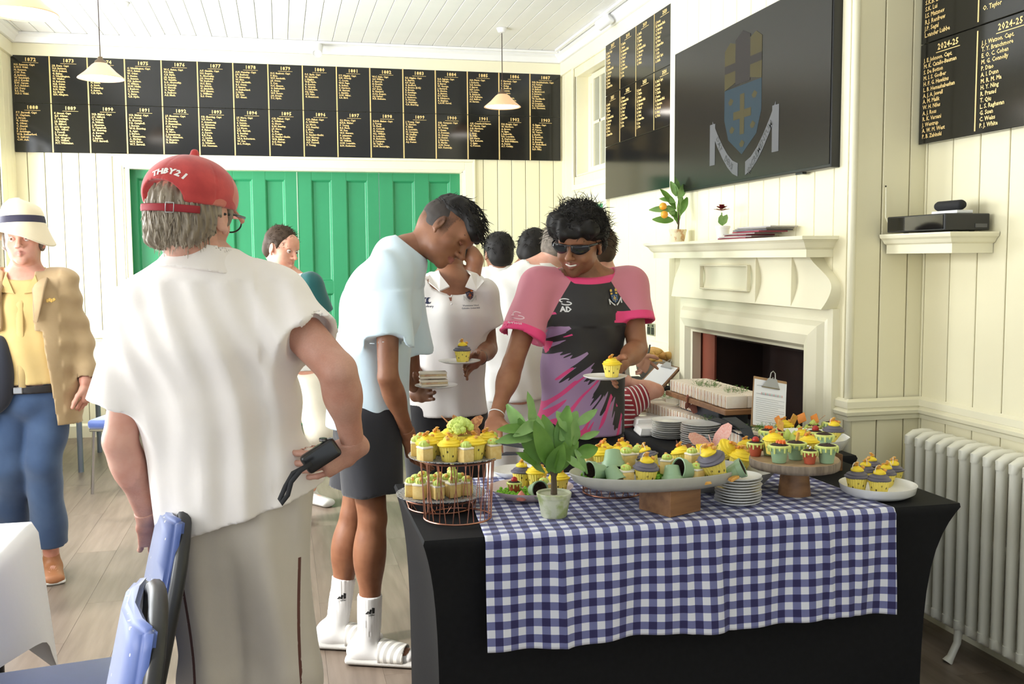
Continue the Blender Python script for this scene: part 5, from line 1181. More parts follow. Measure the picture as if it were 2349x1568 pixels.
class Head:
    def __init__(s, c, fwd, up, sc=1., wide=1.):
        s.c = np.array(c, float); s.f = nv(fwd); s.u = nv(np.array(up, float)-s.f*(np.array(up, float)@s.f)); s.r = np.cross(s.f, s.u); s.sc = sc; s.w = wide
    def P(s, x, y, z): return s.c+(s.r*x*s.w+s.f*y+s.u*z)*s.sc
    def L(s, V): q = (V-s.c)/s.sc; return np.stack([q@s.r/s.w, q@s.f, q@s.u], -1)
    def E(s, c, r, k=.012, neg=False, X=None, Y=None):
        X = s.r if X is None else s.r*X[0]+s.f*X[1]+s.u*X[2]; Y = s.f if Y is None else s.r*Y[0]+s.f*Y[1]+s.u*Y[2]
        return Ell(s.P(*c), np.array(r)*s.sc, X, Y, k=k*s.sc, neg=neg)
    def C(s, a, b, ra, rb=None, k=.01, neg=False, side=None):
        m_ = lambda r: tuple(x*s.sc for x in r) if isinstance(r, tuple) else r*s.sc
        return Prim(s.P(*a), s.P(*b), m_(ra), m_(ra if rb is None else rb), side=s.r if side is None else side, k=k*s.sc, neg=neg)
    def prims(s, smile=0., mouth=0., nose=1., closed=False):
        E, C = s.E, s.C
        p = [E((0, -.014, .036), (.0765, .098, .086), .02), E((0, .022, -.020), (.062, .068, .080), .03), E((0, .032, -.066), (.052, .050, .042), .03), E((0, .070, -.094), (.021, .017, .019), .02),
             E((.040, .050, -.024), (.022, .024, .020), .02), E((-.040, .050, -.024), (.022, .024, .020), .02), C((-.034, .079, .021), (.034, .079, .021), .0105, k=.018), E((0, .07, .05), (.045, .022, .035), .03),
             E((0, -.075, -.01), (.05, .03, .05), .04),
             C((0, .086, .010), (0, .104+.006*nose, -.028), .0065, .0105, k=.010), E((0, .108+.006*nose, -.031), (.0115, .010, .010), .006), E((.0125, .098, -.034), (.0075, .010, .0075), .006), E((-.0125, .098, -.034), (.0075, .010, .0075), .006),
             E((.031, .093, .001), (.0185, .016, .0125), .010, True), E((-.031, .093, .001), (.0185, .016, .0125), .010, True),
             E((.030, .078, .001), (.0142, .0125, .0125), .003), E((-.030, .078, .001), (.0142, .0125, .0125), .003)]
        w_ = .021+.006*smile; zc = -.0615
        up_ = .006*smile
        for sx in (1, -1):
            p += [C((0, .0925, zc+.004), (sx*w_, .078-.002*smile, zc+up_), .0058, .0035, k=.006), C((0, .0915, zc-.0065-.004*mouth), (sx*w_*.9, .078-.002*smile, zc-.003+up_-.002*mouth), .0066, .0035, k=.006)]
            p += [C((0, .101, zc-.0012-.002*mouth), (sx*w_*.95, .084, zc-.0005+up_), (.0016+.002*mouth+.0015*smile), .0012, k=.002, neg=True)]
            if smile: p += [E((sx*.040, .066, -.040), (.017, .018, .015), .016)]
            # ear
            p += [E((sx*.0785, -.006, -.004), (.0075, .0185, .0315), .008, X=(1, -.35*sx, 0)), C((sx*.085, .004, -.030), (sx*.080, .006, -.036), .0055, k=.006)]
            p += [E((sx*.0885, .001, .002), (.006, .0095, .017), .003, True, X=(1, -.35*sx, 0))]
        return p
    def lipf(s, smile=0.):
        def f(V):
            q = s.L(V); w_ = .024+.006*smile; zz = q[:, 2]+.0625-.006*smile*(np.abs(q[:, 0])/w_)**2
            v = 1-np.sqrt((q[:, 0]/w_)**2+(zz/.0105)**2); v = np.clip(v*2, -1, 1); return np.where((q[:, 1] > .068) & (np.abs(q[:, 0]) < .05), v, -1)
        return f
    def eyes(s, parent, look=(0, 1, 0), iris=(.10, .05, .02), lid=None):
        for sx in (1, -1):
            bm = bmesh.new(); q = bmesh.ops.create_uvsphere(bm, u_segments=18, v_segments=12, radius=.0118*s.sc); o = bmo('eye', bm, eyem, parent, True); o.location = s.P(sx*.030, .0795, .001)
            d = nv(s.r*look[0]+s.f*look[1]+s.u*look[2]); bm = bmesh.new(); q = bmesh.ops.create_uvsphere(bm, u_segments=14, v_segments=10, radius=.0058*s.sc); o = bmo('iris', bm, mat('iris', iris, .15), parent, True); o.location = Vector(s.P(sx*.030, .0795, .001)+d*.0078*s.sc)
    def lids(s, m, parent, close=.0):
        """upper and lower lid rims"""
        for sx in (1, -1):
            bm = bmesh.new()
            for zc, cv in ((.0055-.010*close, .0045*(1-close)), (-.0045, -.003)):
                tube(bm, [s.P(sx*.030+x, .0895-abs(x)*.35, zc+.001-(x/.016)**2*cv-(.0018 if zc > 0 else 0)) for x in np.linspace(-.016, .016, 9)], [.0009*s.sc]+[.0022*s.sc]*7+[.0009*s.sc], 6)
            bmo('eyelid', bm, m, parent, True)
    def brows(s, m, parent, thick=.0035, lift=0):
        for sx in (1, -1):
            bm = bmesh.new(); tube(bm, [s.P(sx*(.014+x), .093-x*.36, .0215+lift+.007*math.sin(x/.036*2.2)) for x in np.linspace(0, .036, 8)], [(t, .0028) for t in (.0015, thick, thick, thick, thick*.9, thick*.7, .002, .001)], 6, flat=s.u); bmo('eyebrow', bm, m, parent, True)
eyem = mat('eye white', (.72, .68, .64), .2)
def hand(W_, D, T, Nn, curl=(.35, .4, .45, .5), spread=.05, thumb=(.65, .65, .3), tcurl=.2, sc=1.):
    """wrist, finger direction, thumb side, palm normal"""
    W_ = np.array(W_, float); D = nv(D); T = nv(np.array(T, float)-D*(np.array(T, float)@D)); Nn = np.cross(D, T)*(1 if np.cross(D, T)@np.array(Nn, float) > 0 else -1)
    p = [Prim(W_-D*.02*sc, W_+D*.022*sc, (.026*sc, .021*sc), (.034*sc, .016*sc), side=T, k=.012), Prim(W_+D*.02*sc, W_+D*.078*sc, (.034*sc, .0155*sc), (.040*sc, .0125*sc), side=T, k=.012), Ell(W_+(D*.035+T*.022+Nn*.006)*sc, A(.018, .028, .014)*sc, T, D, k=.012)]
    for i in range(4):
        ln = (.92, 1.03, .97, .78)[i]*sc; b0 = W_+(D*(.080-.004*abs(i-1.2))+T*(.030-.0197*i))*sc; d = nv(D+T*spread*(1.5-i)); c = curl[i] if isinstance(curl, (tuple, list)) else curl; r = (.0088, .0090, .0086, .0076)[i]*sc; q = b0-D*.012*sc
        for j, L_ in enumerate((.045+.012, .026, .021)):
            a = c*(1., 1.15, .8)[j]; d = nv(d*math.cos(a)+Nn*math.sin(a)); e = q+d*L_*ln
            p.append(Prim(q, e, r*(1-.07*j), r*(1-.07*(j+1)), k=.0035)); q = e
            Nn_ = Nn
    d = nv(D*thumb[0]+T*thumb[1]+Nn*thumb[2]); q = W_+(D*.022+T*.024)*sc
    for j, L_ in enumerate((.042, .033, .026)):
        e = q+d*L_*sc; p.append(Prim(q, e, (.0145, .0108, .0098)[j]*sc, (.0108, .0098, .0082)[j]*sc, k=.007)); q = e; d = nv(d+D*.35*tcurl*2-T*tcurl)
    return p
class Sleeve(Prim):
    """open ended tube of cloth round a limb"""
    def __init__(s, a, e, ra, rb, k=.045, wall=.014, deep=.10, lip=None):
        a = np.array(a, float); e = np.array(e, float); dr = nv(e-a); super().__init__(a, e+dr*.04, ra, rb, k=k); s.e = e; s.n = dr if lip is None else nv(lip)
        s.inn = Prim(e-dr*np.linalg.norm(e-a)*deep, e+dr*.08, s.rb.max()-wall-.001, s.rb.max()-wall+.002) if wall else None
    def d(s, P):
        d = np.maximum(super().d(P), (P-s.e)@s.n)
        return d if s.inn is None else np.maximum(d, -np.maximum(s.inn.d(P), -(P-s.e)@s.ax-.028))
def limb(a, b, c, r, bulge=.0, bdir=None, k=.03):
    """two-bone limb a-b-c with radii r0..r3"""
    a, b, c = [np.array(x, float) for x in (a, b, c)]
    p = [Prim(a, b, r[0], r[1], k=k), Prim(b, c-nv(c-b)*.016, r[1]*.98, r[2], k=k*.5)]
    if bulge:
        m = b+(c-b)*.28; p.append(Ell(m+(0 if bdir is None else nv(bdir)*bulge*.5), (r[1]+bulge*.55, r[1]+bulge*.55, np.linalg.norm(c-b)*.30), *_perp(c-b), k=.02))
    return p
def _perp(d):
    d = nv(d); x = np.cross(d, A(0, 0, 1) if abs(d[2]) < .9 else A(1, 0, 0)); x = nv(x); y = np.cross(d, x); return x, y
def torso(P, M, C, N, side, w, front=None, k=.05, shoulders=None):
    """w: (hip w,d),(waist w,d),(chest w,d)"""
    P, M, C, N = [np.array(x, float) for x in (P, M, C, N)]
    p = [Prim(P, M, w[0], w[1], side=side, k=k), Prim(M, C, w[1], w[2], side=side, k=k), Prim(C, C+(N-C)*.62, w[2], (w[2][0]*.80, w[2][1]*.72), side=side, k=k), Prim(C+(N-C)*.7, N, (.085, .06), (.058, .055), side=side, k=k)]
    if shoulders is not None:
        for S in shoulders: S = np.array(S, float); p.append(Prim(C+(N-C)*.78, S, (.062, .062), (.052, .052), k=.04))
    return p
def grow(prims, d, k=None):
    out = []
    for p in prims:
        import copy; q = copy.copy(p)
        if isinstance(q, Ell): q.r = q.r+d
        else: q.ra = q.ra+d; q.rb = q.rb+d
        if k is not None: q.k = k
        out.append(q)
    return out
def build_skin(name, parts, m, parent, attrs=None):
    """parts: list of (prims, h, post)"""
    vs = []
    for pr_, h, post in parts: vs.append(nets(pr_, *bounds(pr_), h, post=post))
    at_ = {'lip': lambda V: np.full(len(V), -1.), 'stub': lambda V: np.full(len(V), 0.)}; at_.update(attrs or {})
    return vmesh(name, vs, m, parent, at_)
def garment(name, prims, h, m, parent, post=None, attrs=None, slack=.02):
    lo, hi = bounds(prims, .06); return vmesh(name, [nets(prims, lo, hi, h, post=post, slack=slack)], m, parent, attrs)
def cutter(planes):
    """planes: (point, outward normal[, (centre, radius)]) remove what lies beyond"""
    def f(P, d):
        for pl in planes:
            q = (P-np.array(pl[0], float))@nv(pl[1])
            if len(pl) > 2: q = np.where(np.linalg.norm(P-np.array(pl[2][0], float), axis=1) < pl[2][1], q, -1)
            d = np.maximum(d, q)
        return d
    return f
def chain(*fs):
    def f(P, d):
        for g in fs: d = g(P, d)
        return d
    return f
def strands(name, roots, dirs, L_, m, parent, r=.0014, grav=(0, 0, -.3), curl=.3, seg=6, seed=1):
    rs = np.random.RandomState(seed); V = []; F = []; n = 0
    for p, d in zip(roots, dirs):
        q = np.array(p, float); dd = nv(d); L1 = L_*(.6+.8*rs.rand()); cv = rs.randn(3)*curl; side = nv(np.cross(dd, rs.randn(3)))
        for i in range(seg):
            t = i/(seg-1); rr = r*(1-t)**.6+.0002; u2 = np.cross(dd, side)
            for k in range(3): a = k*2.094; V.append(q+(side*math.cos(a)+u2*math.sin(a))*rr)
            if i:
                for k in range(3): F.append((n+(i-1)*3+k, n+(i-1)*3+(k+1) % 3, n+i*3+(k+1) % 3, n+i*3+k))
            dd = nv(dd+np.array(grav)*.35+cv*.35+np.cross(dd, cv)*.5); q = q+dd*L1/(seg-1)
        n += seg*3
    me = bpy.data.meshes.new(name); me.from_pydata([tuple(v) for v in V], [], F); me.update(); return link(name, me, m, parent, smooth=True)
def scalp(H, n, zmin, ymax, seed=3, r=(.082, .104, .092), c=(0, -.014, .036), rule=None):
    rs = np.random.RandomState(seed); R = []; Dd = []
    while len(R) < n:
        v = nv(rs.randn(3)); q = A(*c)+v*A(*r)
        if q[2] < zmin or q[1] > ymax+.3*max(0, q[2]-.05): continue
        if rule is not None and not rule(q): continue
        R.append(H.P(*q)); Dd.append(H.r*v[0]+H.f*v[1]+H.u*v[2])
    return R, Dd
from mathutils.bvhtree import BVHTree
def decal(me, target, org, xd, yd, m, name, parent, off=.0012, sub=0, label=None):
    """flat print laid on a garment: every vertex is dropped onto the cloth along the print's normal"""
    xd, yd = nv(xd), nv(yd); z = np.cross(xd, yd); mw = target.matrix_basis
    bvh = BVHTree.FromObject(target, bpy.context.evaluated_depsgraph_get()) if False else BVHTree.FromPolygons([v.co for v in target.data.vertices], [p.vertices for p in target.data.polygons])
    bm = bmesh.new(); bm.from_mesh(me)
    if sub: bmesh.ops.triangulate(bm, faces=bm.faces); bmesh.ops.subdivide_edges(bm, edges=bm.edges, cuts=sub, use_grid_fill=True)
    for v in bm.verts:
        w_ = Vector(np.array(org, float)+xd*v.co.x+yd*v.co.y); h = bvh.ray_cast(w_+Vector(z)*.25, Vector(-z), .6)
        v.co = (h[0]+Vector(z)*off+Vector(z)*v.co.z) if h[0] is not None else w_
    nm = bpy.data.meshes.new(name); bm.to_mesh(nm); bm.free()
    for q in (m if isinstance(m, (list, tuple)) else [m]): nm.materials.append(q)
    o = link(name, nm, None, parent)
    if label: o['label'] = label
    return o
def poly(pts, z=0):
    bm = bmesh.new(); bm.faces.new([bm.verts.new((x, y, z)) for x, y in pts]); me = bpy.data.meshes.new('p'); bm.to_mesh(me); bm.free(); return me
hairblack = mat('black hair', (.010, .008, .007), .62, spec=.3); hairbrown = mat('brown hair', (.055, .032, .018), .65, spec=.3); hairgrey = noisy(mat('ash grey hair', (.36, .30, .22), .5), (.16, .12, .08), 30, .9, stretch=(1, 1, .2)); greyshort = noisy(mat('short grey hair', (.24, .20, .16), .7), (.12, .10, .08), 60, .8)
# ================================================================ the man in the red cap, seen from behind
def man_in_cap():
    Y = 2.5; r = empty('person', (float(at(560, 1000, y=Y)[0]), Y, 0), label='person seen from behind in a red cap, loose off white polo shirt and stone trousers', cat='person')
    r.location = (0, 0, 0)
    sk = skinm('ruddy fair skin', (.66, .36, .27), (.58, .27, .19), (.5, .2, .16))
    N = at3(468, 590, 2.48); C = at3(478, 775, 2.50); M = at3(505, 930, 2.52); P = at3(545, 1085, 2.52); SL = at3(328, 708, 2.52); SR = at3(628, 690, 2.50)
    EL = at3(275, 1010, 2.50); WL = at3(342, 1190, 2.60); ER = at3(775, 850, 2.34); WR = at3(812, 1030, 2.42)
    side = nv(SR-SL); H = Head(at3(441, 493, 2.47), (.45, .89, -.06), (.05, .0, 1), 1.03)
    hl = at3(487, 1110, 2.53); hr = at3(602, 1110, 2.50); kl = A(hl[0]+.00, 2.50, .47); kr = A(hr[0]+.03, 2.47, .47); al = A(kl[0]+.03, 2.56, .09); ar = A(kr[0]+.02, 2.52, .09)
    tor = torso(P, M, C, N, side, ((.165, .115), (.155, .115), (.168, .115)), shoulders=(SL, SR))
    neck = [Prim(N-A(0, 0, .03), H.P(0, -.03, -.05), (.064, .062), (.058, .062), k=.03)]
    armL = limb(SL, EL, WL, (.052, .039, .027), .006); armR = limb(SR, ER, WR, (.055, .043, .028), .006)
    legs = limb(hl, kl, al, (.095, .062, .042), .02, (0, -1, 0))+limb(hr, kr, ar, (.095, .062, .042), .02, (0, -1, 0))+[Prim(a+A(0, -.05, -.045), a+A(.02, .15, -.055), (.04, .035), (.042, .022), k=.02) for a in (al, ar)]
    hR = hand(WR, at3(735, 1068, 2.39)-WR, (.1, -.1, 1), (0, .9, .1), curl=(.55, .5, .5, .45), thumb=(.8, .4, .5), spread=.04)
    hL = hand(WL, at3(360, 1262, 2.66)-WL, (1, .3, .1), (0, 1, -.3), curl=(.25, .25, .25, .3), thumb=(.7, .6, .2), spread=.10)
    hp = H.prims()+neck
    build_skin('body', [(tor+neck+armL+armR+legs, .009, None), (hp, .0036, None), (hR+[armR[1]], .003, cutter([(WR-nv(WR-ER)*.03, -(WR-ER))])), (hL+[armL[1]], .003, cutter([(WL-nv(WL-EL)*.03, -(WL-EL))]))], sk, r, {'lip': H.lipf(), 'stub': lambda V: .25*(H.L(V)[:, 2] < -.04)*(H.L(V)[:, 1] > .0)})
    # shirt
    sleeveR = at3(706, 785, 2.40); sleeveL = at3(276, 938, 2.51)
    tp = grow(torso(P-A(0, 0, .12), M, C, N-A(0, 0, .015), side, ((.185, .135), (.172, .135), (.185, .13)), shoulders=(SL, SR)), .012)
    tp = tp+[Sleeve(SL, sleeveL, .068, .086, k=.05, wall=.022, lip=sleeveL-SL+A(-.03, 0, -.02)), Sleeve(SR, sleeveR, .078, .088, k=.06, wall=.022), Prim(P-A(-.02, 0, .02), P-A(-.02, 0, .20), (.190, .130), (.195, .125), side=side, k=.04)]
    def fold(V, d):
        q = V-C; s_ = q@side; z = q[:, 2]; back = np.clip(-(q[:, 1]-.0)/.12, 0, 1)
        a = (s_-.12*(.25-z)*.4)
        w_ = np.sin(a*46+1.5*np.sin(z*7)+2*np.sin(a*9))*np.clip((.17-z)/.35, 0, 1)
        return d-.0095*w_*back*(.35+.65*(np.sin(a*8+1)*.5+.5))-.004*np.sin(a*85+z*9+2*np.sin(z*11))*back*(z < .14)-.006*wob(V, 16)+.004*np.sin(z*38+a*22)*(s_ > .13)
    hem0, hem1 = at3(420, 1238, 2.4), at3(700, 1140, 2.4)
    post = chain(fold, cutter([((hem0+hem1)/2, -np.cross(hem1-hem0, A(0, 1, 0))), (N+A(0, 0, .02), (0, .1, 1), (N, .12))]))
    garment('shirt', tp, .0062, clothm('off white jersey', (.86, .80, .76), (.82, .75, .70)), r, post)
    # collar, folded over, standing a little off the neck
    cu = nv(A(.05, .12, 1)); cN = N+A(.0, .0, -.006); cu = nv(A(.16, .12, 1))
    col = [Prim(cN-cu*.035, cN+cu*.026, (.116, .104), (.078, .080), side=side, k=.01), Prim(cN-cu*.06, cN+cu*.08, (.092, .082), (.064, .068), side=side, k=.004, neg=True)]
    garment('collar', col, .0045, clothm('off white rib collar', (.84, .77, .72)), r, chain(lambda V, d: d-.002*wob(V, 40), cutter([(cN+cu*.030, cu), (cN-cu*.035, -cu)])))
    # trousers
    tr = [Prim(P-A(0, 0, .04), P+A(0, 0, .06), (.172, .118), (.150, .105), side=side, k=.04), Prim(hl, kl, .112, .090, k=.02), Prim(kl, al-A(0, 0, .02), .090, .088, k=.03), Prim(hr, kr, .112, .090, k=.02), Prim(kr, ar-A(0, 0, .02), .09, .088, k=.03)]
    seam = {'seam': lambda V: .0035-np.abs(np.abs((V-P)@side-(.0))-(.145-.02*np.sin((V[:, 2]-.2)*5)))+(-.05)*((V[:, 2] > .78) | (V[:, 1] > 2.56))}
    garment('trousers', tr, .0075, masks(clothm('stone grey trousers', (.56, .50, .43), (.50, .44, .37)), [('seam', (.10, .03, .02))]), r, chain(lambda V, d: d-.008*np.sin(V[:, 2]*13+V[:, 0]*11+1.5*np.sin(V[:, 0]*14))-.007*wob(V, 12, 1)-.004*np.sin(V[:, 0]*70+V[:, 2]*6), cutter([((0, 0, .05), (0, 0, -1))])), seam)
    for a in (al, ar): garment('shoe', [Prim(a+A(0, -.06, -.05), a+A(.02, .17, -.055), (.050, .045), (.052, .030), k=.02)], .008, mat('brown shoe', (.1, .06, .04), .5), r, cutter([((0, 0, .004), (0, 0, -1))]))
    # hair under the cap
    def comb(V, d):
        q = H.L(V); a = np.arctan2(q[:, 0], -q[:, 1]); return d-.0026*np.sin(a*34+2*np.sin(q[:, 2]*60))-.0018*np.sin(a*71+q[:, 2]*50)
    hp_ = [H.E((0, -.022, .016), (.083, .102, .085), .02), H.E((0, -.052, -.025), (.074, .060, .052), .03), H.E((-.03, -.082, -.058), (.034, .026, .026), .02), H.E((.03, -.074, -.050), (.038, .028, .026), .02), H.E((.072, .012, .01), (.014, .032, .035), .015), H.E((-.072, .012, .01), (.014, .032, .035), .015),
           H.E((.084, .0, -.012), (.03, .022, .036), .006, True), H.E((-.084, .0, -.012), (.03, .022, .036), .006, True), H.E((0, .10, -.02), (.09, .075, .10), .01, True)]
    garment('hair', hp_, .0036, hairgrey, r, comb)
    R, D_ = scalp(H, 260, -.07, .0, 5, r=(.088, .104, .095), c=(0, -.02, .01), rule=lambda q: q[2] < .03 and abs(q[0]) < .066)
    strands('hair_strands', R, [H.u*-1+d*.12+H.r*.06*(i % 3-1) for i, d in enumerate(D_)], .030, noisy(mat('grey strands', (.55, .47, .36), .4), (.22, .17, .11), 20, .9), r, r=.0016, grav=(0, 0, -.5), curl=.10)
    # cap
    capm = noisy(mat('faded red cotton cap', (.56, .055, .05), .85, sheen=.3), (.42, .035, .035), 24, .9, bump=.1, bscale=400)
    masks(capm, [('fade', (.60, .17, .12))])
    cap = [H.E((0, -.008, .046), (.098, .124, .088), .02), H.C((0, .0, .138), (0, .0, .141), .010, .009, k=.004)]
    ng = [H.E((-.010, -.118, .020), (.056, .035, .046), .002, True)]
    def capcut(V, d):
        q = H.L(V); a = np.arctan2(q[:, 0], q[:, 1]); d = np.maximum(d, (.018+.10*q[:, 1]*0-q[:, 2])); return d-.0012*wob(V, 60)+.0010*(np.abs(np.sin(a*3)) < .05)
    fade = {'fade': lambda V: (lambda q: wob(V, 38)+.9*wob(V, 90, 2)-1.0+1.2*np.clip((q[:, 0]+.01)/.09, 0, 1)*np.clip((q[:, 1]+.05)/.1, 0, 1))(H.L(V))}
    cp = garment('cap', cap+ng, .0034, capm, r, capcut, fade)
    # peak
    bm = bmesh.new(); rows = []
    for j in range(9):
        t = j/8; row = []
        for i in range(21):
            s_ = (i-10)/10; x = .080*s_*(1-.12*t); y = .088+.0*t-(.055*s_*s_)+.100*t*(1-.30*s_*s_); z = .036-.024*t-.020*s_*s_*(.4+.6*t)
            row.append(bm.verts.new(H.P(x, y, z)))
        rows.append(row)
    for a, b in zip(rows[:-1], rows[1:]):
        for i in range(20): bm.faces.new((a[i], a[i+1], b[i+1], b[i]))
    pk = bmo('cap_peak', bm, mat('sun faded peak', (.62, .27, .20), .8), r, True); so = pk.modifiers.new('s', 'SOLIDIFY'); so.thickness = .006; so.offset = 0
    # strap with buckle below the opening
    bm = bmesh.new(); tube(bm, [H.P(.100*math.sin(a), -.010-.124*math.cos(a), .004) for a in np.linspace(-.62, .85, 18)], (.0085, .0016), 8, flat=H.u); bmo('cap_strap', bm, mat('dark red strap', (.30, .012, .02), .7), r, True)
    bm = bmesh.new(); a = .28; c_ = H.P(.100*math.sin(a), -.012-.125*math.cos(a), .004); t_ = nv(H.r*math.cos(a)+H.f*math.sin(a))
    tube(bm, [c_+t_*x*.009+H.u*z*.011-H.f*.002 for x, z in ((-1, -1), (1, -1), (1, 1), (-1, 1))], .0014, 6, close=True); bmo('cap_buckle', bm, steel, r, True)
    # embroidered letters
    m_ = joinmesh([(textmesh(ch, .021, 'CENTER', .0011), Matrix.Translation((-.034+.0125*i, -.0065*((i-2.7)/2.7)**2, 0)) @ Matrix.Rotation(-.13*(i-2.5), 4, 'Z')) for i, ch in enumerate('THBY21')])
    nrm = nv(-H.f+H.r*-.05+H.u*.50); xd = nv(H.r*1.0-H.f*.10*0); xd = nv(xd-nrm*(xd@nrm)); yd = np.cross(nrm, xd)
    decal(m_, cp, H.P(.016, -.115, .074), xd, yd, mat('white thread', (.85, .8, .76), .8), 'embroidered_letters', r, label='white letters THBY21 sewn on the back')
    # spectacles
    gm = mat('black spectacle frame', (.012, .012, .014), .25); bm = bmesh.new()
    tube(bm, [H.P(.083, -.005, .004), H.P(.081, .05, .008), H.P(.074, .108, .006)], [(.0030, .0016)]*3, 8, flat=H.u)
    for sx in (1, -1): tube(bm, [H.P(sx*.036+.027*math.cos(t), .112-.10*abs(sx*.036+.027*math.cos(t))*.25, -.008+.021*math.sin(t)) for t in np.linspace(0, 2*PI, 25)[:-1]], .0020, 6, close=True)
    tube(bm, [H.P(-.009, .112, -.004), H.P(.009, .112, -.004)], .002, 6)
    bmo('spectacles', bm, gm, r, True)
    return WR, H
WRc, Hc = man_in_cap()
# camera held behind his back, with its wrist strap
cb_ = mat('black camera body', (.012, .012, .013), .25, spec=.6)
c = at3(736, 1044, 2.385); r = empty('camera', c, label='small black compact camera held by the person in the red cap', cat='camera')
def cbody(bm): box(bm, (0, 0, 0), (.092, .030, .050), Matrix.Rotation(-.55, 3, 'Y'), .010, 3)
part('camera_body', cbody, cb_, r, True, 35)
part('dial', lambda bm: lathe(bm, [(.0005, .0), (.009, 0), (.009, .008), (.0005, .008)], 16, (.006, 0, .034)), cb_, r); part('dial_rim', lambda bm: lathe(bm, [(.0092, .002), (.0098, .006)], 16, (.006, 0, .034)), steel, r)
bm = bmesh.new(); tube(bm, [at3(715, 1062, 2.33), at3(690, 1078, 2.32), at3(668, 1105, 2.32), at3(660, 1135, 2.32), at3(645, 1155, 2.32), at3(642, 1145, 2.325), at3(655, 1115, 2.33), at3(672, 1085, 2.33), at3(705, 1068, 2.33)], (.0015, .0065), 6, flat=(0, -1, .3)); setp(bmo('wrist_strap', bm, mat('black webbing', (.015, .015, .018), .7), None, True), 'black wrist strap looping down from the camera', 'strap')
# ================================================================ a builder for the standing people
def figure(label, sk, N, C, M, P, S, E, W_, hipw, K_, A_, head, w=((.155, .105), (.135, .095), (.155, .10)), hands=(None, None), toe=(0, -1), arm=(.046, .037, .025), leg=(.082, .053, .036), hb=.009, hh=.0042, extra=None, stub=None, neckr=.052, smile=0, mouth=0, foot=True, hp_on=True, nose=1.):
    """joints as world points; S,E,W_,K_,A_ are (left,right) pairs as the person has them in the picture (first = image left)"""
    r = empty('person', (0, 0, 0), label=label, cat='person'); side = nv(np.array(S[1], float)-np.array(S[0], float)); H = head
    tor = torso(P, M, C, N, side, w, shoulders=S); neck = [Prim(np.array(N, float)-A(0, 0, .02), H.P(0, -.03, -.045), (neckr+.006, neckr+.004), (neckr, neckr), k=.03)]
    arms = [limb(S[i], E[i], W_[i], arm, .008) for i in (0, 1)]; hips = [np.array(P, float)-side*hipw-A(0, 0, .02), np.array(P, float)+side*hipw-A(0, 0, .02)]
    legs = sum([limb(hips[i], K_[i], A_[i], leg, .016, (-toe[0], -toe[1], 0)) for i in (0, 1)], []); t = A(toe[0], toe[1], 0)
    feet = sum([[Prim(np.array(A_[i])-t*.05-A(0, 0, .045), np.array(A_[i])+t*.15-A(0, 0, .055), (.034, .030), (.040, .018), side=np.cross(t, A(0, 0, 1)), k=.02)] for i in (0, 1)], []) if foot else []
    parts = [(tor+neck+arms[0]+arms[1]+legs+feet, hb, None)]
    if hp_on: parts.append((H.prims(smile=smile, mouth=mouth, nose=nose)+neck, hh, None))
    else: parts.append((H.prims()[:9]+neck, .007, None))
    for i in (0, 1):
        if hands[i] is not None: Wv = np.array(W_[i], float); Ev = np.array(E[i], float); parts.append((hands[i]+[arms[i][1]], .0034, cutter([(Wv-nv(Wv-Ev)*.03, -(Wv-Ev))])))
    at_ = {'lip': H.lipf(smile)}
    if stub: at_['stub'] = stub
    body = build_skin('body', parts, sk, r, at_)
    return dict(r=r, side=side, H=H, tor=tor, neck=neck, arms=arms, hips=hips, legs=legs, body=body, N=np.array(N, float), C=np.array(C, float), M=np.array(M, float), P=np.array(P, float), S=[np.array(x, float) for x in S], E=[np.array(x, float) for x in E], W=[np.array(x, float) for x in W_], K=[np.array(x, float) for x in K_], A=[np.array(x, float) for x in A_], w=w, t=t)
def shirt(g, m, name='shirt', loose=.012, sleeve=(.6, .6), sr=(.066, .074), hem=None, hemn=(0, 0, -1), h=.0072, foldf=None, attrs=None, neck=.0, drop=.10, neckcut=None, widen=.012):
    w = tuple((a+loose, b+loose) for a, b in g['w']); P = g['P']-A(0, 0, drop); side = g['side']
    tp = torso(P, g['M'], g['C'], g['N']-A(0, 0, .012), side, ((w[0][0]+widen, w[0][1]+widen), w[1], w[2]), shoulders=g['S'])
    for p in tp[-2:]: p.ra = p.ra+loose; p.rb = p.rb+loose
    sl = []; cuts = []; inner = []
    for i in (0, 1):
        f = sleeve[i]; S_, E_ = g['S'][i], g['E'][i]; e = S_+(E_-S_)*min(f, 1); d = nv(E_-S_)
        if f < 1: tp.append(Sleeve(S_, e, sr[0], sr[1]))
        else:
            W_ = g['W'][i]; e2 = E_+(W_-E_)*(f-1); tp += [Prim(S_, E_, sr[0], sr[1]*.95, k=.045), Sleeve(E_, e2, sr[1]*.92, sr[1]*.74, k=.03, wall=.010)]
    cuts.append(neckcut or (g['N']+A(0, 0, .012), (0, 0, 1), (g['N'], .10)))
    if hem is not None: cuts.append((hem, hemn))
    f = foldf or (lambda V, d: d-.006*wob(V, 15)-.003*wob(V, 33, 1)+.003*np.sin(((V-g['C'])@side)*60+V[:, 2]*10))
    return garment(name, tp+inner, h, m, g['r'], chain(f, cutter(cuts)), attrs)
def neckband(g, m, up=(0, 0, 1), r0=.075, r1=.064, h=.018, off=(0, 0, 0), name='neckband', ln=.02, hh=.0045):
    c = g['N']+A(*off); u = nv(up)
    return garment(name, [Prim(c-u*ln, c+u*ln, (r0+.009, r0+.005), (r1+.007, r1+.005), side=g['side'], k=.01), Prim(c-u*ln*2, c+u*ln*2, (r0, r0-.004), (r1-.003, r1-.005), side=g['side'], k=.003, neg=True)], hh, m, g['r'], cutter([(c+u*h, u), (c-u*h, -u)]))
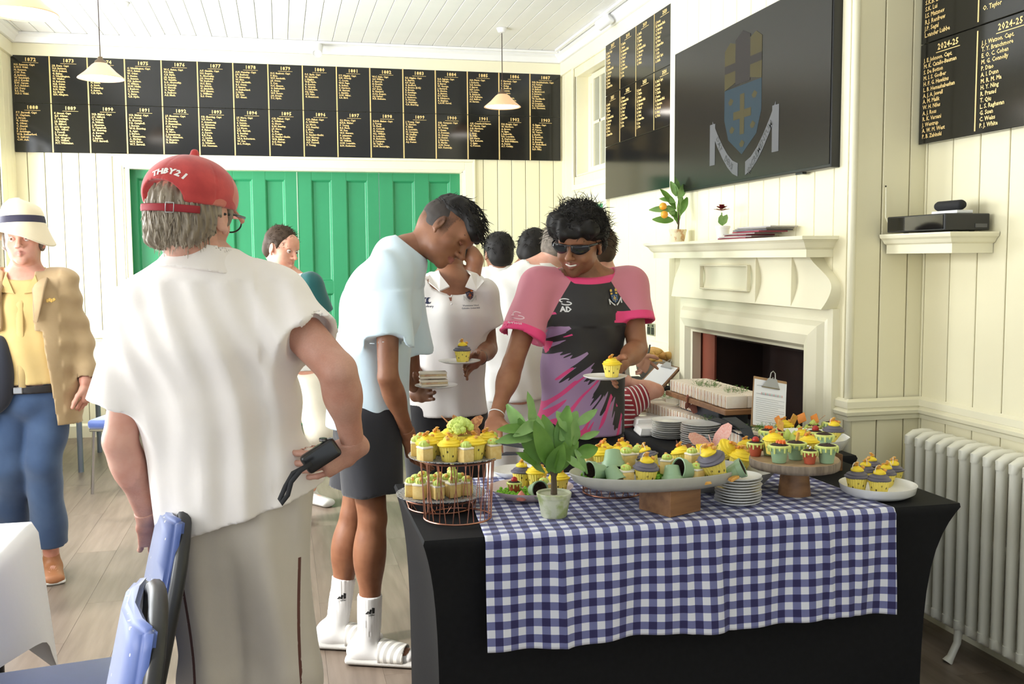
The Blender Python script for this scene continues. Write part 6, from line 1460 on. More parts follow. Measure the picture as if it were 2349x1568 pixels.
def trousers(g, m, name='trousers', r=(.105, .078, .065), to=1., h=.0085, foldf=None, top=.10, attrs=None, wa=(.16, .12)):
    tr = [Prim(g['P']-A(0, 0, .05), g['P']+A(0, 0, top*.6), (wa[0]-.004, wa[1]-.004), (wa[0]-.016, wa[1]-.012), side=g['side'], k=.04)]; cuts = [(g['P']+A(0, 0, top), (0, 0, 1))]
    for i in (0, 1):
        hp, k, a = g['hips'][i], g['K'][i], g['A'][i]
        if to <= 1: tr.append(Sleeve(hp, hp+(k-hp)*to, r[0], r[1], k=.022, wall=.024, deep=.16))
        else: e = k+(a-k)*(to-1); tr += [Prim(hp, k, r[0], r[1], k=.022), Sleeve(k, e, r[1], r[2], k=.03, wall=.014, lip=(0, 0, -1))]
    f = foldf or (lambda V, d: d-.007*wob(V, 13, 2)-.004*wob(V, 30)-.003*np.sin(V[:, 2]*30+V[:, 0]*25))
    return garment(name, tr, h, m, g['r'], chain(f, cutter(cuts)), attrs)
def shoes(g, m, name='shoe', ln=.17, wd=(.046, .040), hh=.006):
    for i in (0, 1):
        a = g['A'][i]; t = g['t']; garment(name, [Prim(a-t*.06-A(0, 0, a[2]-.035), a+t*ln-A(0, 0, a[2]-.025), wd, (.048, .026), side=np.cross(t, A(0, 0, 1)), k=.02), Prim(a-A(0, 0, a[2]-.05), a+A(0, 0, .0), wd[1], .038, k=.03)], hh, m, g['r'], cutter([((0, 0, .003), (0, 0, -1))]))
def haircap(H, m, parent, prims, h=.0045, amp=.003, f=55, name='hair', post=None):
    def n_(V, d): return d-amp*wob(V, f)-amp*.6*wob(V, f*2.2, 1)
    return garment(name, prims, h, m, parent, chain(n_, post) if post else n_)
skB = dict(c=(.27, .115, .058), c2=(.21, .082, .040), lipc=(.27, .09, .07))
# ================================================================ the man in the straw hat
def man_hat():
    Y = 4.98; a = lambda u, v, d=0: at3(u, v, Y+d)
    sk = skinm('pink fair skin', (.70, .37, .28), (.62, .27, .19), (.56, .24, .19)); H = Head(a(54, 551, -.03), (.02, -1, .05), (-.04, 0, 1), 1.02)
    aR = A(*at(118, 1275, z=.09)); aL = A(*at(28, 1262, z=.09))
    g = figure('person in a cream sun hat with a dark band, sand jacket, yellow shirt and jeans', sk, a(58, 628), a(62, 705), a(66, 800), a(70, 880), (a(-25, 655), a(140, 652)), (a(-45, 790, .05), a(180, 775, .04)), (a(-30, 900), a(196, 880, -.04)), .095,
        (A(*a(25, 1065)), A(*a(100, 1062, -.02))), (aL, aR), H, w=((.165, .125), (.17, .135), (.175, .115)), toe=(.25, -.97), neckr=.06, mouth=.6,
        hands=(None, hand(a(196, 880, -.04), A(.05, -.05, -1), A(-.3, -.9, 0), A(-1, .2, 0), curl=(.6, .6, .6, .6))))
    r = g['r']; H.eyes(r, (.1, 1, -.05)); H.lids(sk, r); H.brows(hairgrey, r, .002)
    # yellow shirt, open neck
    V0 = g['N']+A(0, -.06, .02)
    ys = clothm('mustard cotton shirt', (.66, .47, .19), (.58, .40, .14))
    shirt(g, ys, loose=.008, sleeve=(.35, .35), sr=(.052, .052), hem=a(70, 876), h=.008, neckcut=(g['N']+A(0, -.02, .01), (0, -.55, 1), (g['N'], .12)))
    for sx in (-1, 1):
        bm = bmesh.new(); n = g['N']; cc = [n+A(sx*.062, -.02, .030), n+A(sx*.060, -.085, -.005), n+A(sx*.022, -.128, -.085), n+A(sx*.085, -.118, -.075), n+A(sx*.098, -.055, -.0), n+A(sx*.09, .0, .03)]
        f = bm.faces.new([bm.verts.new(p) for p in cc]); q = bmo('collar_point', bm, ys, r); so = q.modifiers.new('s', 'SOLIDIFY'); so.thickness = .006
    bm = bmesh.new(); tube(bm, [g['N']+A(.002, -.118, -.10), g['C']+A(.0, -.135, .02), g['M']+A(0, -.150, 0), g['P']+A(0, -.148, .0)], [(.004, .016)]*4, 8, flat=(0, -1, 0)); bmo('button_placket', bm, ys, r, True)
    # jacket: the same body, open at the front
    jm = clothm('sand linen jacket', (.50, .35, .19), (.43, .29, .14), scale=14)
    def jf(V, d):
        q = V-g['C']; s_ = q@g['side']; z = q[:, 2]; d = d-.006*wob(V, 16)-.006*np.sin(V[:, 2]*60+s_*14)*(s_ > .16)
        lx = .055+.03*(z < -.1)+.10*np.clip(-(z+.05), 0, .6); fr = (s_+.0 < lx+.02) & (s_ > -lx-.035) & (q[:, 1] < -.01)
        return np.maximum(d, np.where(fr, .02, -1) if False else np.where(q[:, 1] < .0, np.minimum(lx-s_, s_+lx+.02), -1))
    w0 = g['w']; g2 = dict(g); g2['w'] = ((.185, .15), (.185, .155), (.178, .125))
    shirt(g2, jm, 'jacket', loose=.016, sleeve=(1.92, 1.92), sr=(.070, .062), hem=a(150, 965), hemn=(-.1, 0, -1), h=.0075, foldf=jf, drop=.30, widen=.03)
    bm = bmesh.new(); tube(bm, [g['N']+A(.075, -.0, .012), g['N']+A(.088, -.07, -.02), g['C']+A(.085, -.145, .09), g['C']+A(.072, -.162, -.06)], [(.006, .018), (.006, .026), (.006, .032), (.005, .008)], 8, flat=(0, -1, .2)); bmo('lapel', bm, jm, r, True)
    bm = bmesh.new(); tube(bm, [g['N']+A(-.075, -.0, .012), g['N']+A(-.09, -.07, -.02), g['C']+A(-.10, -.14, .09), g['C']+A(-.10, -.155, -.06)], [(.006, .018), (.006, .026), (.006, .032), (.005, .008)], 8, flat=(0, -1, .2)); bmo('lapel', bm, jm, r, True)
    bm = bmesh.new()
    for k in range(4): box(bm, g['C']+A(.118+.009*k, -.138, .035+.004*(k % 2)), (.012, .006, .016), Matrix.Rotation(.3*k, 3, 'Y'), .002)
    bmo('pocket_square', bm, mat('ochre silk', (.55, .33, .06), .5), r)
    # jeans and belt
    jeans = noisy(clothm('dark blue denim', (.035, .07, .155), (.02, .04, .10), scale=8), (.09, .15, .27), 5, .55)
    trousers(g, jeans, r=(.105, .080, .082), to=1.86, top=.045, wa=(.178, .137))
    c = g['P']+A(0, 0, -.012); garment('belt', [Prim(c-A(0, 0, .02), c+A(0, 0, .02), (.192, .150), (.188, .148), side=g['side']), Prim(c-A(0, 0, .05), c+A(0, 0, .05), (.180, .139), side=g['side'], k=.002, neg=True)], .005, mat('black leather', (.015, .012, .012), .4), r, cutter([(c+A(0, 0, .018), (0, 0, 1)), (c-A(0, 0, .018), (0, 0, -1))]))
    bm = bmesh.new(); box(bm, c+A(-.02, -.152, 0), (.04, .006, .03), bev=.003); bmo('belt_buckle', bm, steel, r)
    shoes(g, mat('tan leather shoe', (.42, .17, .07), .5)); 
    for i in (0, 1):
        t = g['t']; a_ = g['A'][i]; garment('shoe_sole', [Prim(a_-t*.06-A(0, 0, a_[2]-.012), a_+t*.18-A(0, 0, a_[2]-.012), (.052, .012), (.052, .012), side=np.cross(t, A(0, 0, 1)))], .006, mat('white sole', (.8, .78, .72), .6), r, cutter([((0, 0, .001), (0, 0, -1))]))
    # hair at the sides and the hat
    haircap(H, greyshort, r, [H.E((.070, -.02, .00), (.018, .05, .05)), H.E((-.070, -.02, .0), (.018, .05, .05)), H.E((0, -.07, .0), (.065, .05, .06))])
    hatm = clothm('cream canvas hat', (.78, .68, .47), (.72, .60, .38)); masks(hatm, [('band', (.05, .045, .07))])
    def hatpost(V, d): return d
    q0 = lambda x, y, z: H.P(x, y, z)
    bm = bmesh.new(); rings = []
    prof = [(1.40, .028, 0), (1.38, .031, 0), (1.24, .042, 0), (1.10, .058, 0), (1.02, .074, 0), (.985, .100, 1), (.93, .125, 2), (.82, .150, 2), (.55, .170, 2), (.28, .176, 2), (.05, .178, 2)]
    for rad, z, _ in prof:
        ring = []
        for k in range(64):
            t = 2*PI*k/64; x = .092*rad*math.cos(t); y = .112*rad*math.sin(t)-.005; fl = max(0, rad-1.03)
            zz = z+fl*(.05*math.cos(2*t-1.1)-.02-.16*max(0, -math.cos(t))**2)+(0 if z < .1 else .012*max(0, (z-.1)/.08)*math.cos(t-.6))
            x2 = x*(1+(.0 if z < .12 else -.10*math.sin(3*t)*(z-.12)/.07))
            ring.append(bm.verts.new(H.P(x2, y, zz)))
        rings.append(ring)
    for i_, (a_, b_) in enumerate(zip(rings[:-1], rings[1:])):
        for k in range(64): bm.faces.new((a_[k], a_[(k+1) % 64], b_[(k+1) % 64], b_[k]))
    bm.faces.new(rings[-1]); ht = bmo('sun_hat', bm, clothm('cream canvas', (.80, .70, .50), (.74, .62, .42)), r, True); so = ht.modifiers.new('s', 'SOLIDIFY'); so.thickness = .004; so.offset = 0
    bm = bmesh.new(); rr = []
    for z, rad in ((.073, 1.045), (.086, 1.035), (.104, 1.00)): rr.append([bm.verts.new(H.P(.092*rad*math.cos(2*PI*k/64), .112*rad*math.sin(2*PI*k/64)-.005, z)) for k in range(64)])
    for a_, b_ in zip(rr[:-1], rr[1:]):
        for k in range(64): bm.faces.new((a_[k], a_[(k+1) % 64], b_[(k+1) % 64], b_[k]))
    bmo('hat_band', bm, mat('navy grosgrain', (.035, .03, .06), .7), r, True)
man_hat()
# ================================================================ the man in green and white by the doors
def man_green():
    Y = 5.8; a = lambda u, v, d=0: at3(u, v, Y+d)
    sk = skinm('fair skin', (.72, .38, .27), (.64, .29, .19), (.56, .24, .18)); H = Head(a(646, 572), (.72, -.66, -.18), (.10, .05, 1), 1.0)
    g = figure('person with short brown hair in a white cricket shirt with green sleeves, talking', sk, a(662, 632), a(672, 700), a(676, 790), a(684, 880), (a(612, 668, .05), a(713, 655, -.08)), (a(598, 770), a(745, 740, -.05)), (a(640, 830, -.2), a(720, 800, -.22)), .09,
        (A(*a(650, 1010, -.1)), A(*a(738, 985, -.12))), (A(*at(655, 1160, z=.09)), A(*at(712, 1120, z=.09))), H, toe=(.6, -.8), mouth=1.6)
    r = g['r']; H.eyes(r, (.2, 1, -.2), iris=(.05, .03, .02)); H.lids(sk, r, close=.5); H.brows(hairbrown, r, .003)
    R, D_ = scalp(H, 420, .0, .06, 5, r=(.085, .100, .090), c=(0, -.018, .045)); strands('hair_strands', R, [d*.5+H.f*.4-H.r*.5 for d in D_], .022, hairbrown, r, r=.0015, curl=.4)
    C = g['C']; tm = masks(clothm('white cricket shirt', (.82, .80, .74)), [('green', (.005, .09, .09))])
    shirt(g, tm, loose=.012, sleeve=(.75, .75), hem=a(684, 846), attrs={'green': lambda V: np.maximum(((V-C)@g['side'])-.105-.5*np.clip(.10-(V-C)[:, 2], 0, .2)*0-.25*np.clip(.16-(V-C)[:, 2], 0, .1), .022-np.linalg.norm(V-g['N']-A(0, 0, -.02), axis=1)+.055)})
    g3 = mat('club badge green', (.20, .30, .05), .7)
    m_ = joinmesh([(poly([(-.012, -.012), (.012, -.012), (.012, .012), (-.012, .012)]), Matrix())]+[(poly([(.022*math.cos(t)-.003, .030*math.sin(t)-.003), (.022*math.cos(t)+.003, .030*math.sin(t)-.002), (.022*math.cos(t), .030*math.sin(t)+.004)]), Matrix()) for t in np.linspace(0, 6, 14)])
    decal(m_, r.children[-1] if False else [o for o in r.children if o.name.startswith('shirt')][0], a(690, 652, -.12), (1, 0, 0), (0, 0, 1), g3, 'club_badge', r)
    trousers(g, clothm('cream cricket trousers', (.78, .73, .60), (.70, .64, .50)), r=(.105, .085, .080), to=1.85, wa=(.15, .11))
    shoes(g, mat('white trainer', (.7, .7, .68), .5))
    haircap(H, hairbrown, r, [H.E((0, -.022, .050), (.084, .098, .085)), H.E((0, -.055, -.01), (.074, .06, .062), .02), H.E((.070, .0, .02), (.014, .035, .035)), H.E((-.070, .0, .02), (.014, .035, .035)), H.E((0, .112, .0), (.065, .055, .072), .01, True), H.E((.084, .0, -.012), (.03, .022, .036), .006, True), H.E((-.084, .0, -.012), (.03, .022, .036), .006, True)], amp=.004)
man_green()
# ================================================================ the tall boy in the light blue T-shirt
def boy_blue():
    Y = 3.72; a = lambda u, v, d=0: at3(u, v, Y+d)
    sk = skinm('warm brown skin', hair=(.01, .008, .006), **skB)
    fwd = nv(A(.62, -.52, -.60)); H = Head(a(1022, 534, -.02), fwd, (.75, .05, .72), 1.06)
    SN = a(888, 640, -.13); SF = a(925, 625, .20)
    hd0 = hand(a(938, 1000, -.10), A(.25, .05, -1), A(.6, -.6, 0), A(.5, .8, 0), curl=(.3, .35, .4, .4))
    aF = A(*at(845, 1462, z=.095)); aB = A(*at(772, 1425, z=.10))
    g = figure('person in a pale blue T-shirt, black shorts and white socks bowing over the cakes', sk, a(930, 572, .03), a(878, 690, .03), a(850, 830, .03), a(843, 950, .03), (SN, SF), (a(890, 865, -.20), a(945, 870, .24)), (a(938, 1000, -.10), a(985, 900, .24)), .09,
        (A(*a(855, 1190, -.08)), A(*a(812, 1180, .12))), (aF, aB), H, w=((.150, .115), (.130, .110), (.150, .115)), hands=(hd0, None), toe=(.93, -.36), arm=(.046, .036, .024), leg=(.078, .052, .035), neckr=.050, mouth=.5, smile=0,
        stub=lambda V: (lambda q: np.clip(1.2-((q[:, 0])**2+(q[:, 1]+.02)**2*.8)**.5*0-(np.abs(q[:, 2]-.02)/.055), 0, 1)*(q[:, 1] < .03)*.9)(H.L(V)))
    r = g['r']; H.lids(sk, r, close=.55); H.brows(hairblack, r, .0042)
    # hair: cropped sides, heavy top falling forward
    ears = [H.E((.086, .0, -.010), (.03, .024, .038), .006, True), H.E((-.086, .0, -.010), (.03, .024, .038), .006, True)]
    haircap(H, mat('cropped black hair', (.028, .020, .016), .7), r, [H.E((0, -.028, .030), (.0800, .094, .085)), H.E((0, .125, -.02), (.085, .085, .10), .01, True), H.E((0, -.02, -.10), (.09, .14, .075), .02, True)]+ears, amp=.001, f=120, name='cropped_hair')
    haircap(H, hairblack, r, [H.E((0, -.004, .080), (.083, .104, .056)), H.E((0, .068, .074), (.070, .040, .036)), H.E((.02, .090, .060), (.045, .020, .022)), H.E((-.035, .086, .062), (.032, .020, .020))], amp=.006, f=60)
    R, D_ = scalp(H, 600, .06, .12, 5, r=(.084, .116, .095), c=(0, .0, .052)); strands('hair_strands', R, [d*.25+H.f*.8+H.r*.2*math.sin(i) for i, d in enumerate(D_)], .032, hairblack, r, r=.0016, grav=tuple(-H.u*.5), curl=.2)
    # T-shirt
    bl = clothm('pale blue cotton', (.58, .70, .78), (.52, .65, .74))
    hemp = a(845, 976); C = g['C']
    def fo(V, d): q = V-C; return d-.010*wob(V, 11, 1)-.005*wob(V, 26)-.006*np.sin(q[:, 2]*14+q[:, 0]*26)*(q[:, 2] < .05)-.003*np.sin(q[:, 0]*60+q[:, 1]*30+q[:, 2]*8)
    ts = shirt(g, bl, 't_shirt', loose=.024, sleeve=(.70, .72), sr=(.078, .096), hem=hemp, hemn=(0, 0, -1), foldf=fo, h=.007, widen=.02, neckcut=(g['N']+A(.012, 0, .018), (.62, -.1, .78), (g['N'], .11)))
    neckband(g, clothm('pale blue rib', (.55, .67, .75)), up=(.55, -.1, .83), r0=.078, r1=.066, off=(-.012, 0, -.012), h=.012)
    # shorts
    sh = clothm('black sports shorts', (.014, .014, .020), (.010, .010, .014)); g['hips'] = [g['P']+A(0, -.07, -.02), g['P']+A(0, .09, -.02)]
    trousers(g, sh, 'shorts', r=(.118, .112), to=.74, wa=(.158, .128), top=.06, foldf=lambda V, d: d-.005*np.sin(V[:, 0]*38+V[:, 2]*6)-.004*wob(V, 18))
    # socks and sliders
    so_ = clothm('white ribbed sock', (.80, .79, .78), (.72, .71, .70)); gs = noisy(mat('light grey rubber', (.52, .50, .47), .6), (.46, .44, .41), 12, .5)
    t = g['t']; sd = np.cross(t, A(0, 0, 1)); um = mat('black thread', (.02, .02, .02), .8)
    for i in (0, 1):
        k, an = g['K'][i], g['A'][i]; up = nv(k-an); top = an+up*(.165 if i == 0 else .175); ribs = lambda V, d, an=an, up=up: d-.0012*np.sin(np.arctan2((V-an)@sd, (V-an)@t)*26)*(((V-an)@up) > .02)-.002*wob(V, 60)
        sk_ = garment('sock', [Prim(an-A(0, 0, .03), top+up*.02, .043, .046, k=.03), Prim(an-t*.045-A(0, 0, .055), an+t*.16-A(0, 0, .062), (.040, .036), (.046, .022), side=sd, k=.035), Ell(an-t*.03-A(0, 0, .04), (.045, .042, .045), k=.03)], .005, so_, r, chain(ribs, cutter([(top, up), ((0, 0, .022), (0, 0, -1))])))
        garment('slider_sole', [Prim(an-t*.07-A(0, 0, an[2]-.016), an+t*.18-A(0, 0, an[2]-.016), (.052, .018), (.056, .018), side=sd)], .005, gs, r, chain(lambda V, d: d, cutter([((0, 0, .002), (0, 0, -1)), ((0, 0, .030), (0, 0, 1))])))
        stv = lambda V, an=an: np.where(np.abs((V-an)@t-.075+((V-an)@sd)*.5) < .001, 1, -1)
        strap = masks(mat('grey slider strap', (.50, .48, .45), .6), [('st', (.86, .84, .78))])
        garment('slider_strap', [Prim(an+t*.05-A(0, 0, .052), an+t*.135-A(0, 0, .058), (.058, .050), (.060, .036), side=sd, k=.02), Prim(an-A(0, 0, .055), an+t*.20-A(0, 0, .062), (.050, .044), (.053, .027), side=sd, k=.003, neg=True)], .0045, strap, r, cutter([(an+t*.045, -t), (an+t*.145, t), ((0, 0, .012), (0, 0, -1))]), {'st': lambda V, an=an: .0065-np.abs((((V-an)@t+((V-an)@sd)*.35-.045) % .026)-.013)})
        lg = joinmesh([(poly([(-.020+.013*j, -.008), (-.011+.013*j, -.008), (-.004+.010*j, .000+.006*j), (-.010+.008*j, .003+.006*j)]), Matrix()) for j in range(3)]+[(textmesh('adidas', .009, 'CENTER', .0002), Matrix.Translation((.004, -.016, 0)))])
        c_ = an+up*.115; vx = nv(t*.6-A(0, 1, 0)*0+A(.5, 0, 0)); decal(lg, sk_, c_+A(.0, -.12, 0), (1, 0, 0), up-A(1, 0, 0)*up[0], um, 'sock_emblem', r)
boy_blue()
# ================================================================ the boy in the white polo holding two plates
def crest_parts(s=1.):
    """a small shield with a chief, cross and scroll; returns [(mesh, material key)]"""
    sh = [(-.5, .35), (-.5, -.1), (-.38, -.42), (0, -.68), (.38, -.42), (.5, -.1), (.5, .35)]
    sc = lambda P: [(x*s, y*s) for x, y in P]
    out = [('blue', poly(sc(sh))), ('gold', poly(sc([(-.5, .95), (-.5, .35), (-.2, .42), (-.2, 1.0), (-.35, 1.05)]), .0004)), ('gold', poly(sc([(.5, .95), (.5, .35), (.2, .42), (.2, 1.0), (.35, 1.05)]), .0004)), ('dark', poly(sc([(-.2, .38), (.2, .38), (.2, 1.05), (0, 1.15), (-.2, 1.05)]), .0004)),
           ('gold', poly(sc([(-.06, .22), (.06, .22), (.06, -.38), (-.06, -.38)]), .0006)), ('gold', poly(sc([(-.24, -.02), (.24, -.02), (.24, -.14), (-.24, -.14)]), .0006))]
    for x, y in ((-.32, .15), (.32, .15), (-.28, -.28), (.28, -.28), (0, -.52)): out.append(('gold', poly(sc([(x-.07, y), (x, y+.06), (x+.08, y+.01), (x+.03, y-.05), (x-.03, y-.05)]), .0006)))
    for sx in (1, -1):
        out.append(('dark', poly(sc([(sx*.20, .72), (sx*.5, .72), (sx*.5, .60), (sx*.20, .60)]), .0007)))
        pts = [(sx*(.10+.75*t), -1.0+.75*t**1.6) for t in np.linspace(0, 1, 6)]
        for (x0, y0), (x1, y1) in zip(pts[:-1], pts[1:]): out.append(('white', poly(sc([(x0, y0), (x1, y1), (x1, y1+.2), (x0, y0+.2)] if sx > 0 else [(x1, y1), (x0, y0), (x0, y0+.2), (x1, y1+.2)]), .0004)))
        out.append(('white', poly(sc([(sx*.85-.08, -.75), (sx*.85+.08, -.75), (sx*.85+.08, -.10), (sx*.85-.08, -.10)]), .0004)))
    return out
def crest_decal(target, org, xd, yd, s, cols, name, parent, label):
    ms = {k: mat('emblem '+k, c, .7) for k, c in cols.items()}; bm = bmesh.new(); names = list(ms)
    for k, me in crest_parts(s):
        n = len(bm.faces); bm.from_mesh(me); bm.faces.ensure_lookup_table()
        for f in bm.faces[n:]: f.material_index = names.index(k)
    me = bpy.data.meshes.new('c'); bm.to_mesh(me); bm.free()
    return decal(me, target, org, xd, yd, list(ms.values()), name, parent, label=label, off=.007, sub=3)
def boy_polo():
    Y = 4.2; a = lambda u, v, d=0: at3(u, v, Y+d); sk = skinm('brown skin', **skB); H = Head(a(1028, 546, .08), (-.05, -.95, -.12), (0, -.2, 1), .98)
    WR = a(1098, 822, -.28); WL = a(958, 905, -.24)
    hR = hand(WR, a(1062, 842, -.36)-WR, (0, -.2, 1), (0, -.3, 1), curl=(.25, .25, .25, .25), thumb=(.5, .5, .5), spread=.08)
    hL = hand(WL, a(1000, 893, -.34)-WL, (0, 0, 1), (0, -.4, 1), curl=(.30, .25, .25, .25), thumb=(.4, .6, .5), spread=.08)
    g = figure('person in a white polo shirt with a crest, holding two plates', sk, a(1038, 640, .02), a(1035, 725, .0), a(1028, 830, 0), a(1022, 935, 0), (a(972, 672, .02), a(1108, 676, 0)), (a(945, 840, .02), a(1122, 800, .02)), (WL, WR), .085,
        (A(*a(990, 1165, -.03)), A(*a(1060, 1165, -.03))), (A(*at(985, 1375, z=.09)), A(*at(1058, 1375, z=.09))), H, w=((.148, .10), (.136, .098), (.15, .10)), hands=(hL, hR), hp_on=False, arm=(.045, .035, .024))
    r = g['r']; wm = clothm('white jersey polo', (.78, .74, .70), (.72, .67, .63)); V0 = g['N']
    sh = shirt(g, wm, 'polo_shirt', loose=.012, sleeve=(.25, .56), hem=a(1025, 948), sr=(.066, .082), h=.0065, widen=.03, neckcut=(g['N']+A(0, -.03, -.005), (0, -.9, 1), (g['N'], .125)))
    # folded collar with two points, and the open placket
    for sx in (-1, 1):
        bm = bmesh.new(); n = g['N']; cc = [n+A(sx*.060, .0, .040), n+A(sx*.066, -.08, .022), n+A(sx*.034, -.122, -.026), n+A(sx*.078, -.134, -.044), n+A(sx*.118, -.100, -.008), n+A(sx*.104, -.02, .024)]
        bm.faces.new([bm.verts.new(p) for p in cc]); q = bmo('collar_point', bm, wm, r); so = q.modifiers.new('s', 'SOLIDIFY'); so.thickness = .006
    decal(joinmesh([(poly([(-.030, .05), (.034, .05), (.004, -.055), (-.002, -.055)]), Matrix())]), sh, a(1035, 660, -.12), (1, 0, 0), (0, 0, 1), sk, 'open_neck', r, off=.003, sub=3)
    bm = bmesh.new(); y0 = -.118
    for v in (678, 697): q = bmesh.ops.create_uvsphere(bm, u_segments=8, v_segments=6, radius=.004); bmesh.ops.translate(bm, vec=Vector(a(1036, v, -.128)), verts=q['verts'])
    bmo('shirt_button', bm, mat('pearl button', (.8, .78, .74), .3), r, True)
    nav = mat('navy print', (.015, .02, .06), .7)
    cc = [(poly([(x0+.000, -.010), (x0+.006, -.013), (x0+.018, -.010), (x0+.022, -.003), (x0+.014, -.007), (x0+.009, .0), (x0+.013, .010), (x0+.022, .013), (x0+.010, .015), (x0+.002, .008)]), Matrix()) for x0 in (-.028, -.014, .0)]
    decal(joinmesh(cc+[(textmesh('canterbury', .013, 'CENTER', .0002), Matrix.Translation((0, -.026, 0)))]), sh, a(981, 691, -.12), (1, 0, 0), (0, 0, 1), nav, 'maker_emblem', r, label='three navy C shapes over the word canterbury')
    crest_decal(sh, a(1081, 676, -.12), (1, 0, 0), (0, 0, 1), .031, dict(blue=(.03, .03, .06), gold=(.55, .13, .02), dark=(.015, .015, .02), white=(.5, .48, .45)), 'crest', r, 'red and black school crest on the chest')
    decal(joinmesh([(textmesh('Westminster School', .0088, 'CENTER', .0001), Matrix()), (textmesh('Colombo Cricket 2025', .0088, 'CENTER', .0001), Matrix.Translation((0, -.011, 0)))]), sh, a(1082, 702, -.12), (1, 0, 0), (0, 0, 1), nav, 'crest_caption', r)
    trousers(g, clothm('black tracksuit shorts', (.012, .011, .013)), 'shorts', r=(.095, .10), to=.95, wa=(.14, .10), top=.03); shoes(g, mat('white trainer', (.7, .7, .68), .5))
    haircap(H, hairblack, r, [H.E((0, -.012, .048), (.082, .100, .080)), H.E((0, .11, -.02), (.07, .06, .085), .01, True)])
    bm = bmesh.new(); W_ = g['W'][1]; d = nv(W_-g['E'][1]); x_, y_ = _perp(d); tube(bm, [W_-d*.03+(x_*math.cos(t)+y_*math.sin(t))*.030 for t in np.linspace(0, 2*PI, 25)[:-1]], (.002, .008), 6, close=True, flat=tuple(x_)); bmo('watch_strap', bm, mat('black strap', (.01, .01, .012), .4), r, True)
    c1 = a(1054, 832, -.40); plate('plate', c1, .082, .010, china, 'white plate with a violet cupcake held up by the person in the white polo'); o = cupP.put(A(*c1)+A(.012, -.004, .005), .3, label='violet cupcake on the plate held by the person in the white polo')
    c2 = a(1001, 888, -.38); plate('plate', c2, .084, .010, china, 'white plate with stacked sandwiches held in front of the white polo')
    for k in range(2):
        s_ = sw.put(A(*c2)+A(-.012, .028, .019+.031*k), .06-.1*k, tilt=(PI/2, 0), label=('lower', 'upper')[k]+' sandwich on the plate held in front of the white polo', scale=(1.42, 1.0, 1.3))
boy_polo()
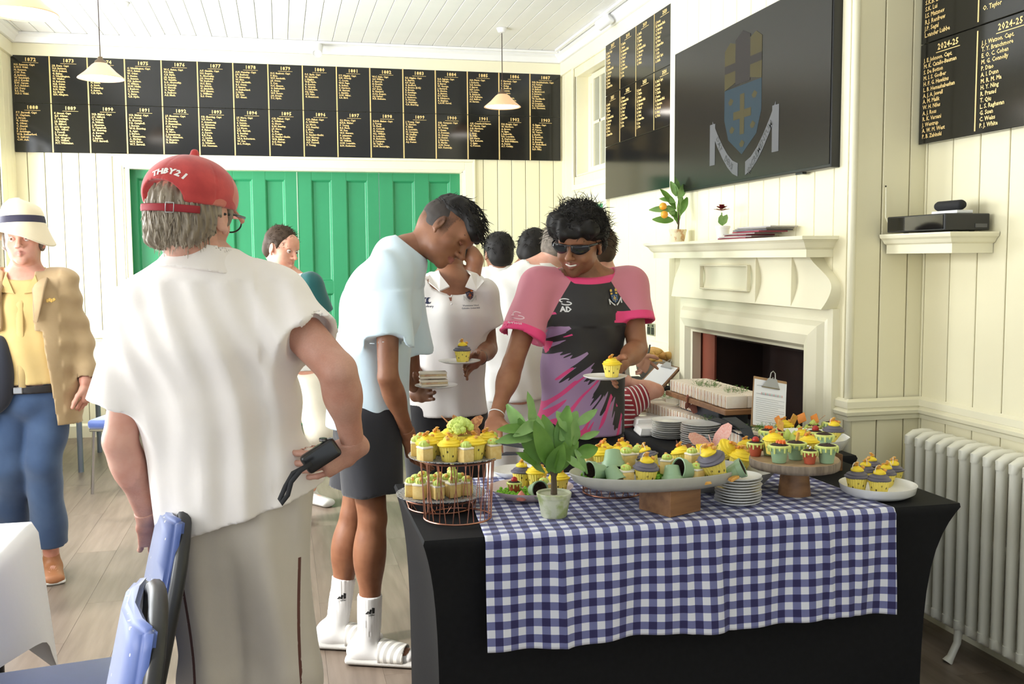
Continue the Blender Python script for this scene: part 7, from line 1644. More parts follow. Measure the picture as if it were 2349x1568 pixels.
# ================================================================ the boy in the black and pink shirt
def boy_pink():
    Y = 3.78; a = lambda u, v, d=0: at3(u, v, Y+d); sk = skinm('tan brown skin', (.33, .145, .075), (.26, .105, .052), (.36, .12, .09), hair=(.03, .02, .015))
    H = Head(a(1328, 556, -.05), (-.58, -.76, -.26), (-.08, -.22, .95), 1.06)
    WR = a(1137, 958, -.28); WL = a(1421, 838, -.30); EL_ = a(1462, 800, -.08)
    hR = hand(WR, a(1124, 1012, -.36)-WR, (1, -.6, .2), (0, .5, -.6), curl=(.15, .2, .25, .3), thumb=(.6, .7, .1), spread=.10)
    hL = hand(WL, a(1385, 872, -.42)-WL, (-.2, -.2, 1), (.0, -.2, 1), curl=(.30, .3, .3, .3), thumb=(.5, .5, .6), spread=.06)
    g = figure('smiling person in sunglasses and a black shirt with pink sleeves', sk, a(1340, 625, .0), a(1338, 715, .0), a(1335, 850, 0), a(1330, 970, 0), (a(1236, 655, -.02), a(1444, 652, 0)), (a(1176, 835, -.10), EL_), (WR, WL), .09,
        (A(*a(1290, 1190, -.02)), A(*a(1375, 1190, -.02))), (A(*at(1285, 1435, z=.09)), A(*at(1380, 1425, z=.09))), H, w=((.155, .105), (.148, .103), (.160, .108)), hands=(hR, hL), arm=(.050, .039, .026), smile=1, mouth=.7, neckr=.054,
        stub=lambda V: (lambda q: .45*np.clip((-.045-q[:, 2])/.02, 0, 1)*(q[:, 1] > .0)*(q[:, 1] < .2)*(q[:, 2] > -.12))(H.L(V)))
    r = g['r']; H.brows(hairblack, r, .004)
    bm = bmesh.new(); tube(bm, [H.P(x, .0968-abs(x)*.42, -.0625+.006*(x/.027)**2) for x in np.linspace(-.021, .021, 11)], [(.0015, .002)]+[(.0036, .002)]*9+[(.0015, .002)], 6, flat=H.u); bmo('teeth', bm, mat('teeth', (.82, .78, .70), .3), r, True)
    # thick curly hair
    haircap(H, hairblack, r, [H.E((0, -.012, .062), (.098, .112, .088)), H.E((.045, .062, .080), (.052, .045, .042)), H.E((-.040, .068, .075), (.055, .045, .042)), H.E((0, -.06, .0), (.085, .065, .070), .02), H.E((.08, -.01, .035), (.024, .045, .045)), H.E((-.082, -.01, .035), (.024, .045, .045)), H.E((0, .090, .055), (.055, .030, .026)), H.E((.092, .004, -.022), (.03, .026, .034), .006, True), H.E((-.092, .004, -.022), (.03, .026, .034), .006, True), H.E((0, .13, -.03), (.09, .06, .075), .01, True)], amp=.010, f=62, h=.0045)
    R, D_ = scalp(H, 900, .0, .10, 9, r=(.100, .116, .100), c=(0, -.008, .055), rule=lambda q: not (q[2] < .05 and q[1] > .02)); strands('hair_curls', R, D_, .045, hairblack, r, r=.0017, grav=tuple(-H.u*.2+H.f*.25), curl=.9, seg=8)
    # sunglasses
    gm = mat('black wrap sunglasses', (.012, .012, .016), .08, spec=.8); bm = bmesh.new()
    for sx in (1, -1):
        rows = []
        for j in range(5):
            row = []
            for i in range(9):
                x = sx*(.008+.064*i/8); zz = .019-.036*(j/4)*math.sin(PI*(.18+.74*i/8))**.6-.002*i/8; row.append(bm.verts.new(H.P(x, .108-.55*abs(x)**1.35*1.6-.004*(j-2)**2/4*.5, zz)))
            rows.append(row)
        for p_, q_ in zip(rows[:-1], rows[1:]):
            for i in range(8): bm.faces.new((p_[i], p_[i+1], q_[i+1], q_[i]))
        tube(bm, [H.P(sx*.072, .085, .014), H.P(sx*.083, .04, .010), H.P(sx*.084, -.005, .006)], [(.006, .002), (.004, .0015), (.003, .0015)], 6, flat=H.u)
    tube(bm, [H.P(x, .112-.3*abs(x)**1.3, .017) for x in np.linspace(-.05, .05, 7)], .0024, 6)
    o = bmo('sunglasses', bm, gm, r, True); so = o.modifiers.new('s', 'SOLIDIFY'); so.thickness = .0022
    # shirt: black body, pink raglan sleeves, lilac and pink strokes low down
    bs = clothm('black sports jersey', (.022, .019, .020), (.016, .014, .015), rough=.6, sheen=.1); nt, Nn_, L_, b = NT(bs)
    nx = nd(nt, 'ShaderNodeAttribute', attribute_name='sx').outputs['Fac']; nz = nd(nt, 'ShaderNodeAttribute', attribute_name='sz').outputs['Fac']; base = b.inputs['Base Color'].links[0].from_socket
    # diagonal brush strokes: fan around a point up and to the right
    cv = nd(nt, 'ShaderNodeCombineXYZ'); 
    fan = mth(nt, 'ARCTAN2', mth(nt, 'SUBTRACT', nx, .30), mth(nt, 'SUBTRACT', .06, nz)); rad = mth(nt, 'SQRT', mth(nt, 'ADD', mth(nt, 'POWER', mth(nt, 'SUBTRACT', nx, .30), 2.), mth(nt, 'POWER', mth(nt, 'SUBTRACT', .06, nz), 2.)))
    L_.new(mth(nt, 'MULTIPLY', fan, 9.), cv.inputs[0]); L_.new(mth(nt, 'MULTIPLY', rad, 1.6), cv.inputs[1])
    n1 = nd(nt, 'ShaderNodeTexNoise', i_Scale=1.6, i_Detail=2.); L_.new(cv.outputs[0], n1.inputs['Vector']); cv2 = nd(nt, 'ShaderNodeVectorMath', operation='ADD'); cv2.inputs[1].default_value = (7.3, 2.1, 4.); L_.new(cv.outputs[0], cv2.inputs[0])
    n2 = nd(nt, 'ShaderNodeTexNoise', i_Scale=2.3, i_Detail=1.); L_.new(cv2.outputs[0], n2.inputs['Vector'])
    low = mth(nt, 'SUBTRACT', mth(nt, 'MULTIPLY', nx, -1.9), mth(nt, 'MULTIPLY_ADD', nz, 1.3, .33))          # >0 low on the left
    lil = mth(nt, 'GREATER_THAN', mth(nt, 'ADD', n1.outputs['Fac'], mth(nt, 'MULTIPLY', low, .9)), .545)
    pkm = mth(nt, 'MULTIPLY', mth(nt, 'GREATER_THAN', n2.outputs['Fac'], .60), mth(nt, 'GREATER_THAN', low, -.06))
    lw_ = mth(nt, 'GREATER_THAN', low, -.08)
    c1 = mixc(nt, mth(nt, 'MULTIPLY', lil, lw_), base, (.38, .24, .42)); c2 = mixc(nt, mth(nt, 'MULTIPLY', pkm, lw_), c1, (.75, .06, .24)); L_.new(c2, b.inputs['Base Color'])
    masks(bs, [('sleeve', (.60, .20, .26)), ('cuff', (.80, .05, .20)), ('collar', (.80, .05, .20))])
    C = g['C']; side = g['side']
    def slv(V):
        q = V-C; s_ = q@side; z = q[:, 2]; lim = .078+.62*np.clip(.13-z, 0, .16)+.3*np.clip(-.02-z, 0, .3); return np.abs(s_)-lim
    cuffs = lambda V: np.maximum.reduce([.022-np.abs((V-(g['S'][i]+(g['E'][i]-g['S'][i])*f_))@nv(g['E'][i]-g['S'][i])+.010)-.5*(np.linalg.norm(V-(g['S'][i]+(g['E'][i]-g['S'][i])*f_), axis=1) > .13) for i, f_ in ((0, .66), (1, .60))])
    def fo(V, d): q = V-C; return d-.008*wob(V, 12, 2)-.005*np.sin(q[:, 0]*45+q[:, 2]*18)*(q[:, 2] < -.05)-.004*wob(V, 28)
    sh = shirt(g, bs, 'jersey', loose=.015, sleeve=(.66, .60), sr=(.072, .090), hem=a(1332, 992), h=.006, foldf=fo, widen=.024, attrs={'collar': lambda V: np.minimum(.017+(V-g['N']-A(0, -.03, 0))@nv(A(0, -.35, 1)), .122-np.linalg.norm(V-g['N'], axis=1)), 'sleeve': slv, 'cuff': cuffs, 'sx': lambda V: (V-C)@side, 'sz': lambda V: (V-C)[:, 2]}, neckcut=(g['N']+A(0, -.03, .0), (0, -.35, 1), (g['N'], .12)))
    trousers(g, clothm('black shorts', (.012, .011, .013)), 'shorts', r=(.095, .10), to=.9, wa=(.145, .10), top=.02); shoes(g, mat('white trainer', (.7, .7, .68), .5))
    wp = mat('white print', (.80, .80, .80), .7)
    ring = lambda rx, ry, t0, t1, w_, ox=0, oy=0: joinmesh([(poly([(ox+(rx+w_)*math.cos(t), oy+(ry+w_*.8)*math.sin(t)), (ox+(rx+w_)*math.cos(u), oy+(ry+w_*.8)*math.sin(u)), (ox+(rx-w_)*math.cos(u), oy+(ry-w_*.8)*math.sin(u)), (ox+(rx-w_)*math.cos(t), oy+(ry-w_*.8)*math.sin(t))][::-1]), Matrix()) for t, u in zip(np.linspace(t0, t1, 14)[:-1], np.linspace(t0, t1, 14)[1:])])
    I4 = Matrix()
    decal(joinmesh([(ring(.017, .007, .5, 4.2, .0026, -.002, .004), I4), (ring(.017, .006, -2.9, 1.5, .0026, .003, -.006), I4), (textmesh('AD', .028, 'CENTER', .0012), Matrix.Translation((0, -.038, 0)))]), sh, a(1300, 692, -.12), (1, 0, -.03), (.03, 0, 1), wp, 'chest_print', r, label='white swoosh and letters AD')
    decal(joinmesh([(ring(.017, .008, .5, 4.2, .0022, -.002, .004), I4), (ring(.017, .006, -2.9, 1.5, .0022, .003, -.008), I4), (textmesh('serious', .014, 'CENTER', .0003), Matrix.Translation((-.01, -.034, 0)))]), sh, a(1187, 722, -.12), (1, .2, -.1), (.1, 0, 1), mat('pale pink print', (.80, .55, .60), .7), 'sleeve_print', r)
    crest_decal(sh, a(1413, 682, -.12), (1, 0, .1), (-.1, 0, 1), .032, dict(blue=(.03, .09, .22), gold=(.70, .45, .10), dark=(.02, .03, .06), white=(.7, .7, .7)), 'crest', r, 'blue and gold shield crest on the chest')
    bm = bmesh.new(); W_ = g['W'][0]; d = nv(W_-g['E'][0]); x_, y_ = _perp(d); tube(bm, [W_-d*.015+(x_*math.cos(t)+y_*math.sin(t))*.030 for t in np.linspace(0, 2*PI, 25)[:-1]], .0022, 6, close=True); bmo('wristband', bm, mat('white cord', (.8, .8, .78), .6), r, True)
    c1 = a(1388, 868, -.46); plate('plate', c1, .078, .011, china, 'white plate with a yellow cupcake held by the person in the pink sleeved shirt'); cupY.put(A(*c1)+A(.026, .004, .005), 1.0, label='yellow cupcake on the plate held by the person in the pink sleeved shirt', scale=1.0)
boy_pink()
# ================================================================ the group at the far end of the buffet
def backs():
    sk = skinm('brown skin b', **skB); skf = skinm('fair skin b', (.72, .40, .30), (.64, .30, .2), (.5, .2, .15)); wh = clothm('bright white cricket shirt', (.84, .83, .80), (.78, .77, .73))
    tw = clothm('white cricket trousers', (.80, .79, .76), (.72, .71, .68)); tr_ = mat('white trainer', (.7, .7, .68), .5)
    def bk(lab, skn, Y, hc, hf, hu, N, C, M, P, S, E, W_, K_, A_, hm, amp, shirt_sleeve=(.55, .55), hp=None, hands=(None, None), w=((.15, .105), (.14, .10), (.152, .105)), sc=1., foldf=None, trm=tw, sr=(.066, .078)):
        a = lambda q: at3(q[0], q[1], Y+(q[2] if len(q) > 2 else 0)); H = Head(a(hc), hf, hu, sc)
        g = figure(lab, skn, a(N), a(C), a(M), a(P), (a(S[0]), a(S[1])), (a(E[0]), a(E[1])), (a(W_[0]), a(W_[1])), .088, (A(*a(K_[0])), A(*a(K_[1]))), (A(*at(A_[0][0], A_[0][1], z=.09)), A(*at(A_[1][0], A_[1][1], z=.09))), H, w=w, hands=hands, toe=(.3, .95), hb=.011, hh=.006)
        shirt(g, wh, loose=.016, sleeve=shirt_sleeve, hem=g['P']-A(0, 0, .02), h=.009, foldf=foldf, sr=sr); trousers(g, trm, to=1.88, r=(.108, .088, .080), h=.011); shoes(g, tr_, hh=.009)
        haircap(H, hm, g['r'], hp or [H.E((0, -.018, .042), (.090, .106, .094)), H.E((0, -.05, -.02), (.078, .065, .07), .02), H.E((0, .12, -.02), (.08, .07, .10), .01, True), H.E((.088, .002, -.012), (.03, .02, .034), .006, True), H.E((-.088, .002, -.012), (.03, .02, .034), .006, True)], amp=amp, h=.006)
        R, D_ = scalp(H, 380, -.06, .03, 5, r=(.090, .105, .094), c=(0, -.018, .040)); strands('hair_strands', R, [d*.6-H.u*.5 for d in D_], .02, hm, g['r'], r=.0015, curl=.25)
        neckband(g, wh, r0=.078, r1=.068, off=(0, .0, .004), h=.018, name='collar', hh=.006); return g
    bk('person with round black hair seen from behind, left of the buffet group', sk, 6.0, (1143, 582), (-.15, .98, -.1), (0, 0, 1), (1150, 615), (1155, 690), (1155, 780), (1150, 860), ((1118, 640), (1190, 640)), ((1105, 740), (1195, 740)), ((1110, 830), (1200, 820)), ((1138, 1000), (1168, 1000)), ((1136, 1150), (1170, 1150)), hairblack, .003)
    bk('person with swept up black hair bending right, seen between two other heads', sk, 5.6, (1222, 578), (.45, .80, -.35), (.35, .2, 1), (1195, 622), (1185, 700), (1180, 790), (1175, 870), ((1150, 655), (1225, 650)), ((1140, 750), (1240, 740)), ((1150, 830), (1250, 820)), ((1165, 1010), (1195, 1010)), ((1160, 1180), (1195, 1180)), hairblack, .005)
    # the broad back leaning over the table, long sleeve and pointing hand
    W9 = A(*at(1462, 822, y=4.75)); h9 = hand(W9, A(*at(1512, 862, y=4.80))-W9, (.2, .3, 1), (0, .3, -1), curl=(.05, .9, 1.0, 1.0), thumb=(.7, .5, -.2), spread=.03)
    g9 = bk('grey haired person in a long sleeved white shirt pointing at the buffet', skf, 4.75, (1284, 566), (.75, .55, -.35), (.25, .1, 1), (1243, 612), (1205, 690), (1180, 800), (1168, 905), ((1152, 672, .0), (1275, 650, .05)), ((1130, 800, -.05), (1375, 760, .1)), ((1150, 890), (1462, 822, 0)), ((1150, 1090), (1205, 1090)), ((1145, 1290), (1208, 1280)), greyshort, .0015, sc=.88, shirt_sleeve=(1.9, 1.96), hands=(None, h9), w=((.165, .12), (.165, .12), (.175, .12)), sr=(.080, .068))
    bk('person with cropped dark hair, mostly hidden behind the curly haired person', skf, 5.0, (1380, 572), (.2, .95, 0), (0, 0, 1), (1385, 625), (1375, 700), (1372, 800), (1370, 880), ((1335, 665), (1425, 665)), ((1320, 770), (1425, 770)), ((1330, 850), (1420, 850)), ((1350, 1050), (1390, 1050)), ((1350, 1230), (1392, 1230)), hairbrown, .002, sc=.88)
    bk('person with a raised bare elbow, hidden behind the bowed black haired head', sk, 4.95, (1035, 560), (.1, .95, 0), (0, 0, 1), (1035, 628), (1033, 700), (1032, 800), (1030, 880), ((985, 662), (1078, 655)), ((975, 770), (1092, 596, -.05)), ((985, 850), (1052, 548, .02)), ((1015, 1050), (1052, 1050)), ((1012, 1230), (1056, 1230)), hairblack, .003, shirt_sleeve=(.5, .28))
    # the child in the striped top
    Y = 4.25; a = lambda u, v, d=0: at3(u, v, Y+d); H = Head(a(1395, 850, .12), (.3, .9, -.1), (0, 0, 1), .93); W_ = a(1432, 872, .05); E_ = a(1508, 896, .0)
    hd = hand(W_, a(1400, 885, .1)-W_, (0, 0, 1), (0, 1, 0), curl=(.4, .4, .4, .4), sc=.8)
    g = figure('child in a red and white striped top with one bent elbow', skf, a(1395, 918, .08), a(1398, 970, .05), a(1400, 1030, .05), a(1402, 1080, .05), (a(1365, 935, .1), a(1432, 925, .0)), (a(1350, 990), E_), (a(1352, 1040), W_), .07, (A(*a(1390, 1210)), A(*a(1412, 1210))), (A(*at(1388, 1345, z=.08)), A(*at(1412, 1345, z=.08))), H, w=((.110, .085), (.105, .08), (.11, .08)), toe=(.3, .95), arm=(.034, .029, .021), leg=(.06, .045, .03), hands=(None, hd), hb=.008, hh=.006)
    st = masks(clothm('red and white striped jersey', (.30, .018, .030), (.26, .014, .025)), [('stripe', (.80, .76, .72))])
    S1, E1 = g['S'][1], g['E'][1]; dS = nv(E1-S1)
    def stripe_(V):
        q = V-S1; s_ = q@dS; arm_ = (s_ > .02) & (np.linalg.norm(q-np.outer(s_, dS), axis=1) < .075); f1 = np.abs(((s_+.004*wob(V, 40)) % .0215)-.0107); f2 = np.abs(((V[:, 2]+.004*wob(V, 30)) % .0225)-.0112)
        return .0034-np.where(arm_, f1, f2)
    shirt(g, st, 'striped_top', loose=.012, sleeve=(.6, .62), sr=(.050, .056), hem=g['P']-A(0, 0, .03), h=.005, attrs={'stripe': stripe_}); trousers(g, clothm('dark leggings', (.02, .02, .03)), to=1.9, r=(.07, .06, .05), wa=(.11, .085)); shoes(g, tr_, ln=.12)
    haircap(H, hairbrown, g['r'], [H.E((0, -.018, .038), (.086, .104, .092)), H.E((0, .12, -.02), (.08, .07, .10), .01, True)])
backs()
# ================================================================ television with the school crest, mantel things, lamps, radiator, chairs
tvY0, tvY1, tvZ0, tvZ1, tvX = 3.734, 5.412, 1.869, 2.655, 2.212
r = empty('television', (0, 0, 0), label='large black flat television over the fireplace showing a dim crest', cat='television')
bezel = mat('television bezel', (.006, .006, .007), .3); scr = mat('television screen', (.013, .012, .011), .22, spec=.35)
bm = bmesh.new(); box(bm, (tvX+.028, (tvY0+tvY1)/2, (tvZ0+tvZ1)/2), (.045, tvY1-tvY0, tvZ1-tvZ0), bev=.003); bmo('casing', bm, bezel, r)
bm = bmesh.new(); box(bm, (tvX+.0045, (tvY0+tvY1)/2, (tvZ0+tvZ1)/2+.003), (.003, tvY1-tvY0-.018, tvZ1-tvZ0-.022)); bmo('screen', bm, scr, r)
bm = bmesh.new(); box(bm, (tvX+.02, 4.0, tvZ0-.004), (.02, .06, .008)); bmo('sensor', bm, bezel, r)
scol = dict(blue=(.016, .032, .046), gold=(.050, .040, .014), dark=(.020, .016, .016), white=(.11, .11, .115)); ms = {k: mat('screen '+k, c, .4, spec=.2) for k, c in scol.items()}
bm = bmesh.new(); nm = list(ms)
for k, me in crest_parts(1.):
    n = len(bm.faces); nv_ = len(bm.verts); bm.from_mesh(me); bm.faces.ensure_lookup_table(); bm.verts.ensure_lookup_table()
    for f in bm.faces[n:]: f.material_index = nm.index(k)
    for v in bm.verts[nv_:]: v.co.z += nv_*1e-6
me = bpy.data.meshes.new('c'); bmesh.ops.scale(bm, vec=(.40, .325, 1), verts=bm.verts); bm.to_mesh(me); bm.free()
for k in nm: me.materials.append(ms[k])
o = link('crest', me, None, r); o.matrix_basis = M4((tvX+.0022, 4.545, 2.225), (0, -1, 0), (0, 0, 1), (-1, 0, 0)); o['label'] = 'dim blue and gold shield with a scroll on the screen'
for s, x, y, a in (('DAT', -.27, -.15, -58), ('DEUS', -.15, -.26, -32), ('INCREMENTUM', .20, -.22, 42)):
    tm = textmesh(s, .045, 'CENTER', .0005); tm.materials.append(mat('screen print', (.03, .03, .03), .5)); o = link('motto', tm, None, r)
    ca, sa_ = math.cos(math.radians(a)), math.sin(math.radians(a)); o.matrix_basis = M4((tvX+.0008, 4.545-x, 2.225+y), (0, -ca, sa_), (0, sa_, ca), (-1, 0, 0))
# ---- mantel shelf
mz = 1.5885
plant_c = A(2.18, 5.26, mz)
def lf2(u0, v0, u1, v1, wd, q, y=float(plant_c[1])): return (at(u0, v0, y=y)-plant_c, at(u1, v1, y=y)-plant_c, wd, q)
LV2 = [(1560, 470, 1558, 403, .022, 1), (1550, 480, 1520, 430, .024, 0), (1555, 455, 1575, 420, .022, 1), (1548, 480, 1492, 478, .020, 1), (1555, 500, 1568, 440, .028, 1), (1545, 505, 1500, 502, .020, 0), (1562, 490, 1576, 450, .020, 0), (1545, 495, 1535, 470, .022, 1), (1552, 450, 1540, 415, .020, 1), (1556, 510, 1545, 480, .022, 0), (1550, 465, 1515, 452, .018, 1)]
plant(plant_c, [lf2(*a) for a in LV2], 'small orange tree in a crackled cream pot at the left end of the mantel shelf', [([A(0, 0, .05), A(.005, 0, .11), A(.0, 0, .2)], [.006, .005, .004]), ([A(0, 0, .10), A(-.02, -.0, .14), A(-.04, 0, .15)], [.003, .003, .002])], .048, .072, noisy(mat('crackled cream pot', (.74, .66, .46), .5), (.50, .25, .10), 30, .8, lo=.52, hi=.6), .06, fruits=[at(1521, 473, y=plant_c[1])-plant_c, at(1524, 492, y=plant_c[1]-.02)-plant_c])
fc_ = A(2.175, 4.665, mz); r = empty('potted_flower', fc_, label='dark red flower in a small white pot on the mantel shelf', cat='plant'); r.scale = (1.15,)*3
part('pot', lambda bm: lathe(bm, [(.0005, 0), (.024, 0), (.030, .052), (.033, .053), (.033, .062), (.028, .062), (.0005, .055)], 28), mat('white pot', (.84, .82, .76), .4), r)
part('stem', lambda bm: tube(bm, [(0, 0, .05), (-.004, 0, .08), (-.006, 0, .12)], .0025, 6), leafm, r)
for sg in (-1, 1):
    o = link('leaf', leaf_mesh(.05, .018, .1, leafl), None, r); o.matrix_basis = M4((-.002, 0, .065), nv(A(.3*sg, -.2, .9)), nv(A(1, 0, -.3*sg)), nv(np.cross(nv(A(.3*sg, -.2, .9)), nv(A(1, 0, -.3*sg)))))
def petals(bm):
    for ring, (n_, rr, zz, tl) in enumerate(((12, .040, .128, .2), (10, .030, .134, .5), (8, .020, .140, .9), (5, .010, .144, 1.3))):
        for k in range(n_):
            a = 2*PI*(k+.5*ring)/n_; d = Vector((math.cos(a)*math.cos(tl), math.sin(a)*math.cos(tl), math.sin(tl))); s_ = Vector((-math.sin(a), math.cos(a), 0)); b0 = Vector((-.006, 0, zz)); L_ = rr
            vs = [bm.verts.new(b0+d*L_*t+s_*w_) for t, w_ in ((0, .001), (.5, .006), (.85, .007), (1, 0), (.85, -.007), (.5, -.006))]; bm.faces.new(vs)
part('flower_head', petals, mat('dark red petals', (.16, .008, .012), .6), r, False)
# papers and magazines
mags = [((.30, .05, .08), .0), ((.55, .50, .46), .1), ((.24, .02, .05), -.08), ((.40, .36, .33), .05), ((.35, .04, .08), -.03), ((.10, .10, .11), .12), ((.26, .24, .22), .02), ((.48, .45, .44), .08)]
for k, (c_, rz) in enumerate(mags):
    bm = bmesh.new(); box(bm, (0, 0, .0022), (.14, .30-.012*(k % 3), .0062), bev=.0008); o = bmo('magazine', bm, mat('magazine cover %d' % k, c_, .35)); o.location = (2.165+.003*(k % 2), 4.40-.022*k+(0 if k < 4 else -.06), mz+.0012+.0066*k); o.rotation_euler = (0, 0, rz)
    setp(o, '%s magazine, %s in the pile on the mantel shelf' % (('dark red', 'pale', 'maroon', 'grey', 'crimson', 'charcoal', 'brown grey', 'light grey')[k], ('lowest', 'second', 'third', 'fourth', 'fifth', 'sixth', 'seventh', 'top one')[k]), 'magazine', 'magazines on the mantel shelf')
bm = bmesh.new(); box(bm, (0, 0, .001), (.10, .21, .0016)); o = bmo('envelope', bm, paper); o.location = (2.17, 4.60, mz+.037); o.location = (2.155, 4.56, mz+.0005); setp(o, 'white envelope beside the flower pot on the mantel shelf', 'envelope')
# ---- little moulded shelf in the recess with the black box
SX0, SX1, SYa, SYb = 2.385, 2.59, 3.19, 3.628
r = empty('wall_shelf', (SX1, SYb, 1.52), label='cream moulded corner shelf in the recess right of the chimney breast', cat='shelf'); 
bm = bmesh.new(); rr = []
pf = [(0, 1.512), (.0, 1.547), (.012, 1.553), (.020, 1.566), (.03, 1.574), (.034, 1.584), (0.034, 1.590)]
for o_, z in pf: rr.append([bm.verts.new(p) for p in ((SX0-o_+.03, SYb, z), (SX0-o_+.03, SYa-o_+.03, z), (SX1, SYa-o_+.03, z))])
for a_, b_ in zip(rr[:-1], rr[1:]):
    for k in range(2): bm.faces.new((a_[k], a_[k+1], b_[k+1], b_[k]))
e0 = bm.verts.new((SX1, SYb, 1.512)); bm.faces.new((rr[0][0], rr[0][1], rr[0][2], e0)); e1 = bm.verts.new((SX1, SYb, 1.590)); bm.faces.new((rr[-1][0], rr[-1][1], rr[-1][2], e1))
par(bmo('shelf_board', bm, creamtrim), r)
r = empty('media_box', (0, 0, 0), label='black glossy media box on the recess shelf', cat='media player')
bm = bmesh.new(); box(bm, (2.478, 3.40, 1.593+.034), (.19, .36, .062), bev=.003); bmo('case', bm, mat('black plastic case', (.012, .012, .013), .35), r)
bm = bmesh.new(); box(bm, (2.3825, 3.40, 1.593+.034), (.003, .34, .052)); bmo('glossy_front', bm, mat('gloss black', (.004, .004, .005), .05), r)
bm = bmesh.new(); box(bm, (2.535, 3.219, 1.613), (.05, .004, .014)); bmo('socket_panel', bm, mat('dark grey sockets', (.10, .10, .10), .5), r)
bm = bmesh.new()
for x in (2.45, 2.52):
    for y in (3.25, 3.55): lathe(bm, [(.0005, 0), (.010, 0), (.010, .004), (.0005, .004)], 12, (x, y, 1.5905))
bmo('foot', bm, bezel, r)
bm = bmesh.new(); box(bm, (2.50, 3.34, 1.6665), (.07, .15, .012), bev=.002); setp(bmo('white_box', bm, whitetrim), 'slim white box lying on the black media box', 'media player')
bm = bmesh.new(); tube(bm, [(2.487, 3.26, 1.692), (2.487, 3.27, 1.692), (2.487, 3.40, 1.692), (2.487, 3.41, 1.692)], [.015, .019, .019, .015], 16); setp(bmo('speaker_bar', bm, mat('black mesh speaker', (.015, .015, .016), .8), None, True), 'short round black speaker on top of the media box', 'speaker')
bm = bmesh.new(); tube(bm, [(2.405, 3.627, 1.78), (2.404, 3.624, 1.765), (2.404, 3.622, 1.66), (2.412, 3.61, 1.63), (2.43, 3.585, 1.615)], .0032, 8); setp(bmo('cable', bm, creamtrim, None, True), 'white cable running down the wall to the media box', 'cable')
bm = bmesh.new(); box(bm, (2.405, 3.6285, 1.785), (.006, .003, .006)); setp(bmo('cable_clip', bm, bezel), 'small dark hole cover above the white cable', 'clip')
# ---- double socket
r = empty('wall_socket', (X2, 6.73, .99), label='steel double socket on the far recess wall', cat='socket'); 
bm = bmesh.new(); box(bm, (X2-.016, 6.73, .99), (.006, .15, .088), bev=.003); par(bmo('face_plate', bm, mat('dull brass plate', (.40, .38, .28), .35, metal=.8)), r)
for y in (6.77, 6.69):
    bm = bmesh.new(); box(bm, (X2-.0195, y, .98), (.002, .045, .05), bev=.004); box(bm, (X2-.021, y, 1.018), (.006, .012, .012)); par(bmo('socket_insert', bm, bezel), r)
# ---- ceiling spot lights on their track, detector
def spot(c, dr, label):
    r = empty('ceiling_spotlight', c, label=label, cat='spotlight'); d = nv(dr); x_, y_ = _perp(d)
    o = part('lamp_body', lambda bm: lathe(bm, [(.0005, -.07), (.038, -.07), (.042, -.064), (.042, .055), (.039, .06), (.036, .05), (.0005, .042)], 32), whitetrim, r); o.matrix_basis = M4((0, 0, -.02), x_, y_, d)
    o = part('lens', lambda bm: lathe(bm, [(.0005, .045), (.034, .047)], 24), mat('lamp lens', (.7, .7, .7), .2), r); o.matrix_basis = M4((0, 0, -.02), x_, y_, d)
    part('bracket', lambda bm: tube(bm, [(0, 0, -.02), (0, 0, .06)], .010, 10), whitetrim, r)
    return r
spot((.36, 8.88, 3.33), (-.12, -.65, -.75), 'white spotlight over the middle of the long honours board')
spot((2.47, 7.45, 3.33), (-.55, .75, -.38), 'white spotlight on the track over the right wall board')
bm = bmesh.new(); box(bm, (2.47, 7.2, ZC-.022), (.034, 3.2, .020), bev=.002); setp(bmo('lighting_track', bm, whitetrim), 'white lighting track along the ceiling at the right wall', 'track')
bm = bmesh.new(); box(bm, (.8, 8.88, ZC-.022), (3.4, .034, .020), bev=.002); setp(bmo('lighting_track', bm, whitetrim), 'white lighting track along the ceiling before the end wall', 'track')
bm = bmesh.new(); lathe(bm, [(.0005, -.035), (.02, -.035), (.045, -.022), (.052, 0)], 28, (0, 0, 0)); o = bmo('smoke_detector', bm, whitetrim, None, True); o.location = at(280, 6, z=ZC-.012); setp(o, 'small white detector on the ceiling near the left pendant', 'detector')
# ---- pendant lamps
shade = mat('peach alabaster glass', (.80, .50, .30), .35, spec=.5); nt, N, L, b = NT(shade); b.inputs['Emission Color'].default_value = (1, .55, .28, 1); b.inputs['Emission Strength'].default_value = .28
glow = mat('lit lamp opal', (1, 1, 1), .5, emit=(1, .93, .85), estr=7.)
brassd = mat('dark brass', (.16, .11, .07), .4, metal=.6); cordm = mat('brown cord', (.05, .03, .025), .8)
def pendant(x, y, z, label, tilt=0):
    r = empty('pendant_lamp', (x, y, z), label=label, cat='pendant lamp'); s = .152
    part('shade', lambda bm: lathe(bm, [(.036, .105), (.055, .092), (.100, .045), (s-.004, .006), (s, 0), (s-.004, -.001), (.098, .040), (.053, .085), (.030, .098)], 56), shade, r, auto=0)
    part('opal_disc', lambda bm: lathe(bm, [(.0005, .004), (s-.008, .006)], 48), glow, r)
    part('cap', lambda bm: lathe(bm, [(.0005, .145), (.014, .145), (.018, .13), (.034, .118), (.040, .104), (.036, .098), (.0005, .098)], 32), brassd, r)
    part('cord', lambda bm: tube(bm, [(0, 0, .14), (0, 0, ZC-z-.02)], .0035, 6), cordm, r)
    part('ceiling_rose', lambda bm: lathe(bm, [(.0005, ZC-z-.05), (.03, ZC-z-.045), (.045, ZC-z-.012)], 24), whitetrim, r)
    return r
pendant(-1.15, 7.3, 2.735, 'peach glass pendant lamp hanging at the left before the end wall'); pendant(1.81, 8.1, 2.745, 'peach glass pendant lamp hanging at the right before the end wall'); pendant(-1.09, 4.9, 2.60, 'nearest pendant lamp, cut off by the top left corner')
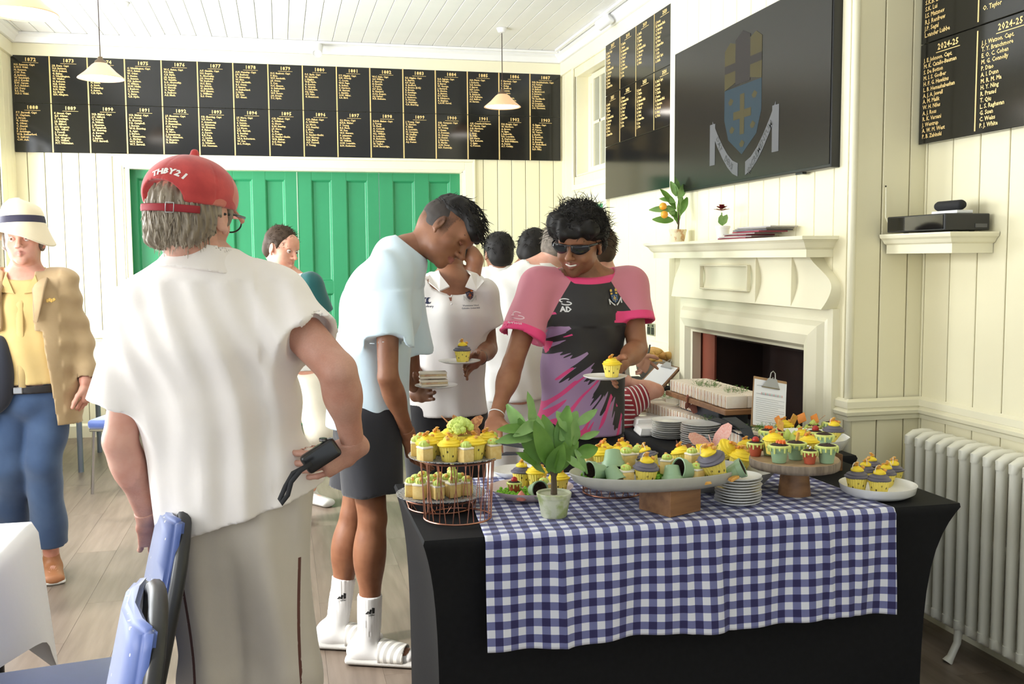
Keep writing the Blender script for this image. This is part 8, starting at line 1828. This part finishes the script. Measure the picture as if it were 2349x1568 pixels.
# ---- radiator
cream_rad = mat('cream painted radiator', (.76, .74, .64), .35, spec=.5)
r = empty('radiator', (2.47, 2.6, 0), label='cream cast iron column radiator against the right wall', cat='radiator')
def section(bm):
    z0, z1 = .12, .80
    for x in (-.052, 0, .052): tube(bm, [(x, 0, z0+.02), (x, 0, z1-.02)], [(.0165, .021), (.0165, .021)], 12, flat=(0, 1, 0))
    for z, sg in ((z1, 1), (z0, -1)):
        pts = [(-.060, z-sg*.040), (-.058, z-sg*.016), (-.035, z-sg*.003), (0, z), (.035, z-sg*.003), (.058, z-sg*.016), (.060, z-sg*.040)]
        tube(bm, [(x, 0, q) for x, q in pts], [.016]+[.0205]*5+[.016], 10)
    for z in (z0+.02, .46, z1-.055): tube(bm, [(0, -.033, z), (0, .033, z)], .018, 8)
s0 = part('section', section, cream_rad, r); s0.location = (0, .84, 0)
for k in range(1, 30): d_ = s0.copy(); COL.objects.link(d_); d_.location = (0, .84-.0645*k, 0)
for k in (5, 24):
    o = part('foot', lambda bm: tube(bm, [(0, 0, .14), (-.005, 0, .07), (-.030, 0, .02), (-.045, 0, .0)], [.016, .014, .014, .020], 10), cream_rad, r); o.location = (-.055, .84-.0645*k, .002)
# ---------------------------------------------------------------- chairs, tables at the left
bluef = noisy(mat('royal blue dotted fabric', (.035, .075, .27), .55, sheen=.8), (.045, .09, .32), 40, .5); nt, N, L, b = NT(bluef)  # window sheen put into the blue as a lighter base colour
tc = nd(nt, 'ShaderNodeTexCoord'); vo = nd(nt, 'ShaderNodeTexVoronoi', i_Scale=30., i_Randomness=0.); L.new(tc.outputs['Object'], vo.inputs['Vector'])
cur = b.inputs['Base Color'].links[0].from_socket; L.new(mixc(nt, mth(nt, 'LESS_THAN', vo.outputs['Distance'], .10), cur, (.55, .55, .45)), b.inputs['Base Color'])
blackm = mat('black painted chair frame', (.02, .02, .022), .4); chrome = mat('chrome tube', (.6, .6, .62), .2, metal=1)
def chair(label, fm=blackm, rake=.22):
    """faces +Y of its own; origin on the floor under the seat"""
    r = empty('banquet_chair', (0, 0, 0), label=label, cat='chair')
    part('seat', lambda bm: box(bm, (0, 0, .455), (.43, .43, .06), bev=.022, seg=3), bluef, r)
    part('seat_frame', lambda bm: box(bm, (0, 0, .418), (.41, .41, .02), bev=.004), fm, r)
    def yb(z): return -.215-rake*(z-.45)
    def bk(bm):
        n = 12; rows = []
        for j in range(n+1):
            t = j/n; z = .52+.39*t; hw = .195*(1 if t < .55 else math.sqrt(max(0.04, 1-((t-.55)/.50)**2*.55)))
            rows.append([bm.verts.new((hw*s_, yb(z)+.022*(1-s_*s_)*1.2+o_, z)) for s_ in (-1, -.6, 0, .6, 1) for o_ in (0,)])
        fr = rows; bk_ = [[bm.verts.new(v.co+Vector((0, -.030, 0))) for v in row] for row in rows]
        for a_, b_, c_, d_ in zip(fr[:-1], fr[1:], bk_[:-1], bk_[1:]):
            for k in range(4): bm.faces.new((a_[k], a_[k+1], b_[k+1], b_[k])); bm.faces.new((c_[k+1], c_[k], d_[k], d_[k+1]))
            bm.faces.new((a_[0], b_[0], d_[0], c_[0])); bm.faces.new((a_[4], c_[4], d_[4], b_[4]))
        bm.faces.new(fr[-1]+bk_[-1][::-1]); bm.faces.new(fr[0][::-1]+bk_[0])
        bmesh.ops.remove_doubles(bm, verts=bm.verts, dist=1e-4); bmesh.ops.recalc_face_normals(bm, faces=bm.faces); bmesh.ops.bevel(bm, geom=[e for e in bm.edges if len(e.link_faces) == 2 and e.calc_face_angle(0) > .8], offset=.009, segments=3, affect='EDGES')
    part('back_pad', bk, bluef, r, True, 75)
    pts = [(-.205, yb(.44), .40)]+[(-.205, yb(z), z) for z in (.5, .62, .72)]+[(-.205+.205*(1-math.cos(a)), yb(.74+.18*math.sin(a)), .74+.18*math.sin(a)) for a in np.linspace(.2, PI/2, 6)]; pts += [(-x, y, z) for x, y, z in pts[:-1][::-1]]
    part('back_frame', lambda bm: tube(bm, [(x, y-.030, z) for x, y, z in pts], .0165, 10), fm, r)
    for sx in (-1, 1):
        part('leg', lambda bm: tube(bm, [(sx*.19, .18, .42), (sx*.205, .20, 0)], .0115, 8), fm, r); part('leg', lambda bm: tube(bm, [(sx*.195, -.19, .43), (sx*.205, -.235, 0)], .0115, 8), fm, r)
    return r
ca = at(388, 1135, z=.90)
def place_chair(o, top_far, az, rz_off=0):
    """stand a chair so that the far top corner of its back meets the given point; az = direction in which the back recedes"""
    rz = az-PI/2+PI/2   # seat faces left of the receding direction
    f = A(-math.sin(rz), math.cos(rz)) # facing
    return rz
azr = math.radians(90+9); d_ = A(math.cos(azr), math.sin(azr)); fc = A(-d_[1], d_[0])     # back recedes along d_, seat faces fc
def seat_chair(o, corner):
    c0 = A(corner[0], corner[1])-d_*.17+fc*(.215+.22*.45+.01); o.location = (c0[0], c0[1], 0); o.rotation_euler = (0, 0, math.atan2(fc[1], fc[0])-PI/2)
c1 = chair('blue dotted banquet chair seen edge on beside the person in the red cap'); seat_chair(c1, ca)
c2 = dup(c1, label='nearest blue banquet chair, its back edge on at the bottom of the picture'); seat_chair(c2, at(322, 1325, z=.90))
# white clothed table
wc = at(72, 1196, z=.755); tw_ = clothm('white table linen', (.86, .84, .84), (.82, .80, .80), scale=3)
tX, tY = float(wc[0]), float(wc[1]); X0t, Y0t = tX-.62, tY-1.5
bm = bmesh.new(); rings = []; NP = 160; per = []
cx_, cy_ = (X0t+tX)/2, (Y0t+tY)/2; hx, hy = (tX-X0t)/2, (tY-Y0t)/2
for k in range(NP):
    t = 2*PI*k/NP; c_, s_ = math.cos(t), math.sin(t); m_ = max(abs(c_), abs(s_)); per.append((c_/m_, s_/m_, t))
for lev in range(0, 15):
    ring = []
    for x, y, t in per:
        cor_ = (min(abs(x), abs(y)))**6; dz = 0; out = 0
        if lev == 0: sc_ = .97; z = .757
        elif lev == 1: sc_ = 1.; z = .755
        else:
            q = (lev-1)/13; ln = .27+.20*cor_; z = .755-ln*q; out = .012+(.03+.05*cor_)*q*math.sin(t*11+1.2)*(1-cor_*.5)+.05*q*cor_; sc_ = 1.
        ring.append(bm.verts.new((cx_+x*(hx*sc_)+(x*out), cy_+y*(hy*sc_)+(y*out), z)))
    rings.append(ring)
for a_, b_ in zip(rings[:-1], rings[1:]):
    for k in range(NP): bm.faces.new((a_[k], a_[(k+1) % NP], b_[(k+1) % NP], b_[k]))
bm.faces.new(rings[0]); o = bmo('tablecloth', bm, tw_, None, True); o.data.set_sharp_from_angle(angle=math.radians(70)); setp(o, 'white linen cloth over the table at the lower left corner', 'tablecloth')
r = empty('dining_table', (cx_, cy_, 0), label='table hidden under the white cloth at the lower left', cat='table')
part('table_top', lambda bm: box(bm, (0, 0, .738), (hx*2-.02, hy*2-.02, .025)), wood, r, False)
for sx in (-1, 1):
    for sy in (-1, 1): part('leg', lambda bm: tube(bm, [(sx*(hx-.08), sy*(hy-.10), 0), (sx*(hx-.08), sy*(hy-.10), .726)], .016, 10), blackm, r)
# chair with a pale frame at the left edge
c3 = chair('blue chair with a pale rounded frame at the left edge behind the white table', mat('champagne frame', (.45, .42, .36), .35, metal=.5)); c3.location = (-1.72, 3.22, 0); c3.rotation_euler = (0, 0, math.radians(165))
# folding table and chairs at the far left
r = empty('folding_table', (-1.60, 7.95, 0), label='pale folding table with a blue edge by the far left wall', cat='table')
part('table_top', lambda bm: box(bm, (0, 0, .70), (1.0, .86, .024), bev=.002), mat('pale beech top', (.62, .48, .32), .4), r, False); part('edge_strip', lambda bm: (box(bm, (0, -.432, .70), (1.004, .006, .028)), box(bm, (.503, 0, .70), (.006, .87, .028))), mat('blue edge strip', (.03, .05, .22), .5), r, False)
greyt = mat('grey blue steel leg', (.28, .33, .42), .3, metal=.5)
for lx, ly in ((.17, -.40), (.17, .36), (-.44, -.40), (-.44, .36)): part('leg', lambda bm: tube(bm, [(lx, ly, 0), (lx, ly, .69)], .019, 10), greyt, r)
chrc = chair('blue chair with chrome legs beyond the arm of the person in the red cap', chrome); chrc.location = (-.98, 6.95, 0); chrc.rotation_euler = (0, 0, math.radians(75))
dup(chrc, (-.75, 7.45, 0), (0, 0, math.radians(100)), label='second chrome legged chair behind the first, near the green doors')
for k in range(4): dup(c1, (-1.72, 7.02, .085*k), (0, 0, math.radians(-100)), label='%s stacked blue chair behind the person in the sand jacket' % ('lowest', 'second', 'third', 'top')[k], group='stacked chairs at the far left')
# dark shoulder bag of the man in the hat
garment_ = [Ell(at(4, 850, y=4.85), (.055, .06, .16), k=.03), Ell(at(-14, 880, y=4.85), (.07, .06, .14), k=.03)]
V, Q = nets(garment_, *bounds(garment_), .008); o = vmesh('shoulder_bag', [(V, Q)], clothm('navy bag cloth', (.02, .022, .035))); setp(o, 'dark shoulder bag hanging at the side of the person in the sand jacket', 'bag')
